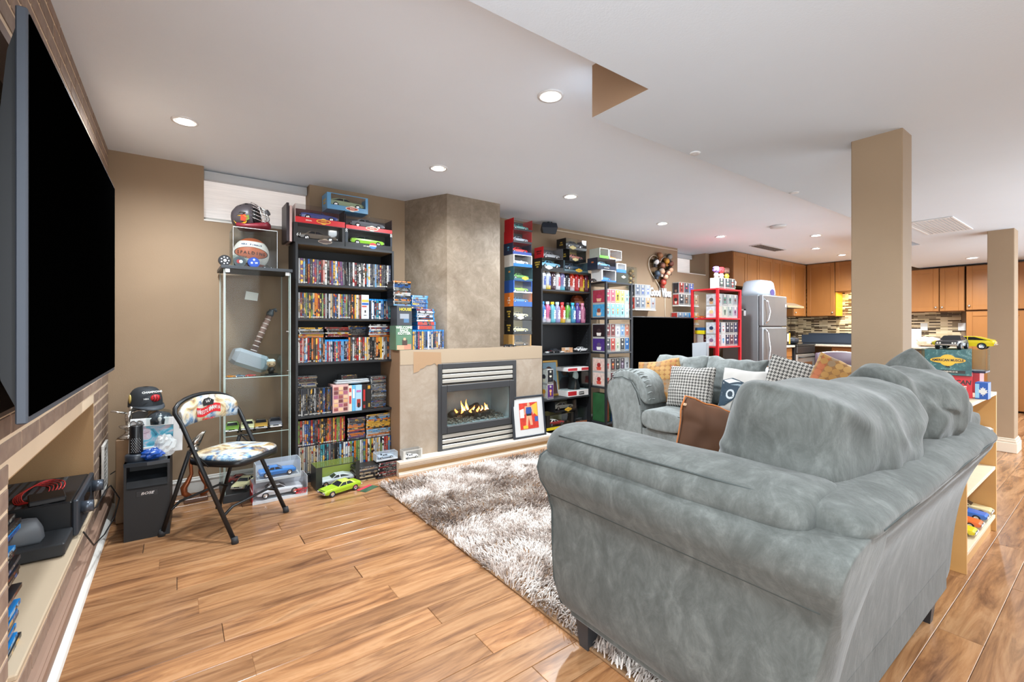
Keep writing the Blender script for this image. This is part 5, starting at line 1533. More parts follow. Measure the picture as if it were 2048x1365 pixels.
# ---- right end of the mantel: tower of boxed cars
RY_ = 3.70
xa_, xb_ = at(1027, 600, Y=RY_).x, at(1064, 600, Y=RY_).x
RW = xb_ - xa_
ys = [691, 667, 638, 611, 583.5, 558.5, 531, 507, 484, 459, 435]
zs = [at(1041, y, Y=RY_).z for y in ys]
zs = [MZ + (z - zs[0]) for z in zs]
spec = [
    ('gold wooden-framed boxed car at the bottom of the mantel tower', dict(ends='a98248', inner='6a6050', frame=.02, car_=('tan and black toy car inside the gold box', '8a7a5c', {}))),
    ('black boxed cream car, second from the bottom of the mantel tower', dict(ends='1b1a18', inner='b9a23a', strip='1b1a18', sh=.025, endtxt='MUSCLE/1969/CAR', car_=('cream toy car in the lower black mantel box', 'e6dca4', {}))),
    ('black boxed cream car with a white shield, third from the bottom of the mantel tower', dict(ends='1b1a18', inner='b7a83a', strip='1b1a18', sh=.03, logo=('dedad0', 'f0ece4'), badge=-.03, endtxt='MUSCLE/1970/CAR', car_=('cream toy car in the upper black mantel box', 'e9e2b0', {'style': 'fastback'}))),
    ('orange and navy boxed blue car in the mantel tower', dict(ends='d9772c', inner='3a4048', strip='1f4f8f', sh=.05, endtxt='HO/SUPER/LIFT', endc='f0e8d8', car_=('blue toy car inside the orange and navy box', '2f7fc0', {}))),
    ('blue boxed lime green car in the mantel tower', dict(ends='1f4f9f', inner='8a8a84', strip='e8e6e2', sh=.012, frame=.01, car_=('lime green toy car inside the blue box', '86bf2e', {'style': 'open'}))),
    ('dark teal boxed green car with a yellow logo in the mantel tower', dict(ends='2c5560', inner='31484e', strip='2c5560', sh=.02, logo=('e0b43a', 'c89a2a'), endtxt='CAR', endc='e8a03a', car_=('dark green toy car inside the teal box', '5a8a4a', {}))),
    ('white and blue boxed silver car in the mantel tower', dict(ends='d8d6d2', inner='9a9a9a', strip='1f5fb0', sh=.03, frame=.012, car_=('silver toy car inside the white and blue box', 'c4c8cc', {'style': 'open'}))),
    ('navy boxed red car in the mantel tower', dict(ends='24304c', inner='3a2e4a', strip='2b3f7c', sh=.028, endtxt='CAR/CO', endc='5fb0d8', car_=('red toy car inside the navy box', 'c02a2e', {}))),
    ('red-edged boxed grey car, second from the top of the mantel tower', dict(ends='c5242c', inner='4a4e54', strip='2a2a2e', sh=.022, plain_end='c5242c', car_=('grey toy car inside the red-edged box', '8f9aa4', {}))),
    ('red-edged boxed teal car at the top of the mantel tower', dict(ends='c5242c', inner='565a5e', strip='2a2a2e', sh=.02, plain_end='c5242c', car_=('teal toy car inside the top red-edged box', '4f9a98', {'style': 'fastback'}))),
]
for (lab, kw), z0, z1 in zip(spec, zs, zs[1:]):
    dx = CR.uniform(-.006, .006)
    carbox(lab, ((xa_ + xb_)/2 + dx, RY_ + CR.uniform(0, .008), z0 + .0006), RW, .16, (z1 - z0) - .0012, **kw)
for px, c, lab in ((1013, '1c1d20', 'black toy car at the left foot of the mantel tower'), (1022, '222428', 'second black toy car at the foot of the mantel tower')):
    p_ = at(px, 690, Y=3.68); car(lab, (p_.x + .01, 3.682, MT_), .09, -.2, c)

# ================================================================ BOTTLE BOOKCASE
B2X0, B2X1, B2Y, B2H = 3.2, 3.97, 3.82, 1.865
b2 = thing('bookcase', 'black bookcase holding two rows of coloured drink bottles, right of the fireplace', 'bookcase', ((B2X0 + B2X1)/2, B2Y, 0))
w2 = (B2X1 - B2X0)/2; dd = YB - .005 - B2Y
for sx in (-1, 1):
    q = MB(); q.box((sx*w2, 0, 0), (sx*(w2 - .02), dd, B2H), 0, .001); sp = part('side_panel', q, BKM, b2)
    q = MB()
    for j in range(44):
        for yy in (.05, .2): q.box((sx*(w2 - .0203) - .0003, yy, .2 + j*.037), (sx*(w2 - .0203) + .0003, yy + .004, .204 + j*.037))
    o = part('peg_holes', q, mat('8a8c90', .5), sp)
q = MB(); q.box((-w2 + .02, dd - .006, .05), (w2 - .02, dd, B2H)); part('back_panel', q, mat('1b1c20', .6), b2)
q = MB(); q.box((-w2 + .02, 0, B2H - .02), (w2 - .02, dd - .006, B2H)); part('top_board', q, BKM, b2)
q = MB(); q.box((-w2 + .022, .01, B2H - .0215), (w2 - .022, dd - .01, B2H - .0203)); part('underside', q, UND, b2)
SB = [.1, .425, .935, 1.275, 1.645]
for z in SB:
    q = MB(); q.box((-w2 + .0205, .002, z - .018), (w2 - .0205, dd - .007, z), 0, .001); sh = part('shelf', q, mat('26282b', .5), b2)
    if z > 1.2:
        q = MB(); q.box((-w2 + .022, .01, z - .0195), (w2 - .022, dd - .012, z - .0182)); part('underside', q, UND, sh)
bprof = [(.030, 0), (.034, .006), (.035, .04), (.033, .08), (.035, .12), (.035, .14), (.031, .165), (.017, .195), (.016, .2)]
bt = MB(); bt.lathe(bprof, 18, mis=[0, 0, 0, 0, 0, 0, 0, 0]); 
def bottle_mat():
    m, nt, p = _new('bottle_sleeve')
    oi = nt.nodes.new('ShaderNodeObjectInfo')
    s_ = nt.nodes.new('ShaderNodeSeparateXYZ'); nt.links.new(coords(nt, 'Object'), s_.inputs[0])
    oth = ramp(nt, math_(nt, 'FRACT', math_(nt, 'MULTIPLY', oi.outputs['Random'], 13.7)), [(0, 'b0aeb4'), (.3, 'b0487a'), (.5, '4a9cac'), (.7, 'b89f2c'), (.85, 'b0aeb4')], 'CONSTANT')
    f = ramp(nt, math_(nt, 'ADD', math_(nt, 'MULTIPLY', s_.outputs[2], 6.0), math_(nt, 'MULTIPLY', noise(nt, coords(nt, 'Object'), 30, 3), .35)), [(.22, 'ffffff'), (.62, '000000')])
    fac = math_(nt, 'MULTIPLY', f, math_(nt, 'GREATER_THAN', math_(nt, 'FRACT', math_(nt, 'MULTIPLY', oi.outputs['Random'], 5.3)), .45))
    nt.links.new(mixc(nt, fac, oi.outputs['Color'], oth), p.inputs['Base Color'])
    p.inputs['Roughness'].default_value = .25
    return m
BOT = bt.mesh('sleeve', bottle_mat())
cp = MB(); cp.lathe([(.0185, .198), (.0195, .2), (.0195, .222), (.018, .226), (.003, .227)], 16); CAP = cp.mesh('cap', OBJ)
def bottle(label, x, y, z, col, capc, tcol, s_=1.12, group='drink bottles'):
    t = thing('drink_bottle', label, 'bottle', (x, y, z), CR.uniform(-.15, .15), group); t.scale = (s_*.98, s_*.98, s_*.93)
    link('sleeve', BOT, t, color=dim(col, .55)); link('cap', CAP, t, color=capc)
    text('PRIME', .036, mat(tcol, .4), t, (0, -.0362, .09), (PI/2, PI/2, 0), ext=.0006, bold=.03)
r1 = [('e4e6ea', 'f0f0ee', '2b4a9a', 'white bottle with navy lettering'), ('dfe6ee', '3a8fd0', '2b4a9a', 'white bottle with a light blue cap'), ('4a2f3a', '55404a', 'd8d0d4', 'dark maroon bottle with pale lettering'), ('eae8ea', '3c3e44', 'c8324a', 'white bottle with crimson lettering'), ('8a86b8', '3e4048', 'ece8f0', 'lilac bottle with white lettering'),
      ('2a2c36', 'e0483a', 'd8dae0', 'black bottle with a red cap'), ('e2482c', '4a3a3a', 'f4e4dc', 'orange-red bottle'), ('d0242c', '3a3a3e', 'f4e4e4', 'bright red bottle with white lettering'), ('d84a2e', '3a3034', 'f0d83a', 'red bottle with yellow lettering'), ('6a2238', '2f4a9a', 'f0c83a', 'dark plum bottle with a blue cap')]
for i, (c, k, tcx, lab) in enumerate(r1):
    p_ = at(1085.5 + i*9.55, 580, Y=3.875)
    bottle(lab + ' in the upper bottle row', p_.x, 3.875, SB[4] + .0004, c, k, tcx)
r2 = [('3a7fc8', '2f7fc8', 'e8f0f6', 'blue bottle with a blue cap'), ('e46a9a', 'e8e8ea', '2a2a3a', 'pink and white bottle with a white cap'), ('6fc8d8', 'e8c82e', 'e4e6ea', 'aqua bottle with a yellow cap'), ('a8a4d0', 'b8dce4', 'e8e8f0', 'pale lilac bottle with a light cap'), ('d8383a', 'd83a3a', 'f4e8e8', 'red and teal bottle with a red cap'),
      ('7ac84a', '2f3a38', '20302a', 'lime green bottle with a dark cap'), ('4aa4d0', '3ab8d0', 'e6eef4', 'sky blue bottle with a turquoise cap'), ('6a4aa8', '5a4a9a', 'e8e0f4', 'purple bottle'), ('e088a8', 'e898b0', '6a2a4a', 'rose pink bottle with a pink cap')]
for i, (c, k, tcx, lab) in enumerate(r2):
    p_ = at(1085 + i*9.75 + (1.5 if i > 4 else 0), 640, Y=3.875)
    bottle(lab + ' in the lower bottle row', p_.x, 3.875, SB[3] + .0004, c, k, tcx)
figure('bobble_figure', 'brown shaggy-haired bobble figurine behind the purple bottle', (at(1157, 620, Y=3.99).x, 3.99, SB[3]), .36, '9a5a34', '8a3f22', '5a3a2a')
for px, c, L, lab, rz_ in ((1096, 'd8dad8', .07, 'tiny white toy car at the left of the car shelf', .1), (1110, '1d1e22', .18, 'black toy car on the shelf under the bottles', .2), (1124, 'e0e0dc', .07, 'tiny white toy car beside the black toy car', -.2), (1164, 'e6e6e4', .2, 'white toy sedan at the right end of the car shelf', .05)):
    p_ = at(px, 704, Y=3.88); car(lab, (p_.x, 3.89, SB[2] + .0004), L, rz_, c)
carbox('tiny clear and orange boxed car on the car shelf', (at(1138, 703, Y=3.87).x, 3.87, SB[2] + .0004), .12, .06, .055, 'd8a880', 'c9bfb4', None, car_=('tiny tan toy car inside the tiny clear box', 'c0844a', {'L': .08}))
pf_ = thing('gold_portrait', 'gold framed portrait of a dark-haired person under a blue sky in the bookcase', 'framed picture', (at(1103, 785, Y=3.98).x, 3.985, SB[1] + .0005), 0, rot=(-.12, 0, 0))
q = MB(); W_, H_ = .145, .42
for a, b_ in (((-W_, 0, 0), (-W_ + .028, .025, H_)), ((W_ - .028, 0, 0), (W_, .025, H_)), ((-W_ + .028, 0, 0), (W_ - .028, .025, .028)), ((-W_ + .028, 0, H_ - .028), (W_ - .028, .025, H_))): q.box(a, b_, 0, .006)
part('frame', q, mat('a07a34', .35, .5), pf_)
q = MB()
for k in range(22): q.ell((-W_ + .014, -.001, .012 + k*.0188), (.006, .004, .006), 6, 4); q.ell((W_ - .014, -.001, .012 + k*.0188), (.006, .004, .006), 6, 4)
part('beading', q, mat('c09a4a', .3, .6), pf_)
q = MB(); q.box((-W_ + .028, .006, .028), (W_ - .028, .02, H_ - .028)); part('canvas', q, mat('8fb0c4', .6, var=.15), pf_)
q = MB(); q.prism([(-.11, .03), (.11, .03), (.1, .16), (.04, .21), (-.04, .21), (-.1, .16)], .004, .006, 'y'); part('painted_dress', q, mat('4a2a24', .6), pf_)
q = MB(); q.ell((0, .004, .285), (.055, .004, .062), 14, 10); part('painted_hair', q, mat('4a2c1e', .6), pf_)
q = MB(); q.ell((0, .001, .27), (.036, .004, .046), 14, 10); part('painted_face', q, mat('c08a66', .6), pf_)
for px, z_, pnl, fg, lab in ((1101, 0, '6a3a8c', ('e0b090', 'e2a03a'), 'white figure box with a purple panel under the other in front of the gold portrait'), (1101, 1, '23242a', ('e8e4c8', '3a3a40'), 'white figure box with a black panel stacked in front of the gold portrait')):
    figbox(lab, (at(px, 790, Y=3.84).x, 3.84, SB[1] + .0005 + z_*.1665), pnl, fg, H=.166, D=.12, side='dfe4dc')
bg = thing('large_figure_box', 'large white and red window box holding a black-robed pale-headed figure', 'collectible box', (at(1157, 790, Y=3.83).x, 3.83, SB[1] + .0005), .0)
W_, H_, D_ = .165, .335, .2
q = MB(); q.box((-W_, 0, 0), (W_, D_, .07), 0, .002); q.box((-W_, 0, H_ - .045), (W_, D_, H_), 0, .002); q.box((-W_, D_ - .004, .07), (W_, D_, H_ - .045)); part('carton', q, mat('e9e6e4', .4), bg)
q = MB(); q.box((-W_, -.001, .012), (-.03, .0002, .06)); q.box((-W_, -.001, H_ - .038), (-.02, .0002, H_ - .008)); q.box((.05, -.001, H_ - .038), (W_, .0002, H_ - .008)); part('red_band', q, mat('b8262e', .4), bg)
q = MB(); q.box((-W_, .0005, .07), (-W_ + .002, D_ - .004, H_ - .045)); q.box((W_ - .002, .0005, .07), (W_, D_ - .004, H_ - .045)); q.box((-W_ + .002, .0005, .07), (W_ - .002, .002, H_ - .045)); part('window_pane', q, CLEAR, bg)
q = MB(); q.box((-W_ + .004, D_ - .008, .07), (W_ - .004, D_ - .0045, H_ - .045)); part('backing_card', q, mat('22262c', .5), bg)
q = MB(); q.box((.01, -.0012, .014), (.09, .0001, .05)); part('name_plate', q, BLACK, bg)
text('GHOST', .022, WHITE, bg, (.05, -.0016, .032), bold=.03)
rb = thing('robed_figure', 'black-robed vinyl figure with a pale oval head inside the large window box', 'figurine', (bg.location.x + .02, 3.93, SB[1] + .0715))
q = MB(); q.lathe([(.07, 0), (.075, .02), (.05, .1), (.055, .14)], 16); q.ell((0, .01, .165), (.062, .05, .055), 14, 10); part('robe', q, mat('17181b', .7), rb)
q = MB(); q.ell((0, -.028, .155), (.042, .03, .058), 14, 10); part('head', q, mat('d8d8d6', .5), rb)
zB = SB[0] + .0005
carbox('black and yellow boxed maroon car low in the bottle bookcase', (at(1120, 862, Y=3.77).x + .0, 3.765, zB), .40, .2, .165, '1b1c1a', '8a8a5a', 'd8c42a', .03, None, None, None, 'MUSCLE/CAR', car_=('maroon toy car inside the black and yellow box', '8c2a2c', {'roof': 'd8d4cc', 'L': .24}), frame=.05)
carbox('dark boxed silver-grey car on top of the black and yellow box', (at(1132, 825, Y=3.83).x, 3.83, zB + .1665), .33, .16, .125, '25272a', '8a8674', '1b1c1e', .02, ('d0a83a', 'b88a2a'), car_=('silver-grey toy car inside the dark box', '9a9c94', {'style': 'fastback'}))
carbox('grey boxed car with an orange rim in the bookcase corner', (at(1163, 850, Y=3.86).x, 3.865, zB), .19, .16, .17, '3a3c3e', '55585a', 'b8704a', .02, car_=('dark grey toy car inside the orange-rimmed box', '5a5e62', {'L': .16}))
carbox('pale boxed white car on the floor in front of the bottle bookcase', (at(1117, 880, Y=3.66).x + .1, 3.70, .0005), .33, .05, .078, '3a3d42', 'b8bcc0', None, car_=None)
car('grey toy car on the floor in front of the bottle bookcase', (at(1180, 868, Y=3.66).x, 3.65, .0005), .26, .1, '4a545c', style='fastback')
car('pale blue toy car on the floor beside the black metal rack', (at(1196, 862, Y=3.70).x + .03, 3.74, .0005), .14, .5, '9ab4c4')

# boxed cars on top of the bottle bookcase
T2 = B2H + .0005
def topbox(px0, px1, Y, z, H, lab, D=.16, **kw):
    a, b_ = at(px0, 500, Y=Y).x, at(px1, 500, Y=Y).x
    carbox(lab, ((a + b_)/2, Y, z), b_ - a, D, H, **kw)
topbox(1084, 1127, 3.83, T2, .125, 'black boxed light blue car at the left on the bottle bookcase', ends='191a1c', inner='6a7a5a', strip='191a1c', sh=.03, logo=('e6e2d8', 'f0ece0'), badge=-.06, endtxt='AMERICAN/GRAFFITI/CAR', car_=('light blue toy car inside the black box', '6fb0d0', {}))
topbox(1129, 1176, 3.835, T2, .125, 'grey-blue boxed dark car with a yellow logo on the bottle bookcase', ends='5a747e', inner='3a5058', strip='4a646e', sh=.025, logo=('e0b83a', 'd0a02a'), car_=('dark blue toy car inside the grey-blue box', '2f4a60', {}))
topbox(1087, 1126, 3.84, T2 + .1258, .125, 'red and clear boxed silver car on the bottle bookcase', ends='4a4a4c', inner='44464a', plain_end='c8242e', top=False, endtxt='AMERICAN/MUSCLE', endc='2a1a1a', car_=('silver-grey toy car inside the red-ended box', '8a8e94', {}))
topbox(1139, 1172, 3.845, T2 + .1258, .135, 'black boxed pink and yellow car stacked on the grey-blue box', ends='1a1b1e', inner='b09a4a', strip='1a1b1e', sh=.03, logo=('d8c48a', 'e0d0a0'), badge=-.04, endtxt='CAR/SHOP', car_=('coral pink toy car inside the black stacked box', 'd88a7a', {}))
topbox(1132, 1173, 3.85, T2 + .2615, .125, 'topmost black boxed dark car on the bottle bookcase', ends='1a1b1e', inner='8a8a4a', strip='17181a', sh=.03, logo=('b8a86a', 'c8b87a'), badge=-.06, txt=None, endtxt='1000/HORSE', car_=('black toy car inside the topmost black box', '3a3e44', {}))
# surround speaker high on the wall
sp_ = at(1097, 458, Y=3.95)
ws = thing('surround_speaker', 'black surround speaker on a ceiling bracket above the red boxed car', 'speaker', (sp_.x, 3.95, sp_.z), -.5)
q = MB(); q.skin([[(-.07, -.06, -.06), (.07, -.06, -.07), (.07, .05, -.05), (-.07, .05, -.04)], [(-.09, -.08, .0), (.09, -.08, .0), (.08, .06, .0), (-.08, .06, .0)], [(-.08, -.06, .06), (.08, -.06, .055), (.07, .05, .06), (-.07, .05, .06)]], 0, False); part('cabinet', q, mat('1c2430', .5), ws)
q = MB(); q.tube([(0, 0, .058), (0, .02, .09), (0, .05, .12), (0, .1, .14)], .012, 8); q.tube([(.03, .0, .06), (.045, .02, .1), (.02, .06, .12)], .008, 6); part('bracket', q, mat('55585c', .35, .6), ws)
q = MB(); q.lathe([(.05, .132), (.05, .148), (.02, .15)], 14, 0, (0, .1, 0)); part('mount_plate', q, mat('4a4c50', .5), ws)
# thin conduit at the top of the wall
q = MB(); q.box((3.6, YB - .012, 2.385), (6.14, YB, 2.40)); struct('trim_2', q, mat('b9a893', .5))
# ================================================================ BLACK METAL RACK with figure boxes
KX0, KX1, KY0, KY1 = 3.985, 4.455, 3.60, 4.0
def rack(label, X0, X1, Y0, Y1, H, shelves, hexc, r=.012, name='metal_rack'):
    t = thing(name, label, 'shelf rack', ((X0 + X1)/2, Y0, 0))
    w, d = (X1 - X0)/2, Y1 - Y0
    m = mat(hexc, .4, .2)
    for sx in (-1, 1):
        for y in (0, d):
            q = MB(); q.box((sx*w - r*(sx > 0)*2, y - (r*2 if y else 0), 0), (sx*w + r*(sx < 0)*2, y + (0 if y else r*2), H), 0, .001); part('post', q, m, t)
    for z in shelves:
        q = MB(); q.box((-w + .001, .001, z - .02), (w - .001, d - .001, z - .006), 0, .001); q.box((-w + .002, .002, z - .006), (w - .002, d - .002, z)); part('shelf', q, m, t)
    return t
ksh = [at(1201, y, Y=KY0).z for y in (562, 635, 706, 777, 850)]
kH = ksh[0] + .002
rack('black metal rack of figure boxes between the bottle bookcase and the small television', KX0, KX1, KY0, KY1, kH, ksh, '2e3034')
GF = 'figure boxes on the black rack'
SK = ('dcb493', '2b2b30')
lvl = {
 1: [[('d9607a', ('e0b090', 'b03a5a')), ('d86a7c', ('e0b090', '7a4a5a')), ('e2b84a', ('3a2f24', '241c18')), ('cdd07a', ('e6c8a0', '5a6a3a')), ('a8d8e6', ('e6c8a0', '3a4a5a'))],
     [('8fcbe4', ('e6c0a0', '8a4a3a')), ('8fcbe4', ('e0b090', 'a85a3a')), ('8acbe6', ('d8a45a', 'b07a2a')), ('9ad0e6', ('e6c8a0', '2a2a30')), ('cfe4ec', ('e6d8c0', '7a8a8a'))]],
 2: [[('8c3a3c', ('e6dcd4', '3a2a2c')), ('8c3836', ('b8a89a', '3a2c2a')), ('dcdce2', ('c8b4b8', '5a5a6a')), ('8fb0d0', ('e0e4ea', '4a6a9a')), ('cf8a72', ('e8d8cc', 'a84a3a'))],
     [('3a3c40', ('e4e0da', '5a4a6a')), ('d04a3c', ('e0c8a8', '6a2a2a')), ('d8d8c8', ('c8d0a0', '5a7a5a')), ('2e3034', ('d8d4cc', '5a5c60')), ('2a7ac0', ('e4e4e8', '2a4a8a'))]],
 3: [[('e8d4c8', ('c84a3a', '9a2a2a')), ('4a2a26', ('e09a4a', 'c8503a')), ('2a2a2c', ('d8c8b8', '6a5a4a')), ('5a4a5a', ('b8a8b8', '8a7a8a')), ('d4d8dc', ('3a3c42', '2a2a30'))],
     [('e8dcd0', ('c84a3a', '9a2a2a')), ('6a2a30', ('e0d4cc', 'b84a4a')), ('3a3a3e', ('d0c8c0', '6a6a70')), ('8a7a8a', ('d8d0d8', '5a4a5a')), ('c8ccd0', ('6a6c72', '4a4a50'))]],
}
SIDES = {(1, 0): 'a83a4c', (1, 1): '4a9ac8', (2, 0): '2a1c20', (2, 1): '4a3078', (3, 0): 'dcbcb0', (3, 1): 'dcc4b8'}
rn = {0: 'upper', 1: 'lower'}
ln = {1: 'top', 2: 'second', 3: 'third'}
def cname(h):
    best = None
    tab = dict(CNAME); tab.update({'f0c8d0': 'pink', 'd9607a': 'rose pink', 'cdd07a': 'lime yellow', 'a8d8e6': 'pale blue', '8fcbe4': 'sky blue', 'cf8a72': 'salmon', '4a3078': 'violet', 'e2b84a': 'golden'})
    r_ = [int(h[i:i+2], 16) for i in (0, 2, 4)]
    return min(tab.items(), key=lambda kv: sum((a - int(kv[0][i*2:i*2+2], 16))**2 for i, a in enumerate(r_)))[1]
for L_ in (1, 2, 3):
    z0 = ksh[L_]
    hh = min(.166, (ksh[L_ - 1] - .02 - z0 - .004)/2)
    wbx = (KX1 - KX0 - .05)/5
    for row in (0, 1):
        for i, (pn_, fg) in enumerate(lvl[L_][row]):
            x = KX0 + .026 + (i + .5)*wbx
            figbox('%s figure box, %s from left, %s row, %s level of the black rack' % (cname(pn_), nth(i + 1), rn[row], ln[L_]), (x, KY0 + .03, z0 + .0006 + (1 - row)*(hh + .0005)), pn_, fg, group=GF, W=round(wbx - .002, 4), D=.21 if i == 0 else .13, H=round(hh, 4), side=SIDES[(L_, row)] if i == 0 else None)
# things on the lowest level of the rack
gx_ = KX0 + .075
t = thing('album_stack', 'tall green and brown ribbed album standing on the lowest rack level', 'album', (gx_, KY0 + .04, ksh[4] + .0006))
q = MB(); q.box((-.045, 0, 0), (.045, .2, .33), 0, .004); part('cover', q, mat('2c5a34', .5, var=.3), t)
q = MB(); q.box((-.008, -.004, .01), (.012, .0, .31)); part('spine_strip', q, mat('8a4a30', .5), t)
q = MB()
for k in range(15): q.box((-.044, -.003, .012 + k*.021), (-.01, -.0005, .02 + k*.021)); q.box((.014, -.003, .012 + k*.021), (.044, -.0005, .02 + k*.021))
part('ribs', q, mat('1c3a22', .5), t)
t = thing('black_coil', 'black ribbed coil hanging beside the green album on the rack', 'coil', (gx_ + .12, KY0 + .1, ksh[4] + .0006))
q = MB()
for k in range(12): q.lathe([(.03, 0), (.04, .006), (.04, .012), (.03, .018)], 14, 0, (0, 0, .005 + k*.026))
part('rings', q, BLACK, t)
q = MB(); q.lathe([(.03, 0), (.03, .33)], 12); part('core', q, mat('2a2a2c', .6), t)
boxset('small blue and red carton in front of the black coil on the rack', gx_ + .09, gx_ + .17, KY0 + .03, ksh[4] + .0005, .16, '2f62b0', .05, prints=(('figure_print', (.12, .1), (.88, .65), 'b8453c'), ('figure_print', (.3, .3), (.7, .6), 'e0d4cc'), ('title_print', (.1, .78), (.9, .92), 'd8dce4')), cat='carton', name='small_carton')
# boxed cars on top of the rack
TR = kH + .0006
def rbox(px0, px1, Y, z, H, lab, D=.16, **kw):
    a, b_ = at(px0, 545, Y=Y).x, at(px1, 545, Y=Y).x
    carbox(lab, ((a + b_)/2, Y, z), b_ - a, D, H, **kw)
rbox(1203, 1232, 3.63, TR, .135, 'white and blue boxed bright blue car on the black rack', ends='d4d4d2', inner='8a8c90', strip='2a6ab8', sh=.016, frame=.02, car_=('bright blue toy car inside the white box', '2a86d0', {'style': 'fastback', 'L': .2}))
rbox(1233, 1256, 3.63, TR, .125, 'dark green box with a gold emblem at the right on the black rack', ends='2a2c28', inner='2a2c28', strip='2a2c26', sh=.12, logo=('d8cfae', 'c8b07a'), txt=None)
rbox(1195, 1231, 3.635, TR + .1358, .135, 'navy boxed light blue car with orange script on the black rack', ends='1c2438', inner='3a3f48', strip='1c2438', sh=.045, txt='Get Your Kicks', txtc='e8e0cc', endtxt='CAR', endc='e0803a', car_=('light blue toy car inside the navy script box', '5fa8d0', {'style': 'fastback', 'L': .22}))
rbox(1233, 1252, 3.66, TR + .1258, .11, 'white and blue carton behind the dark green box', ends='dcdcdc', inner='c8ccd0', strip='2a5aa8', sh=.04, frame=.02)
rbox(1199, 1217, 3.65, TR + .2715, .115, 'white and lime boxed pale car highest on the black rack', ends='c8d0c4', inner='a8c890', strip='6ac83a', sh=.03, frame=.01, car_=('pale cream toy car inside the lime box', 'e0e0cc', {'L': .11}))
rbox(1219, 1243, 3.66, TR + .2715, .115, 'clear box with a small orange car at the top of the black rack', ends='cfd0d0', inner='b0a49a', strip='d8d8d8', sh=.012, frame=.006, top=False, car_=('small orange toy truck inside the clear box', 'd88a3a', {'L': .15}))
car('black toy car at the left edge of the rack top', (at(1190, 556, Y=3.7).x, 3.72, TR), .11, .3, '1c1d20')
# clear hanging pack of figures at the rack's right
hp_ = at(1266, 575, Y=4.06)
t = thing('blister_pack', 'clear hanging blister pack with small brown figures above the figure boxes', 'blister pack', (hp_.x, 4.06, hp_.z))
q = MB(); q.box((-.09, 0, -.02), (.09, .05, .28), 0, .01); part('blister', q, CLEAR, t)
rg = random.Random(9)
for k in range(7):
    q = MB(); q.ell((rg.uniform(-.05, .05), .025, .02 + k*.034), (.026, .014, .022), 8, 6); part('mini_figure', q, mat(rg.choice(['8a6a4a', 'a88a5a', '4a4038', 'b89a6a']), .5), t)

# ================================================================ THINGS ON THE BACK WALL
hb_ = at(1322, 540, Y=4.085)
hb = thing('figure_board', 'heart-shaped clear wall board covered with small round-headed figures', 'wall board', (hb_.x, 4.085, hb_.z))
hpts = [(16*math.sin(t)**3/16*.27, (13*math.cos(t) - 5*math.cos(2*t) - 2*math.cos(3*t) - math.cos(4*t))/16*.27) for t in [2*PI*k/32 for k in range(32)]]
q = MB(); q.prism(hpts, .01, .018, 'y'); part('clear_heart', q, glass('f2eee6', .2), hb)
q = MB(); q.tube([(x, .014, z) for x, z in hpts] + [(hpts[0][0], .014, hpts[0][1])], .004, 6); part('heart_rim', q, mat('e4ddd0', .3), hb)
FG = [(-.15, .10, 'd8d8d8', '2a2a2e'), (-.06, .2, '9a6a44', '7a4a2c'), (.10, .13, 'c8902e', '8a5a1e'), (.17, .2, '8a8c88', '3a3a38'), (.2, .1, '6a3a2c', '3a2420'), (.0, .06, '8a5a44', '4a2c24'), (-.12, -.07, '3a4a5c', '22303c'), (-.01, -.03, 'c89a7c', 'a89a8c'), (.13, -.04, 'd8a888', '4a3428'), (.07, -.10, 'd8a888', '5a2c22'), (.02, -.19, 'b8402e', '8a2a22'), (.19, .01, 'd0a080', '2c241e')]
for x, z, sk, hr in FG:
    q = MB(); q.ell((x, -.03, z), (.045, .036, .04), 12, 8); o = part('figure_head', q, OBJ, hb, sk)
    q = MB(); q.ell((x, -.022, z + .014), (.05, .036, .036), 12, 8); part('hair', q, OBJ, o, hr)
    q = MB(); q.skin([[(x - .02, -.03, z - .075), (x + .02, -.03, z - .075), (x + .02, .005, z - .075), (x - .02, .005, z - .075)], [(x - .025, -.03, z - .03), (x + .025, -.03, z - .03), (x + .025, .005, z - .03), (x - .025, .005, z - .03)]], 0, False); part('body', q, OBJ, o, hr)
gv_ = at(1322, 586, Y=4.10)
gv = thing('wall_sign', 'pale cut-out wall sign reading Good Vibes below the heart board', 'sign', (gv_.x, 4.105, gv_.z))
text('Good Vibes', .17, mat('d4d6da', .4), gv, (0, 0, 0), ext=.02, bold=.03, squeeze=.62, name='sign_letters')
def wallshelf(label, px0, px1, py, Y=4.0):
    a, b_ = at(px0, py, Y=Y), at(px1, py, Y=Y)
    t = thing('wall_ledge', label, 'shelf', ((a.x + b_.x)/2, YB, a.z))
    q = MB(); w_ = (b_.x - a.x)/2; q.box((-w_, -(YB - Y) - .01, -.012), (w_, -.001, 0), 0, .002); part('board', q, mat('d8d4cc', .4), t)
    return a.x, b_.x, a.z
def cluster(px0, px1, py, ny, label, where, cols, grp):
    x0, x1, z = wallshelf(label, px0, px1, py)
    k = 0
    for r_, n in enumerate(ny):
        w_ = (x1 - x0)/max(ny)
        for i in range(n):
            pn_, fg = cols[k % len(cols)]; k += 1
            figbox('%s figure box, %s in the %s row %s' % (cname(pn_), nth(i + 1), ('lower', 'upper')[r_] if len(ny) > 1 else 'only', where), (x0 + (i + .5)*w_, 4.0, z + .0006 + r_*.1725), pn_, fg, group=grp, W=round(w_ - .003, 4), D=.11, H=.172, side='2c2e36' if (i == 0 and r_) else ('a8302c' if i == 0 else None))
CL = [('6a6e78', ('e0e0e4', '2a2a30')), ('8a94a0', ('e4e4e6', '3a3e4a')), ('c8a888', ('2a2a2e', 'd88a3a')), ('a8aab0', ('6a3a34', '9a8a80')), ('7a8494', ('d8dade', '3a424e')), ('9098a4', ('e0e2e6', '2a4a9a')), ('b0b8c4', ('e8e8ec', '4a5a9a'))]
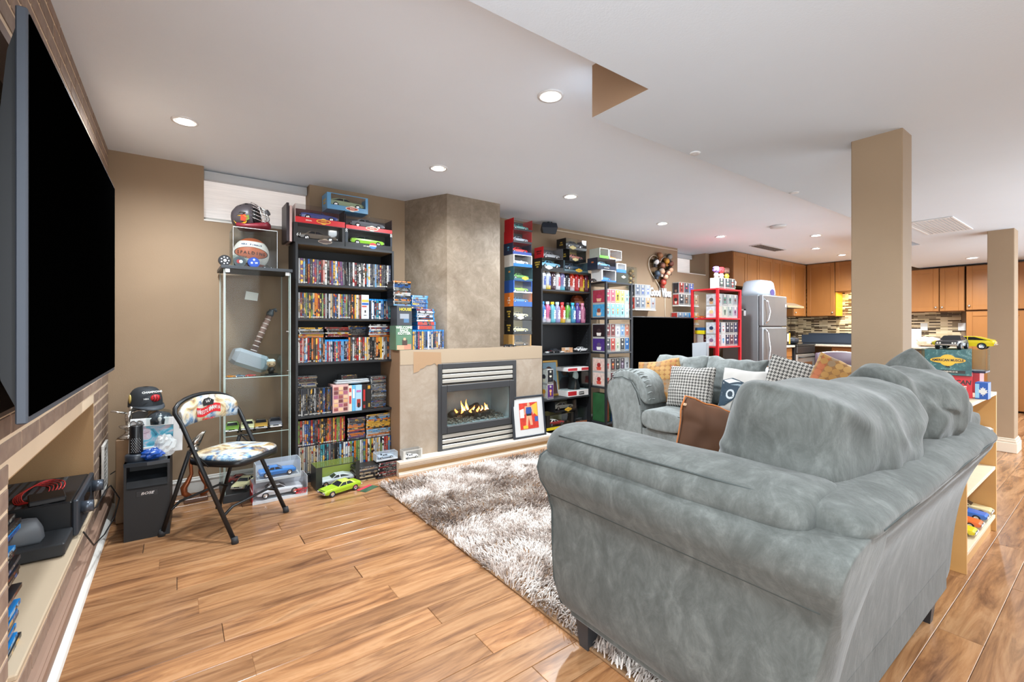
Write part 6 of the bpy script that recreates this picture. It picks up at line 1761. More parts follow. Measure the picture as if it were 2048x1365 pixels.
cluster(1270, 1311, 619, (4, 3), 'pale wall ledge under the figure boxes left of the sign', 'on the ledge left of the sign', CL, 'figure boxes left of the sign')
CL2 = [('4a4c52', ('e0d8cc', '2a2a2c')), ('7a6a62', ('3a2a26', 'b07a5a')), ('6a6a6c', ('2a2a2c', 'c8c4bc')), ('b89a7a', ('6a4a3a', 'c8a888')), ('a83a34', ('8a6a5a', '3a2a2a')), ('5a5660', ('b83a44', '2a2c4a')), ('6a7ac0', ('5a5aa8', 'c8ccd8'))]
cluster(1358, 1397, 611, (4, 3), 'pale wall ledge under the small window recess', 'on the ledge under the small window', CL2, 'figure boxes under the small window')
CL3 = [('8f9cb0', ('c8ccd4', '4a5666')), ('7fa4c8', ('d8a878', '4a6a8a')), ('3f8fd0', ('d09a6a', '2a5a9a')), ('d8a86a', ('5a8ac0', 'b87a3a'))]
cluster(1355, 1397, 648, (4,), 'lowest pale wall ledge, half hidden by the small television', 'on the ledge behind the small television', CL3, 'figure boxes behind the small television')
q = MB(); q.tube([(at(1330, 600, Y=4.11).x, 4.11, gv_.z - .05), (at(1330, 600, Y=4.11).x + .01, 4.112, gv_.z - .5)], .003, 5)
solo('sign_cord', q, mat('cfc4b4', .5), 'thin pale cord hanging from the wall sign', 'cord')

# ================================================================ SMALL TELEVISION
TX0, TX1 = at(1265, 640, Y=3.6).x, at(1388, 640, Y=3.6).x
zt_ = 1.36
st_ = thing('small_television', 'black flat television on a low stand behind the sectional sofa', 'television', ((TX0 + TX1)/2, 3.6, .58))
w_ = (TX1 - TX0)/2
q = MB(); q.box((-w_, 0, .04), (w_, .045, zt_ - .58), 0, .004); part('bezel', q, mat('141416', .35), st_)
q = MB(); q.box((-w_ + .012, -.002, .06), (w_ - .012, .001, zt_ - .592)); part('screen', q, DEAD, st_)
q = MB(); q.box((-.35, -.05, 0), (.35, .15, .012)); q.box((-.08, .01, .01), (.08, .06, .06)); part('foot', q, BLACK, st_)
cs = thing('tv_stand', 'low black media stand under the small television', 'tv stand', ((TX0 + TX1)/2, 3.08, 0))
q = MB(); q.box((-w_ + .02, 0, .06), (w_ + .06, .75, .58), 0, .004); part('body', q, mat('0e0e10', .5), cs)
for sx in (-1, 1):
    for y in (.03, .67):
        q = MB(); q.box((sx*(w_ - .05) - .03, y, 0), (sx*(w_ - .05) + .03, y + .05, .06)); part('foot', q, BLACK, cs)
for k in (-1, 0, 1):
    q = MB(); q.box((k*.43 - .2, -.012, .1), (k*.43 + .2, -.001, .54), 0, .003); part('door', q, mat('18181a', .45), cs)
pcn = at(1402, 718, Y=3.55)
ps = thing('game_console', 'upright white game console with a black centre beside the small television', 'game console', (at(1402, 700, Y=3.2).x + .06, 3.16, .5806), .25)
hC = at(1402, 684, Y=3.2).z - .5806
q = MB(); q.box((-.05, .01, .015), (.05, .25, hC - .02), 0, .01); part('core', q, mat('16181c', .3), ps)
for sx in (-1, 1):
    q = MB(); q.skin([[(sx*.05, 0, .0), (sx*.05, .26, .0), (sx*.068, .26, 0), (sx*.075, -.01, 0)], [(sx*.052, 0, hC*.5), (sx*.052, .26, hC*.5), (sx*.062, .26, hC*.5), (sx*.066, -.01, hC*.5)], [(sx*.06, -.01, hC), (sx*.06, .26, hC - .02), (sx*.072, .26, hC - .02), (sx*.085, -.02, hC)]], 0, False); part('side_plate', q, mat('b4b8be', .35), ps)
q = MB(); q.box((-.06, -.025, 0), (.06, .0, hC*.97)); q.box((-.075, -.028, 0), (-.0, -.02, hC*.97)); part('front_plate', q, mat('a4a8ae', .35), ps)
ps.scale = (.62, .62, 1)

# ================================================================ RED RACK
QX0, QX1, QY0, QY1 = 5.87, 6.49, 3.315, 3.72
qz = [at(1438, y, X=QX0).z for y in (576, 636, 694)]
qz.append(qz[2] - (qz[1] - qz[2])); qz.append(.15)
qH = qz[0] + .002
rack('bright red metal rack of figure boxes beside the refrigerator', QX0, QX1, QY0, QY1, qH, qz, 'c8202a', .016)
GR = 'figure boxes on the red rack'
RL = {1: [[('c8ccd0', ('d8a878', '5a4a44')), ('8a9094', ('4a3a34', '3a8a6a')), ('aab0b0', ('3a3e42', '2a6a5a')), ('9aa0a4', ('5a3a34', '6a6a70'))], [('d8c8b8', ('c89aa8', 'd8c08a')), ('b8c0b0', ('4a5a50', '3a4a44')), ('9aa8a4', ('3a3a3c', '5a6a6a')), ('a8a4b0', ('5a2a4a', '6a4a6a'))]],
      2: [[('3a4a6a', ('e0c8b0', '2a3a5a')), ('d8d8dc', ('e8e4e0', 'a83a3a')), ('2a3044', ('c8c4c0', '4a4a5a')), ('3a3c4a', ('b8a8a0', '5a4a5a')), ('2f3c5a', ('d8d0c8', '3a4a6a'))], [('c89aa0', ('e8d8d0', '8a6a8a')), ('e0e0e4', ('4a9ac8', '2a6a9a')), ('2a3050', ('e0d8d0', '4a4a7a')), ('6a3a4a', ('c8b0a8', '4a3a4a')), ('3a4468', ('e0d8d4', '4a4a6a'))]],
      3: [[('d83a3a', ('e8d8d0', '5a3a3a')), ('c8ccd4', ('e0e0e4', '3a3a44')), ('b8b04a', ('d8c08a', '5a5a3a')), ('2f3a4a', ('d0d0d4', '4a4a54')), ('2a2e3a', ('c8c8cc', '4a4a50'))]]}
for L_, rws in RL.items():
    z0 = qz[L_] + .0006
    H_ = min(.166, (qz[L_ - 1] - .02 - qz[L_] - .004)/2)
    xs0 = QX0 + .034
    for r_, row in enumerate(rws):
        n = len(row); wbx = (QX1 - QX0 - .07)/n
        for i, (pn_, fg) in enumerate(row):
            figbox('%s figure box, %s from left, %s row, %s level of the red rack' % (cname(pn_), nth(i + 1), ('upper', 'lower')[r_] if len(rws) > 1 else 'only', ln[L_]), (xs0 + (i + .5)*wbx, QY0 + .036, z0 + (len(rws) - 1 - r_)*(H_ + .0005)), pn_, fg, group=GR, W=round(wbx - .003, 4), D=.16 if i == 0 else .12, H=round(H_, 4), side='d8dae0' if i == 0 else None)
x_ = QX0 + .04
boxset('yellow flat box with black lettering lying inside the red rack', x_, x_ + .3, 3.535, qz[2] + .1675, .05, 'e4d41e', .15, txt=(('GAME', .03, .3, .5, '1c1c1c'),), cat='game box', name='game_box')
boxset('blue flat box lying on the yellow one inside the red rack', x_ + .01, x_ + .27, 3.535, qz[2] + .2185, .04, '24588c', .15, cat='game box', name='game_box')
figbox('white figure box with a dark red panel at the back of the red rack', (x_ + .06, 3.56, qz[2] + .0006), '7a2a2e', ('e8dcd4', '2a1a1c'), H=.166)
figbox('white figure box with a grey panel at the back of the red rack', (x_ + .17, 3.56, qz[2] + .0006), '6a6c72', ('d8d8dc', '3a3a40'), H=.166)
for i, (dx, c, lab) in enumerate(((.02, 'd87a2e', 'small orange toy car at the back of the red rack'), (.12, 'c02a2e', 'small red toy car at the back of the red rack'), (.22, '2a4a9a', 'small blue toy car at the back of the red rack'))):
    car(lab, (x_ + dx + .03, 3.6, qz[1] + .0006), .12, -PI/2 + .2*i, c)
for i, (dx, c, lab) in enumerate(((.04, '3a5a44', 'green'), (.2, '2a6a6a', 'teal'), (.33, 'a8302c', 'red'))):
    figbox('white-framed window box with a %s figure on top of the red rack' % lab, (QX0 + .14 + dx, QY0 + .05, qH + .0006), '4a4e50', ('d8c8b8', c), W=.135, H=.15, D=.13)
for dx, c, hr, lab, dz in ((.15, '7a5a9a', '5a4a7a', 'purple-headed figurine on the window boxes atop the red rack', .1525), (.28, 'c02a2e', 'c02a2e', 'red-headed figurine on the window boxes atop the red rack', .1525), (.42, '5a3a2c', '4a2c22', 'brown-haired yellow-shirted figurine on the window boxes atop the red rack', .1525)):
    figure('vinyl_figure', lab, (QX0 + dx, QY0 + .11, qH + dz), .17, c, hr, 'd8c42a' if 'yellow' in lab else 'd8c8c8', -.5)
figure('vinyl_figure', 'pale-headed figurine at the right corner of the red rack top', (QX1 - .06, QY0 + .08, qH + .0006), .14, 'd8dcd4', 'e0e4e4', '3a6a4a', -.5)
boxset('small red, white and orange carton on the lower red rack level', QX0 + .04, QX0 + .16, 3.55, qz[3] + .0006, .14, 'd88a4a', .08, prints=(('print_block', (.1, .5), (.9, .9), 'e8d4c0'), ('print_block', (.2, .1), (.6, .5), 'b84a3a')), cat='carton', name='small_carton')

# ================================================================ REFRIGERATOR
FA = 6.86; FB = at(1574, 640, Y=3.19).x; FY0, FY1, FH = 3.19, 3.80, 1.70
STEEL = mat('8b8d90', .36, .7, var=.06, vs=3)
fg_ = thing('refrigerator', 'stainless steel top-freezer refrigerator between the red rack and the kitchen', 'refrigerator', ((FA + FB)/2, FY0, 0))
w_ = (FB - FA)/2
q = MB(); q.box((-w_, .07, .03), (w_, FY1 - FY0, FH), 0, .008); part('cabinet', q, mat('7f8184', .4, .5, var=.06, vs=3), fg_)
zf = at(1524, 654, Y=FY0).z
q = MB(); q.box((-w_, 0, zf + .008), (w_, .065, FH), 0, .012); d1 = part('freezer_door', q, STEEL, fg_)
q = MB(); q.box((-w_, 0, .06), (w_, .065, zf - .008), 0, .012); d2 = part('fridge_door', q, STEEL, fg_)
for d_, z0, z1 in ((d1, zf + .04, FH - .06), (d2, .62, zf - .03)):
    q = MB(); q.tube([(-w_ + .05, 0, z0), (-w_ + .06, -.045, z0 + .05), (-w_ + .1, -.055, (z0 + z1)/2), (-w_ + .06, -.045, z1 - .05), (-w_ + .05, 0, z1)], .012, 8); part('handle', q, CHROME, d_)
q = MB(); q.box((w_ - .06, -.002, FH - .16), (w_ - .02, .0, FH - .12)); part('badge', q, WHITE, fg_)
q = MB(); q.box((-w_ - .002, .25, FH - .3), (-w_, .28, FH - .2)); q.box((-w_ - .002, .25, FH - .22), (-w_, .31, FH - .2)); part('magnet_note', q, mat('e6e8ea', .5), fg_)
ub = thing('white_bin', 'rounded white plastic tub upside down on top of the refrigerator', 'tub', ((FA + FB)/2 - .06, FY0 + .22, FH + .0006))
q = MB(); 
def rr_(a, b_, z, n=24):
    return [(math.copysign(abs(math.cos(2*PI*k/n))**.6, math.cos(2*PI*k/n))*a, math.copysign(abs(math.sin(2*PI*k/n))**.6, math.sin(2*PI*k/n))*b_, z) for k in range(n)]
q.skin([rr_(.26, .19, 0), rr_(.255, .185, .08), rr_(.23, .165, .2), rr_(.2, .14, .23), rr_(.1, .07, .245), rr_(.01, .01, .247)]); part('shell', q, mat('b4bcc6', .35), ub)
q = MB(); q.disc((.03, -.188, .05), .07, 'y', 18, rz=.05); q.v = [(x, y - .003, max(z, .005)) for x, y, z in q.v]; part('purple_knob', q, mat('4a447a', .4), ub)

# ================================================================ KITCHEN
WOOD = mat('94602f', .4, 0, .12, 5, 0, 60, (1, 1, .15))
WOODD = mat('74481f', .45, 0, .1, 5, 0, 60, (1, 1, .15))
KNOB = mat('b8b4ac', .25, .9)
def cab(label, x0, x1, y, z0, z1, depth, face='y', doors=1, knob=0, group=None, name='kitchen_cabinet', drawer=0.0, base=False):
    """face y: front at y=const facing -y, x0..x1 along x; face x: front at x=y facing -x, x0..x1 along y"""
    t = thing(name, label, 'cabinet', ((x0 + x1)/2, y, z0) if face == 'y' else (y, (x0 + x1)/2, z0), 0 if face == 'y' else -PI/2, group)
    w_, h = abs(x1 - x0)/2, z1 - z0
    q = MB(); q.box((-w_ + .0005, .02, 0), (w_ - .0005, depth, h), 0, .002); part('carcass', q, WOODD, t)
    dw = 2*w_/doors
    top = h - .012
    if drawer:
        q = MB(); q.box((-w_ + .006, 0, h - drawer), (w_ - .006, .019, h - .012), 0, .004); dr = part('drawer', q, WOOD, t)
        q = MB(); q.ell((0, -.014, h - drawer/2), (.014, .014, .014), 8, 6); part('knob', q, KNOB, dr)
        top = h - drawer - .01
    for i in range(doors):
        a, b_ = -w_ + i*dw + .005, -w_ + (i + 1)*dw - .005
        f = min(.065, (b_ - a)*.22)
        q = MB()
        for p_, r_ in (((a, 0, .01), (a + f, .019, top)), ((b_ - f, 0, .01), (b_, .019, top)), ((a + f, 0, .01), (b_ - f, .019, .01 + f)), ((a + f, 0, top - f), (b_ - f, .019, top))): q.box(p_, r_, 0, .003)
        d_ = part('door', q, WOOD, t)
        q = MB(); q.box((a + f, .008, .01 + f), (b_ - f, .018, top - f)); part('door_panel', q, WOOD, d_)
        kz = .07 if not base else top - .07
        if knob:
            s_ = (1 if (i % 2 == 0) else -1) if doors > 1 else knob
            q = MB(); q.ell(((b_ - f/2) if s_ > 0 else (a + f/2), -.014, kz), (.016, .016, .016), 8, 6); part('knob', q, KNOB, d_)
    return t
CT = 2.425
xk = [at(px, 560, Y=3.71).x for px in (1467, 1494.5, 1519, 1546, 1564, 1588, 1612.5)]
cab('short oak wall cabinet above the refrigerator with a tan end panel', xk[0], xk[1], 3.71, at(1480, 574, Y=3.71).z, CT, .4, knob=1)
for i in (1, 2, 3):
    cab(['', 'oak wall cabinet second from the refrigerator end', 'oak wall cabinet third from the refrigerator end', 'oak wall cabinet fourth from the refrigerator end'][i], xk[i], xk[i+1], 3.71, 1.72, CT, .4)
cab('short oak wall cabinet above the range hood', xk[4], xk[5], 3.71, 1.66, CT, .4)
cab('tall oak wall cabinet beside the range hood in the corner', xk[5], xk[6], 3.71, 1.43, CT, .4, knob=-1)
XR = at(1642, 560, Y=3.4).x; XR = 9.68
y1_, y2_ = at(1669.5, 560, X=XR).y, at(1700, 560, X=XR).y
cab('oak wall cabinet on the far wall at the kitchen corner', 3.70, y1_, XR, 1.43, CT, .31, 'x', knob=1)
cab('short oak wall cabinet over the lit backsplash beside the column', y1_ - .002, at(1826, 560, X=XR).y + .46, XR, at(1684, 584, X=XR).z, CT, .31, 'x', doors=2)
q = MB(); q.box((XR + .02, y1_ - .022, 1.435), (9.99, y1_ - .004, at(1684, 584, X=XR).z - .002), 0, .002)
solo('lit_panel', q, mat('d89a1e', .4), 'wooden cabinet side coloured bright honey for the glow of the under-cabinet lamp', 'panel')  # side of the tall cabinet; lamp glow painted into its colour
ld = bpy.data.lights.new('under_cabinet_lamp', 'AREA'); ld.energy = 10; ld.size = .5; ld.color = (1, .78, .4)
l = link('under_cabinet_lamp', ld, None, (9.85, y1_ - .4, at(1684, 584, X=XR).z - .01))
# right bank and pantry
ya, yb2, yc, yd_ = at(1826, 560, X=XR).y, at(1878, 560, X=XR).y, at(1931, 560, X=XR).y, at(1973, 560, X=XR).y
zb_, ztp = at(1878, 624, X=XR).z, 2.165
cab('pair of oak wall cabinet doors between the two tan columns', ya + .5, yc, XR, zb_, ztp, .31, 'x', doors=2, knob=1) if False else None
cab('oak wall cabinet left of the knob pair, right of the near column', ya + .45, yb2, XR, zb_, ztp, .31, 'x', knob=1)
cab('oak wall cabinet right of the knob pair, beside the tall pantry', yb2 - .002, yc + .012, XR, zb_, ztp, .31, 'x', knob=-1)
cab('upper oak pantry door beside the far column', yc - .004, yc - .62, XR, zb_ + .01, ztp, .31, 'x', knob=-1, name='pantry_cabinet')
cab('tall lower oak pantry door beside the far column', yc - .004, yc - .62, XR, .02, zb_, .31, 'x', knob=0, name='pantry_cabinet')
# backsplash mosaic
def mosaic():
    m, nt, p = _new('mosaic')
    g = nt.nodes.new('ShaderNodeNewGeometry')
    s_ = nt.nodes.new('ShaderNodeSeparateXYZ'); nt.links.new(g.outputs['Position'], s_.inputs[0])
    c = nt.nodes.new('ShaderNodeCombineXYZ')
    nt.links.new(math_(nt, 'ADD', s_.outputs[0], s_.outputs[1]), c.inputs[0]); nt.links.new(s_.outputs[2], c.inputs[1])
    b = nt.nodes.new('ShaderNodeTexBrick'); nt.links.new(c.outputs[0], b.inputs['Vector'])
    b.inputs['Scale'].default_value = 1; b.inputs['Brick Width'].default_value = .14; b.inputs['Row Height'].default_value = .024; b.inputs['Mortar Size'].default_value = .0012
    b.inputs['Color1'].default_value = (0, 0, 0, 1); b.inputs['Color2'].default_value = (1, 1, 1, 1); b.inputs['Mortar'].default_value = (.45, .45, .45, 1)
    b.offset = .37
    nt.links.new(ramp(nt, b.outputs['Color'], [(0, '3e3026'), (.24, 'cbb897'), (.42, 'b9a684'), (.55, '54432f'), (.68, 'd8c6a6'), (.85, '8a7a64')], 'CONSTANT'), p.inputs['Base Color'])
    p.inputs['Roughness'].default_value = .2
    return m
MOS = mosaic()
b = MB(); b.box((7.75, YB - .012, .95), (9.99, YB - .001, 1.66)); sp1 = struct('backsplash', b, MOS); sp1['kind'] = 'structure'
b = MB(); b.box((9.985, 1.62, .95), (9.999, 4.1, 2.0)); struct('backsplash', b, MOS)
for x, y, z, lab in ((at(1643, 656, Y=4.1).x, 4.105, at(1643, 656, Y=4.1).z, 'white outlet plate on the mosaic above the stove'),):
    q = MB(); q.box((-.04, -.006, -.06), (.04, 0, .06), 0, .002); q.box((-.015, -.008, -.035), (.015, -.005, -.01)); q.box((-.015, -.008, .01), (.015, -.005, .035)); solo('wall_outlet', q, WHITE, lab, 'outlet', (x, y, z))
for px, lab in ((1848, 'white outlet with a plug on the mosaic near the bread'), (1924, 'white outlet beside the pantry')):
    v = at(px, 654, X=9.98); q = MB(); q.box((-.006, -.045, -.06), (0, .045, .06), 0, .002); q.box((-.009, -.015, -.035), (-.005, .015, -.01)); q.box((-.009, -.015, .01), (-.005, .015, .035)); solo('wall_outlet', q, WHITE, lab, 'outlet', (9.984, v.y, v.z))
# counters
CTOP = mat('c8b8a4', .3, 0, .2, 60)
q = MB(); q.box((7.8, 3.44, .885), (8.545, 4.1, .92), 0, .006)
solo('worktop', q, CTOP, 'short speckled beige worktop between the refrigerator and the stove', 'worktop')
q = MB(); q.box((9.325, 1.62, .885), (9.98, 4.1, .92), 0, .006)
solo('worktop', q, CTOP, 'long speckled beige worktop along the far kitchen wall', 'worktop')
cab('oak base cabinet between the refrigerator and the stove', 7.82, 8.50, 3.47, .1, .884, .6, base=True, knob=1, drawer=.16)
cab('oak base cabinet on the far wall with a plain door and drawer', 3.2, 2.5, 9.4, .1, .884, .57, 'x', base=True, knob=1, drawer=.16)
cab('oak base cabinet on the far wall hidden behind the near column', 2.498, 1.66, 9.4, .1, .884, .57, 'x', base=True, knob=1, doors=2)
rg_ = thing('stove', 'stainless and black electric stove in the kitchen corner', 'stove', (8.93, 3.42, 0))
q = MB(); q.box((-.37, .03, .02), (.37, .66, .9), 0, .004); part('body', q, mat('2a2a2c', .4), rg_)
q = MB(); q.box((-.37, 0, .25), (.37, .028, .76), 0, .006); dv = part('oven_door', q, mat('b0aca6', .3, .7), rg_)
q = MB(); q.box((-.25, -.004, .34), (.25, .0, .62)); part('oven_window', q, mat('6a4a34', .25), dv)
q = MB(); q.tube([(-.3, 0, .70), (-.3, -.05, .71), (.3, -.05, .71), (.3, 0, .70)], .012, 8); part('handle', q, mat('1c1c1e', .3), dv)
q = MB(); q.box((-.37, -.005, .78), (.37, .03, .9), 0, .006); part('control_panel', q, mat('2c2a2a', .3), rg_)
q = MB(); q.box((-.38, -.01, .902), (.38, .66, .93), 0, .004); part('cooktop', q, mat('17181a', .2), rg_)
q = MB(); q.box((-.38, .6, .93), (.38, .66, 1.06), 0, .006); part('back_guard', q, mat('24252a', .3), rg_)
hd = thing('range_hood', 'slim stainless range hood under the wall cabinets', 'range hood', (8.55, 3.45, 1.562))
q = MB(); q.prism([(-.02, .0), (.5, .0), (.5, .095), (.14, .095), (-.02, .03)], -.32, .32, 'x'); part('canopy', q, mat('b8a890', .3, .7), hd)
q = MB(); q.box((-.29, .02, -.004), (.29, .4, .0)); part('filter', q, mat('3a3632', .5, .4), hd)
# things on the counter
def cyl(name, label, cat, loc, r, h, hexc, n=18, top=None):
    q = MB(); q.lathe([(r*.98, 0), (r, .004), (r, h - .006), (r*.9, h)], n); return solo(name, q, mat(hexc, .4), label, cat, loc)
cz = .9206
pw = at(1587, 655, Y=3.75)
t = thing('water_jug', 'black and blue countertop water machine beside the refrigerator', 'water dispenser', (8.02, 3.7, cz))
q = MB(); q.box((-.1, -.1, .02), (.08, .14, .5), 0, .02); part('body', q, mat('2c3036', .35), t)
q = MB(); q.box((.02, -.11, .2), (.16, .1, .5), 0, .02); part('tank', q, mat('4a8ad0', .25), t)
q = MB(); q.box((-.12, -.14, 0), (.14, .14, .02), 0, .005); part('base', q, BLACK, t)
t = thing('food_carton', 'pale blue food container with a blue lid on the worktop', 'container', (8.1, 3.53, cz))
q = MB(); q.box((-.13, -.06, 0), (.13, .06, .15), 0, .012); part('tub', q, mat('b8d4e4', .35), t)
q = MB(); q.box((-.135, -.065, .15), (.135, .065, .19), 0, .01); part('lid', q, mat('2a86c8', .35), t)
boxset('black, white and gold carton on the worktop beside the food container', 8.27, 8.5, 3.5, cz, .22, '1c1c1e', .1, prints=(('white_print', (.5, .3), (.75, .9), 'e8e6e0'), ('gold_print', (.75, .1), (.98, .95), 'c8962e'), ('gold_print', (.1, .1), (.4, .5), 'b8862e')), cat='carton', name='small_carton')
t = thing('pressure_pan', 'round black pan on the stove', 'pan', (8.95, 3.72, .931))
q = MB(); q.lathe([(.12, 0), (.16, .02), (.165, .1), (.15, .11), (.02, .12)], 20); part('pan', q, mat('2a2e36', .3), t)
q = MB(); q.tube([(-.16, 0, .09), (-.3, -.06, .1)], .012, 8); part('handle', q, BLACK, t)
t = thing('dish_rack', 'long black dish rack on the far worktop', 'dish rack', (9.65, 3.25, cz))
q = MB(); q.box((-.15, -.45, 0), (.15, .45, .03), 0, .004); q.box((-.16, -.46, .03), (-.145, .46, .17)); q.box((.145, -.46, .03), (.16, .46, .2)); part('tray', q, mat('2a323e', .4), t)
q = MB()
for k in range(9): q.tube([(-.14, -.4 + k*.1, .03), (-.13, -.4 + k*.1, .15), (.13, -.4 + k*.1, .15), (.14, -.4 + k*.1, .03)], .005, 6)
part('wires', q, CHROME, t)
v = at(1832, 686, X=9.6); cyl('paper_towel', 'white paper towel roll standing on the worktop by the near column', 'paper towel', (9.6, v.y, cz), .065, .28, 'eceae6')
v = at(1854, 686, X=9.6)
q = MB(); crumple(q, (0, 0, .075), (.12, .17, .08), 4.4, amp=.3); solo('bread_bag', q, mat('d8c0ac', .4, var=.3, vs=14), 'crumpled bag of bread on the worktop beside the paper towel', 'bread', (9.6, v.y - .02, cz))
# dining chair and table glimpsed beside the column
t = thing('dining_table', 'table under a white patterned cloth left of the near tan column', 'table', (5.6, 2.15, 0))
q = MB(); q.box((-.55, -.4, .72), (.55, .4, .745), 0, .006); part('tabletop', q, mat('5a3e2a', .4), t)
for sx in (-1, 1):
    for sy in (-1, 1):
        q = MB(); q.box((sx*.48 - .03, sy*.33 - .03, 0), (sx*.48 + .03, sy*.33 + .03, .72), 0, .004); part('leg', q, mat('4a3222', .45), t)
q = MB(); q.box((-.57, -.42, .746), (.57, .42, .751), 0, .002)
for a, b_ in (((-.574, -.424, .6), (-.57, .424, .751)), ((.57, -.424, .6), (.574, .424, .751)), ((-.57, -.424, .6), (.57, -.42, .751)), ((-.57, .42, .6), (.57, .424, .751))): q.box(a, b_)
solo('tablecloth', q, mat('b9bdc0', .6, var=.35, vs=9), 'white patterned cloth draped over the table beside the near column', 'tablecloth', (5.6, 2.15, 0))
v = at(1672, 735, X=6.35)
t = thing('dining_chair', 'dark plum leather dining chair behind the cloth-covered table', 'chair', (6.42, v.y, 0))
q = MB(); rings = []
for i in range(11):
    u = -1 + 2*i/10
    yy = u*.25; xx = .06*(1 - u*u)
    rings.append([(xx, yy, .5), (xx + .05, yy, .5), (xx + .07, yy, .92 - .03*u*u), (xx + .03, yy, .935 - .03*u*u), (xx + .01, yy, .92 - .03*u*u)])
q.skin(rings); part('backrest', q, mat('5a4650', .4), t)
q = MB(); q.box((-.42, -.24, .42), (.05, .24, .5), 0, .03); part('seat', q, mat('5a4650', .4), t)
for sx in (-.38, .03):
    for sy in (-.2, .2):
        q = MB(); q.tube([(sx, sy, 0), (sx, sy, .43)], .02, 8); part('leg', q, mat('3a2a24', .4), t)
# ceiling vents
t = thing('ceiling_vent', 'white slatted ceiling vent between the two tan columns', 'vent', (at(1878, 452, Z=ZL).x, at(1878, 452, Z=ZL).y, ZL))
q = MB()
for a, b_ in (((-.42, -.17, -.01), (.42, -.15, 0)), ((-.42, .15, -.01), (.42, .17, 0)), ((-.42, -.15, -.01), (-.4, .15, 0)), ((.4, -.15, -.01), (.42, .15, 0))): q.box(a, b_, 0, .003)
part('frame', q, mat('d4d4d4', .4), t)
for k in range(11):
    q = MB(); q.box((-.4, -.145 + k*.027, -.008), (.4, -.128 + k*.027, -.002)); part('slat', q, mat('c4c4c6', .4), t)
t = thing('ceiling_vent', 'dark-edged ceiling vent over the refrigerator', 'vent', (at(1536, 495, Z=ZH).x, at(1536, 495, Z=ZH).y, ZH))
q = MB(); q.box((-.4, -.09, -.012), (.4, .09, -.001), 0, .003); part('frame', q, mat('c8c8ca', .5), t)
for k in range(4):
    q = MB(); q.box((-.37, -.07 + k*.038, -.016), (.37, -.045 + k*.038, -.0125)); part('slat', q, mat('4a4a4c', .5), t)
q = MB(); q.lathe([(.09, -.001), (.085, -.02), (.05, -.028), (.003, -.028)], 18)
v = at(1556, 452, Z=ZH); solo('smoke_alarm', q, mat('cfcfd0', .4), 'round pale smoke alarm on the kitchen ceiling', 'smoke alarm', (v.x, v.y, ZH))
# far right: brown built-in beyond the far column
cab('brown wood cupboard at the right edge beyond the far column', .60, -.3, 9.2, 1.33, 2.1, .6, 'x', name='wall_cupboard')
cab('brown wood base cupboard at the right edge beyond the far column', .60, -.3, 9.2, .1, 1.22, .6, 'x', name='wall_cupboard', base=True)
q = MB(); q.box((9.15, -.3, 1.225), (9.8, .60, 1.25)); solo('dark_counter', q, mat('2c2420', .4), 'thin dark counter between the brown cupboards at the right edge', 'counter')
q = MB(); crumple(q, (0, 0, .06), (.06, .09, .06), 2.2, amp=.3); solo('cloth_bundle', q, mat('8a8680', .6), 'small grey bundle on the dark counter at the right edge', 'bundle', (9.22, .5, 1.2506))
# ================================================================ SOFAS AND CUSHIONS
def suede(k=1.0, hx=('3e3f3c', '484a47', '525451', '5f615e', '6d6f6c')):
    m, nt, p = _new('suede')
    v = coords(nt, 'World', (1, 1, .55))
    f = noise(nt, v, 10, 6, .7, .8)
    f2 = noise(nt, coords(nt, 'World', (1, .6, .35)), 30, 5, .75, .8)
    ff = math_(nt, 'ADD', math_(nt, 'MULTIPLY', f, .6), math_(nt, 'MULTIPLY', f2, .4))
    nt.links.new(ramp(nt, ff, list(zip((.28, .43, .52, .61, .78), hx))), p.inputs['Base Color'])
    p.inputs['Roughness'].default_value = .85
    p.inputs['Sheen Weight'].default_value = .2
    p.inputs['Sheen Roughness'].default_value = .4
    p.inputs['Specular IOR Level'].default_value = .2
    bumpn(nt, p, f2, .12, .02)
    return m
SUEDE = suede()
SUEDE_LIT = suede(1, ('6b6e6c', '787c7a', '858a88', '919694', '9da2a0'))  # same suede, lightened: lamp light on the long sofa painted into it
PIPE = mat('333836', .8)
def extr(prof, t0, t1, axis, ends=.02, round_=.03, nseg=6, wr=.004, seed=0.0):
    """closed soft profile swept along an axis with pillow-like rounded ends and a little unevenness"""
    n = len(prof)
    cx_ = sum(p[0] for p in prof)/n; cz_ = sum(p[1] for p in prof)/n
    sts = [(0.0, 1 - ends*2.2), (.25, 1 - ends*.9), (.6, 1 - ends*.2)]
    L = t1 - t0; s_ = 1 if L > 0 else -1
    st = [(t0 + s_*round_*a, k) for a, k in sts] + [(t0 + s_*round_ + (L - 2*s_*round_)*i/nseg, 1) for i in range(nseg + 1)] + [(t1 - s_*round_*a, k) for a, k in sts[::-1]]
    rings = []
    for t, k in st:
        r_ = []
        for a, c in prof:
            d = wr*mnoise.noise(Vector((t*6, a*9 + seed, c*9)))
            A = cx_ + (a - cx_)*k; C = cz_ + (c - cz_)*k
            nv = Vector((a - cx_, c - cz_)); nv = nv.normalized() if nv.length else nv
            A += nv.x*d; C += nv.y*d
            r_.append((A, t, C) if axis == 'y' else (t, A, C))
        rings.append(r_)
    b = MB(); b.skin(rings, 0, True)
    return b
def soft(name, mb, parent, m=None, lvl=2):
    o = part(name, mb, m or SUEDE, parent, subsurf=lvl)
    for p_ in o.data.polygons: p_.use_smooth = True
    return o
def shift(mb, d):
    mb.v = [(x - d[0], y - d[1], z - d[2]) for x, y, z in mb.v]; return mb

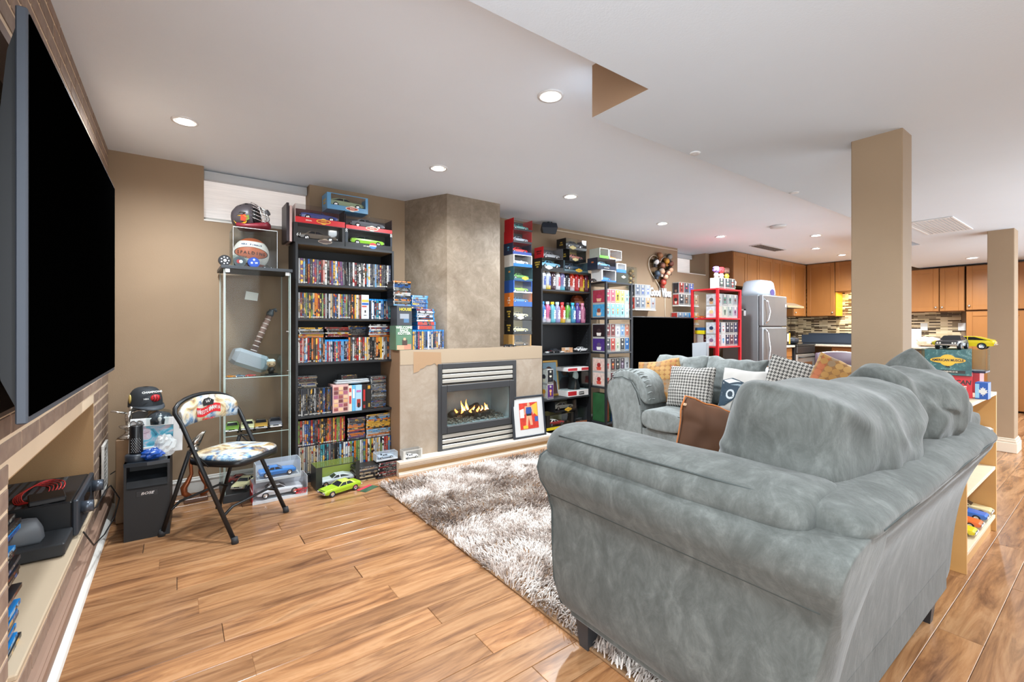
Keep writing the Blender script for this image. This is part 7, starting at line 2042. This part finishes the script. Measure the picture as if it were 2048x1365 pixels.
# ---- loveseat in front, seen from behind its left arm
LS = (1.9, .85, 0)
ls = thing('loveseat', 'grey suede loveseat with a rolled arm in the foreground, seen from behind', 'sofa', LS)
armp = [(1.36, .10), (1.27, .085), (1.205, .14), (1.168, .25), (1.163, .40), (1.168, .53), (1.142, .60), (1.103, .645), (1.086, .70), (1.098, .745), (1.15, .765), (1.26, .77), (1.34, .75), (1.38, .68), (1.385, .5), (1.385, .25)]
def endslope(mb):
    T = [(.05, .478), (.25, .462), (.44, .425), (.59, .385), (.70, .345), (.76, .332), (.90, .332)]
    def ye(z):
        for (a, b_), (c, d) in zip(T, T[1:]):
            if z <= c: return b_ + (d - b_)*max(0, min(1, (z - a)/(c - a)))
        return T[-1][1]
    mb.v = [(x, ye(z) + (y - .37)/(1.33 - .37)*(1.33 - ye(z)), z) for x, y, z in mb.v]
    return mb
def lim(prof, i):
    a, b_, c = prof[i - 1], prof[i], prof[(i + 1) % len(prof)]
    return ((a[0] + 4*b_[0] + c[0])/6, (a[1] + 4*b_[1] + c[1])/6)
a_ = endslope(extr(armp, 1.33, .37, 'y', .012, .02, 8, .006, 1))
soft('arm', shift(a_, LS), ls)
q = MB(); q.tube([(*lim(armp, i)[:1], 1.325, lim(armp, i)[1]) for i in range(1, 13)], .0035, 6); part('arm_piping', shift(q, LS), PIPE, ls)
q = MB(); q.tube([(1.1455, 1.31 - .90*i/20, .588) for i in range(21)], .003, 6); part('arm_seam', shift(q, LS), PIPE, ls)
armp2 = [(2*1.93 - x, z) for x, z in armp][::-1]
soft('arm', shift(extr(armp2, 1.33, .52, 'y', .012, .02, 8, .006, 2), LS), ls)
padp = [(1.165, .722), (1.122, .738), (1.112, .775), (1.135, .822), (1.20, .848), (1.28, .852), (1.36, .842), (1.415, .79), (1.41, .72), (1.37, .70), (1.30, .76), (1.22, .755)]
pd = extr(padp, 1.345, .425, 'y', .13, .085, 9, .014, 5)
soft('arm_pad', shift(pd, LS), ls)
q = MB(); q.tube([(lim(padp, 3)[0] - .0005, 1.26 - .74*i/22, lim(padp, 3)[1] + .002) for i in range(23)], .003, 6); part('pad_piping', shift(q, LS), PIPE, ls)
padp2 = [(2*1.93 - x, z) for x, z in padp][::-1]
soft('arm_pad', shift(extr(padp2, 1.335, .56, 'y', .10, .05, 9, .012, 6), LS), ls)
backp = [(.56, .10), (.56, .45), (.56, .66), (.54, .74), (.45, .775), (.36, .775), (.338, .755), (.347, .72), (.385, .66), (.435, .54), (.462, .36), (.474, .2), (.478, .10)]
rollp = [(.57, .72), (.575, .77), (.53, .815), (.46, .83), (.39, .828), (.335, .808), (.318, .78), (.335, .75), (.40, .725), (.5, .71)]
soft('back_roll', shift(extr(rollp, 1.175, 2.73, 'x', .13, .08, 12, .012, 14), LS), ls)
soft('back', shift(extr(backp, 1.172, 2.72, 'x', .02, .04, 12, .008, 3), LS), ls)
q = MB(); q.tube([(1.25 + 1.36*i/24, lim(rollp, 6)[0] + .002, lim(rollp, 6)[1] - .004) for i in range(25)], .003, 6); part('back_piping', shift(q, LS), PIPE, ls)
q = MB(); q.box((1.22, .47, .10), (2.64, 1.30, .26), 0, .02); part('base', shift(q, LS), SUEDE, ls)
for i in (0, 1):
    x0 = 1.39 + i*.542
    b = extr([(x0, .27), (x0 + .27, .262), (x0 + .535, .27), (x0 + .54, .38), (x0 + .53, .45), (x0 + .27, .475), (x0 + .01, .45), (x0 - .0, .38)], 1.34, .57, 'y', .05, .05, 5, .008, 7 + i)
    soft('seat_cushion', shift(b, LS), ls)
for x, y in ((1.27, 1.24), (2.6, 1.24), (1.42, .54), (2.52, .52)):
    q = MB(); q.skin([[(x + sx*.022, y + sy*.022, 0) for sx, sy in ((-1, -1), (1, -1), (1, 1), (-1, 1))], [(x + sx*.032, y + sy*.032, .105) for sx, sy in ((-1, -1), (1, -1), (1, 1), (-1, 1))]], 0, False)
    part('leg', shift(q, LS), mat('2a2b2e', .4), ls)

# ---- cushions
def cush(w_, h, t, n=22, pinch=.07, e=.5, wr=.012, seed=0.0, sag=0.0, corner=0.0):
    """pillow standing in x-z with thickness along y"""
    V, F, idx = [], [], {}
    def P(u, v, s_):
        x = w_/2*u*(1 - pinch*(1 - v*v)); z = h/2*v*(1 - pinch*(1 - u*u))
        th = max(0, (1 - abs(u)**2.6)*(1 - abs(v)**2.6))**e
        if corner: th = th + corner*max(0, abs(u*v))**6*0
        nz = mnoise.noise(Vector((u*1.6 + seed, v*1.6, s_*3))) + .6*mnoise.noise(Vector((u*3.7 + seed, v*3.2, s_*5 + 1)))
        fold = mnoise.noise(Vector((math.atan2(v, u)*2.2 + seed, 3.3, s_))) * (u*u + v*v)*.5
        y = s_*(t/2*th + wr*(nz + fold)*min(1, th*1.6))
        x += wr*.8*mnoise.noise(Vector((u*2 + seed, v*2.5, 7))); z += wr*1.2*mnoise.noise(Vector((u*2.2, v*2 + seed, 11)))
        z -= sag*(1 - v)*.25*(u*u) - sag*.0
        return (x, y, z)
    for s_ in (-1, 1):
        for i in range(n + 1):
            for j in range(n + 1):
                edge = i in (0, n) or j in (0, n)
                if edge and s_ == 1: idx[(i, j, 1)] = idx[(i, j, -1)]; continue
                u, v = -1 + 2*i/n, -1 + 2*j/n
                u, v = math.sin(u*PI/2)*.25 + u*.75, math.sin(v*PI/2)*.25 + v*.75
                idx[(i, j, s_)] = len(V); V.append(P(u, v, s_ if not edge else 0))
        for i in range(n):
            for j in range(n):
                f = (idx[(i, j, s_)], idx[(i+1, j, s_)], idx[(i+1, j+1, s_)], idx[(i, j+1, s_)])
                F.append(f if s_ == -1 else f[::-1])
    b = MB(); b.v = V; b.f = F; b.m = [0]*len(F); b.s = [True]*len(F)
    return b, P
def cushion(name, label, loc, size, rot, m, pinch=.07, e=.5, wr=.010, seed=0.0, piping=None, group=None, sag=0.0, n=22, cat='cushion', lvl=1):
    t = thing(name, label, cat, loc, 0, group, rot=rot)
    b, P = cush(*size, n=n, pinch=pinch, e=e, wr=wr, seed=seed, sag=sag)
    part('cover', b, m, t, subsurf=lvl)
    if piping:
        pts = [P(u, -1, 0) for u in [-1 + k/9 for k in range(18)]] + [P(1, u, 0) for u in [-1 + k/9 for k in range(18)]] + [P(-u, 1, 0) for u in [-1 + k/9 for k in range(18)]] + [P(-1, -u, 0) for u in [-1 + k/9 for k in range(19)]]
        q = MB(); q.tube(pts, .004, 6); part('piping', q, piping, t)
    return t, P
def tuft(P, u, v): return P(u, v, -1)
cushion('back_cushion', 'large plump grey suede back cushion slumped over the loveseat back', (1.715, .60, .828), (.92, .47, .40), (math.radians(10), math.radians(2), math.radians(-2)), SUEDE, .06, .40, .032, 2.0, None, n=30)
cushion('back_cushion', 'creased grey suede back cushion in the middle of the loveseat back', (2.26, .56, .865), (.48, .42, .34), (math.radians(14), math.radians(4), math.radians(-14)), SUEDE, .06, .42, .034, 9.0, None, n=28)
cushion('back_cushion', 'grey suede back cushion at the far end of the loveseat back', (2.56, .575, .825), (.56, .42, .26), (math.radians(22), math.radians(32), math.radians(-16)), SUEDE, .06, .45, .022, 5.5, None, n=28)
def dots():
    m, nt, p = _new('dot_weave')
    s_ = nt.nodes.new('ShaderNodeSeparateXYZ'); nt.links.new(coords(nt, 'Object', (1, 1, 1)), s_.inputs[0])
    u = math_(nt, 'MULTIPLY', s_.outputs[0], 20); v = math_(nt, 'MULTIPLY', s_.outputs[2], 22)
    fu = math_(nt, 'FLOOR', u)
    du = math_(nt, 'SUBTRACT', math_(nt, 'FRACT', u), .5); dv = math_(nt, 'SUBTRACT', math_(nt, 'FRACT', v), .5)
    d = math_(nt, 'ADD', math_(nt, 'POWER', du, 2), math_(nt, 'POWER', dv, 2))
    inside = math_(nt, 'LESS_THAN', d, .24)
    h1 = math_(nt, 'FRACT', math_(nt, 'MULTIPLY', math_(nt, 'SINE', math_(nt, 'MULTIPLY', fu, 12.9898)), 437.5))
    h2 = math_(nt, 'FRACT', math_(nt, 'ADD', h1, math_(nt, 'MULTIPLY', math_(nt, 'FLOOR', math_(nt, 'MULTIPLY', v, .34)), .37)))
    a = ramp(nt, h1, [(0, '8a5f2e'), (.3, '7a6048'), (.55, '92602c'), (.8, 'a0542a')], 'CONSTANT')
    b_ = ramp(nt, h2, [(0, 'a87a3a'), (.35, '8a7052'), (.55, 'b08648'), (.8, 'b06236')], 'CONSTANT')
    nt.links.new(mixc(nt, inside, a, b_), p.inputs['Base Color']); p.inputs['Roughness'].default_value = .7; p.inputs['Sheen Weight'].default_value = .2
    return m
DOTS = dots()
def hound():
    m, nt, p = _new('houndstooth')
    s_ = nt.nodes.new('ShaderNodeSeparateXYZ'); nt.links.new(coords(nt, 'Object'), s_.inputs[0])
    k = 8/.027
    ix = math_(nt, 'FLOOR', math_(nt, 'MULTIPLY_ADD', s_.outputs[0], k, 4000)); iz = math_(nt, 'FLOOR', math_(nt, 'MULTIPLY_ADD', s_.outputs[2], k, 4000))
    wx = math_(nt, 'LESS_THAN', math_(nt, 'MODULO', ix, 8), 3.5); wz = math_(nt, 'LESS_THAN', math_(nt, 'MODULO', iz, 8), 3.5)
    tw = math_(nt, 'LESS_THAN', math_(nt, 'MODULO', math_(nt, 'ADD', ix, iz), 4), 1.5)
    c = math_(nt, 'ADD', math_(nt, 'MULTIPLY', tw, wx), math_(nt, 'MULTIPLY', math_(nt, 'SUBTRACT', 1, tw), wz))
    nt.links.new(mixc(nt, c, 'bfbbb4', '3f3d3b'), p.inputs['Base Color']); p.inputs['Roughness'].default_value = .8
    return m
HOUND = hound()
BRN = mat('4c2b10', .8, 0, .15, 6)
brown_o, P_ = cushion('throw_cushion', 'brown cushion with an orange patterned edge and a zip, standing on the loveseat seat', (1.90, 1.08, .69), (.40, .38, .17), (math.radians(-8), math.radians(16), math.radians(-30)), BRN, .08, .5, .02, 3.0, mat('b0662e', .7))
q = MB(); q.tube([P_(-.98, -.9 + 1.6*k/8, 0) for k in range(9)], .005, 6); part('zip', q, mat('4a2e1a', .5), brown_o)
q = MB(); q.box((-.018, -.006, -.004), (.012, .003, .008), 0, .002); part('zip_pull', q, mat('c9a888', .4), brown_o, loc=P_(-.92, .80, -.3))
cushion('throw_cushion', 'orange dotted cushion peeping over the large grey back cushion', (2.34, .95, .70), (.44, .42, .14), (math.radians(-20), math.radians(8), math.radians(-6)), DOTS, .07, .5, .012, 6.0)

def soft2(name, mb, parent): return soft(name, mb, parent, SUEDE_LIT)
# ---- long sofa facing left
SF = (3.95, 1.95, 0)
sf = thing('sofa', 'long grey suede sofa with rolled arms behind the loveseat', 'sofa', SF)
a2 = [(3.03, .05), (3.045, .2), (3.06, .36), (3.10, .48), (3.135, .57), (3.125, .66), (3.06, .725), (2.93, .745), (2.83, .72), (2.76, .62), (2.72, .5), (2.70, .3), (2.70, .05)]
def extx(prof, x0, x1, *a, **k): return extr(prof, x0, x1, 'x', *a, **k)
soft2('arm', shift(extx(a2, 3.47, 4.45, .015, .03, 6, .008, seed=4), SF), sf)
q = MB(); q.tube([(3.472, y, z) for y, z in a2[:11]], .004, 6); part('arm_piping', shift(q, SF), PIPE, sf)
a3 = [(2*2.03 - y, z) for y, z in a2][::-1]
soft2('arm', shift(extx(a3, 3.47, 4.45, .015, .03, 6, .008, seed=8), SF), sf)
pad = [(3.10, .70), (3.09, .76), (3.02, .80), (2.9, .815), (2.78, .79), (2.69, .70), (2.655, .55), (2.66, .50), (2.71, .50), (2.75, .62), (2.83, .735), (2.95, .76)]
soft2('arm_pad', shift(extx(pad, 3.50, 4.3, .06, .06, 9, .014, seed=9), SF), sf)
q = MB()
for k in range(16):
    t_ = k/15; i = int(t_*5.99); f_ = t_*5.99 - i
    y = pad[i][0]*(1 - f_) + pad[i+1][0]*f_; z = pad[i][1]*(1 - f_) + pad[i+1][1]*f_
    q.tube([(3.515, y, z - .004), (3.55, y + .004*math.sin(k*3), z + .008), (3.60, y + .01*math.sin(k*5), z + .004)], .006, 6)
part('gathers', shift(q, SF), SUEDE_LIT, sf)
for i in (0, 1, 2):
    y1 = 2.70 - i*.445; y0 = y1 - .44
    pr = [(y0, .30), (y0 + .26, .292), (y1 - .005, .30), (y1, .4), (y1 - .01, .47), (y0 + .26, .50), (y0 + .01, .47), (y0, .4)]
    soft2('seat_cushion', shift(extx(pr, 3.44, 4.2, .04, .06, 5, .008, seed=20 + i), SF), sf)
q = MB(); q.tube([(3.453, 2.69 - 1.31*k/20, .455) for k in range(21)], .003, 6); part('seat_piping', shift(q, SF), PIPE, sf)
b = MB(); rings = []
for k in range(41):
    y = 2.70 - 1.34*k/40
    rings.append([(3.48 + .012*mnoise.noise(Vector((y*6, z*3, 2))) + (.02 if z < .2 else 0)*mnoise.noise(Vector((y*14, z*9, 5))), y, z) for z in (.05, .12, .2, .255, .295)])
b.skin(rings, 0, True, closed=False, caps=False); part('skirt', shift(b, SF), SUEDE_LIT, sf)
q = MB(); q.box((3.52, 1.36, .06), (4.4, 2.70, .29), 0, .01); part('base', shift(q, SF), SUEDE_LIT, sf)
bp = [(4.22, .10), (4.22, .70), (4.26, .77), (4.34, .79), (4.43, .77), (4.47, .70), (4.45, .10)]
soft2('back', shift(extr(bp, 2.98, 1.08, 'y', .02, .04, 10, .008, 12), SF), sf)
for x in (3.56, 4.36):
    for y in (1.1, 2.95):
        q = MB(); q.box((x - .03, y - .03, 0), (x + .03, y + .03, .07), 0, .004); part('leg', shift(q, SF), BLACK, sf)
FAC = -PI/2   # cushions turned to face left
def c2(name, label, y, z, x, w_, h, t, m, lean=.2, roll=0.0, yaw=0.0, **k):
    k.setdefault('seed', y*7)
    return cushion(name, label, (x, y, z), (w_, h, t), Matrix.Rotation(FAC + yaw, 3, 'Z').to_4x4().to_3x3().__matmul__(Matrix.Rotation(-lean, 3, 'X') @ Matrix.Rotation(roll, 3, 'Y')).to_euler(), m, **k)
for y, w_, lab in ((2.70, .60, 'grey suede back cushion at the left end of the long sofa'), (2.16, .56, 'grey suede back cushion in the middle of the long sofa'), (1.60, .58, 'creased grey suede back cushion right of the middle on the long sofa')):
    c2('back_cushion', lab, y, .72, 4.10, w_, .46, .26, SUEDE_LIT, lean=.18, roll=.02*math.sin(y*9), pinch=.06, e=.42, wr=.034, n=26)
c2('back_cushion', 'grey suede back cushion at the right end of the long sofa, partly behind the column', 1.20, .74, 4.08, .50, .44, .26, SUEDE_LIT, lean=.2, pinch=.06, e=.42, wr=.034)
c2('throw_cushion', 'orange dotted cushion leaning at the left end of the long sofa', 2.80, .685, 3.86, .46, .46, .15, DOTS, lean=.32, roll=-.17, yaw=.12, pinch=.05, wr=.016)
c2('throw_cushion', 'square houndstooth cushion beside the left orange one on the long sofa', 2.40, .675, 3.78, .46, .40, .15, HOUND, lean=.28, roll=-.03, pinch=.05, wr=.008)
pc, PP = c2('throw_cushion', 'white cushion printed with a dark classic car on the long sofa', 1.93, .68, 3.84, .44, .40, .14, mat('c4c0bb', .8), lean=.3, roll=.02, pinch=.06, wr=.008)
def decal(nm, pts, hx, d=0.0):
    """print on the cushion front, following its surface"""
    q = MB(); n = len(pts)
    cu = sum(p[0] for p in pts)/n; cv = sum(p[1] for p in pts)/n
    def S_(u, v):
        x, y, z = PP(u, v, -1); return (x, y - .0022 - d, z)
    for (a, b_) in zip(pts, pts[1:] + pts[:1]):
        N = 5
        for i in range(N):
            def L(t, s_): return (cu + (a[0] + (b_[0] - a[0])*s_ - cu)*t, cv + (a[1] + (b_[1] - a[1])*s_ - cv)*t)
            t0, t1 = i/N, (i + 1)/N
            for j in range(4):
                s0, s1 = j/4, (j + 1)/4
                q.poly([S_(*L(t0, s0)), S_(*L(t1, s0)), S_(*L(t1, s1)), S_(*L(t0, s1))])
    return part(nm, q, mat(hx, .7), pc)
decal('car_print', [(-.95, -.25), (-.9, .38), (-.45, .52), (.1, .36), (.75, .34), (.9, .05), (.85, -.35), (.3, -.45), (-.2, -.4), (-.6, -.75), (-.9, -.8)], '2c3f4e')
decal('windscreen_print', [(-.82, .38), (-.5, .47), (-.05, .36), (-.55, .26)], 'd8dcdc', .0006)
decal('hood_highlight', [(-.5, .2), (.1, .27), (.5, .22), (.2, .12)], '8fa0aa', .0006)
decal('grille_print', [(.05, .1), (.8, .12), (.82, -.1), (.05, -.14)], 'c9d0d2', .0006)
decal('grille_dark', [(.2, .06), (.76, .07), (.76, -.06), (.2, -.09)], '1c2a34', .0012)
decal('bumper_print', [(.0, -.2), (.82, -.16), (.82, -.24), (.0, -.28)], 'd8dcdc', .0006)
for cu_, cv_, r_ in ((.12, -.02, .07), (-.42, -.22, .2)):
    decal('wheel_print', [(cu_ + r_*math.cos(2*PI*k/12), cv_ + r_*1.1*math.sin(2*PI*k/12)) for k in range(12)], 'c4ccd0', .0012)
    decal('wheel_dark', [(cu_ + r_*.6*math.cos(2*PI*k/12), cv_ + r_*.66*math.sin(2*PI*k/12)) for k in range(12)], '2a3a46', .0018)
c2('throw_cushion', 'tilted houndstooth cushion right of the car cushion on the long sofa', 1.54, .765, 3.84, .46, .42, .15, HOUND, lean=.2, roll=.24, yaw=.25, pinch=.05, wr=.008)
c2('throw_cushion', 'orange dotted cushion beside the near column on the long sofa', 1.22, .765, 3.76, .46, .44, .15, DOTS, lean=.22, roll=.4, yaw=.2, pinch=.05, wr=.014)

# ================================================================ BIRCH SHELF with boxed cars behind the loveseat
WX0, WX1, WY0, WY1, WH = 3.14, 3.97, .49, .86, .835
BIR = mat('c99a5c', .5, 0, .08, 6, 0, 60, (.2, .2, 1)); BIRT = mat('d9c8ac', .5, var=.05)
ws = thing('birch_shelf', 'low birch shelf unit behind the loveseat holding toy cars', 'shelf unit', ((WX0 + WX1)/2, WY0, 0))
w_, d_ = (WX1 - WX0)/2, WY1 - WY0
for sx in (-1, 1):
    q = MB(); q.box((sx*w_, 0, 0), (sx*(w_ - .018), d_, WH - .018), 0, .001); part('side_panel', q, BIR, ws)
q = MB(); q.box((-w_, 0, WH - .0178), (w_, d_, WH), 0, .001); part('top_board', q, BIRT, ws)
q = MB(); q.box((-w_ + .018, d_ - .006, .04), (w_ - .018, d_, WH - .018)); part('back_panel', q, BIR, ws)
WS = (.10, .39, .585)
for z in WS:
    q = MB(); q.box((-w_ + .0185, .003, z - .018), (w_ - .0185, d_ - .007, z), 0, .001); part('shelf', q, BIRT, ws)
q = MB(); q.box((-w_ + .0185, .02, 0), (w_ - .0185, .035, .08)); part('plinth', q, BIR, ws)
for X_, c, lab, z in ((3.90, 'd8c89a', 'cream toy car at the right end of the bottom birch shelf', WS[0]), (3.77, '2f6ac0', 'bright blue toy car on the bottom birch shelf', WS[0]), (3.60, 'e06a30', 'orange toy car on the bottom birch shelf', WS[0]), (3.44, 'd8c82a', 'yellow toy car on the bottom birch shelf', WS[0]), (3.87, 'e4e4e2', 'white toy car on the upper birch shelf', WS[2])):
    car(lab, (X_, WY0 + .125, z + .0004), .235, -PI/2, c)
WT = WH + .0005
def endbox(label, x0, x1, y0, y1, z0, z1, hx, name='car_carton'):
    t = thing(name, label, 'carton', ((x0 + x1)/2, (y0 + y1)/2, z0))
    q = MB(); q.box((-(x1 - x0)/2, -(y1 - y0)/2, 0), ((x1 - x0)/2, (y1 - y0)/2, z1 - z0), 0, .0015)
    part('carton', q, hx if not isinstance(hx, str) else mat(hx, .4, var=.06, vs=20), t)
    return t, -(x1 - x0)/2
W90 = (PI/2, 0, -PI/2)
e1, xf_ = endbox('red toy car carton with black lettering on the birch shelf', 3.47, 3.80, .522, .698, WT, .956, 'c8242e')
text('AMERICAN', .034, mat('26181a', .4), e1, (xf_ - .001, -.01, .083), W90, bold=.03, shear=.15, squeeze=.85)
text('MUSCLE', .034, WHITE, e1, (xf_ - .001, -.01, .050), W90, bold=.03, shear=.15, squeeze=.85)
grm, nt, p = _new('green_marble')
f = noise(nt, coords(nt, 'Object'), 14, 6, .7, 2.5)
nt.links.new(ramp(nt, f, [(.3, '1f4a50'), (.5, '2f5e60'), (.585, '3a6a6a'), (.6, '8fb0ac'), (.615, '2f5e60'), (.8, '264f55')]), p.inputs['Base Color']); p.inputs['Roughness'].default_value = .4
e2, xf_ = endbox('green marbled toy car carton with a yellow logo on top of the red carton', 3.45, 3.78, .522, .712, .9568, 1.098, grm)
for e_ in (e1, e2):
    e_.rotation_euler.z = .15; e_.location.y += .022
q = MB()
q.prism([(.072*math.cos(2*PI*k/24), .0175*math.sin(2*PI*k/24) + .083) for k in range(24)], xf_ - .003, xf_ - .0005, 'x', 0)
q.prism([(.034*math.cos(2*PI*k/20), .032*math.sin(2*PI*k/20) + .083) for k in range(20)], xf_ - .0028, xf_ - .0005, 'x', 0)
part('yellow_logo', q, mat('e2b02e', .4), e2)
text('AMERICAN MUSCLE', .0185, mat('1e1c16', .4), e2, (xf_ - .0036, 0, .083), W90, bold=.03, squeeze=.78)
q = MB(); q.box((xf_ - .0015, -.07, .012), (xf_, .07, .028)); part('caption_bar', q, mat('2a2622', .4), e2)
text('1970 CHEVELLE SS', .010, mat('d8d0c0', .4), e2, (xf_ - .0022, 0, .02), W90, bold=.02)
q = MB(); q.prism([(-.012, .04), (.008, .045), (.012, .062), (-.004, .056)], xf_ - .002, xf_ - .0005, 'x'); part('dark_mark', q, BLACK, e2)
car('glossy black toy car facing out on the green marbled carton', (3.585, .62, 1.0985), .27, PI, '26282c')
cse, _x = endbox('pinkish carton under the clear case behind the green carton', 3.815, 3.945, .54, .72, WT, .952, 'b04a50')
def clearcase(label, x0, x1, y0, y1, z0, z1, basec='2c3a50'):
    t = thing('acrylic_case', label, 'case', ((x0 + x1)/2, (y0 + y1)/2, z0)); a, b_ = (x1 - x0)/2, (y1 - y0)/2
    q = MB(); q.box((-a, -b_, 0), (a, b_, .012), 0, .002); part('base', q, mat(basec, .3), t)
    q = MB()
    for p_, r_ in (((-a, -b_, .012), (-a + .003, b_, z1 - z0)), ((a - .003, -b_, .012), (a, b_, z1 - z0)), ((-a + .003, -b_, .012), (a - .003, -b_ + .003, z1 - z0)), ((-a + .003, b_ - .003, .012), (a - .003, b_, z1 - z0)), ((-a, -b_, z1 - z0), (a, b_, z1 - z0 + .003))): q.box(p_, r_)
    part('cover', q, CLEAR, t)
clearcase('clear case with a dark base under the yellow car', 3.81, 3.95, .515, .80, .9525, 1.088)
car('bright yellow toy muscle car on the clear case beside the black one', (3.87, .618, 1.0915), .275, PI/2, 'e2cb1e', style='fastback')
e3, _x = endbox('blue edged white carton under the left clear case on the birch shelf', 3.46, 3.70, .77, .855, WT, .955, '3f62a0')
clearcase('clear case at the left of the green marbled carton', 3.46, 3.73, .768, .86, .9555, 1.09, '3c5a8a')
car('silver toy car inside the left clear case on the birch shelf', (3.6, .814, .968), .2, PI, 'a8b0b6')
e4, xf_ = endbox('small blue box with a white maple leaf beside the red carton', 3.485, 3.57, .462, .512, WT, .925, '2a58a8', 'leaf_box')
leaf = [(0, .055), (.004, .046), (.010, .049), (.008, .038), (.018, .040), (.014, .030), (.019, .027), (.007, .018), (.009, .013), (.0015, .015), (.0015, .006), (-.0015, .006), (-.0015, .015), (-.009, .013), (-.007, .018), (-.019, .027), (-.014, .030), (-.018, .040), (-.008, .038), (-.010, .049), (-.004, .046)]
q = MB(); q.prism([(y - .006, z + .012) for y, z in leaf], xf_ - .0015, xf_ - .0003, 'x'); part('white_leaf', q, WHITE, e4)
q = MB(); q.box((xf_ - .0008, .008, .006), (xf_ + .0002, .024, .082)); part('light_window', q, mat('8fc0dc', .3), e4)

# ================================================================ FLOOR CLUTTER by the film bookcase
carbox('grey-lidded white box holding a silver car on the floor by the glass cabinet', (at(558, 1000, Z=.0).x, 3.40, .0005), .37, .15, .135, 'd8dadc', '7a7e88', 'c4c8cc', .02, top=False, endtxt='', plain_end='c42a30', car_=('silver-white toy muscle car inside the large white box', 'c2c6ca', {'roof': 'b0b4b8', 'L': .3}), rz=.12, frame=.012) if False else None
bxp = at(545, 1004, Z=0)
z0_ = .0006
fx0, fx1 = at(505, 1012, Z=0), at(615, 990, Z=0)
ang = math.atan2(fx1.y - fx0.y, fx1.x - fx0.x); Wb = (fx1 - fx0).length
cm = (fx0 + fx1)/2
carbox('large silver boxed white muscle car with a red end on the floor by the cabinet', (cm.x, cm.y, z0_), Wb, .15, .14, 'c4c8cc', 'b8bcc4', 'c8ccd0', .02, top=False, plain_end='c8242e', endtxt='AUTO WORLD', endc='f0e8e8', car_=('silver-white toy muscle car inside the large silver box', 'c8ccd2', {'L': .3, 'dz': .02}), rz=ang)
bxc = bpy.data.objects['boxed_car_carton.%03d' % (len([o for o in bpy.data.objects if o.name.startswith('boxed_car_carton')]) - 1)]
text('AMERICAN', .022, RED, bxc, (Wb*.37, -.003, .05), bold=.03, shear=.2, squeeze=.8); text('MUSCLE', .024, RED, bxc, (Wb*.37, -.003, .028), bold=.03, shear=.2, squeeze=.8)
n_ = Vector((-math.sin(ang), math.cos(ang), 0)); t_ = Vector((math.cos(ang), math.sin(ang), 0))
c3 = cm + n_*.02 + t_*(-.01)
carbox('clear lidded box with a bright blue muscle car stacked on the silver box', (c3.x, c3.y, z0_ + .1408), Wb*.82, .13, .125, 'cfd6da', 'b4bcc2', 'aab0b4', .018, top=False, car_=('bright blue toy muscle car inside the clear stacked box', '2070b8', {'L': .24, 'dz': .018}), rz=ang)
g0, g1 = at(636, 985, Z=0), at(720, 968, Z=0)
ang2 = math.atan2(g1.y - g0.y, g1.x - g0.x); Wg = (g1 - g0).length
cmg = (g0 + g1)/2 + Vector((0, .03, 0))
carbox('olive and black boxed silver fastback on the floor behind the lime car', (cmg.x, cmg.y, z0_), Wg*1.05, .16, .17, '2a2c28', '7a8a34', None, .02, top=False, frame=.045, car_=('silver toy fastback inside the olive and black box', 'b8c0c2', {'style': 'fastback', 'L': .27, 'turn': PI}), rz=ang2)
lc = at(680, 985, Z=0)
car('lime green toy muscle car with a black hood on the wooden floor', (lc.x, lc.y - .0, .0005), .30, math.radians(196), '9ab82a', 'b8c45a', hood='24282c')
fp_ = at(735, 978, Z=0)
q = MB(); q.box((-.07, -.045, 0), (.07, .045, .003), 0, .001); o = solo('leaflet', q, mat('3a5a44', .4, var=.5, vs=25), 'red and green printed leaflet lying on the floor by the lime car', 'leaflet', (fp_.x, fp_.y, .0005), .5)
q = MB(); q.box((-.07, .015, .003), (.07, .045, .0036)); part('red_strip', q, mat('c83a4a', .4), o)
for i, (px, py, n, pal, lab) in enumerate(((738, 962, 8, ['17181b', '3b3d42', 'c9b592', '17181b'], 'of the left floor stack by the rug'), (781, 955, 9, ['17181b', '3b3d42', '7c2426', '17181b'], 'of the right floor stack by the hearth'))):
    v = at(px, py, Z=0)
    case_pile(v.x - .1, v.x + .095, v.y, .0008, n, pal, lab, 'disc stacks on the floor', jit=.012)
    zt2 = .0008 + n*.0145
    if i == 1:
        carbox('clear pink-topped boxed car on the floor stack of cases', (v.x - .02, v.y + .02, zt2 + .006), .18, .08, .06, 'c8ccd0', 'a8b0b8', 'b8bcc0', .012, top=False, car_=('small silver toy car inside the pink-topped box', 'a8b4c0', {'L': .13}))
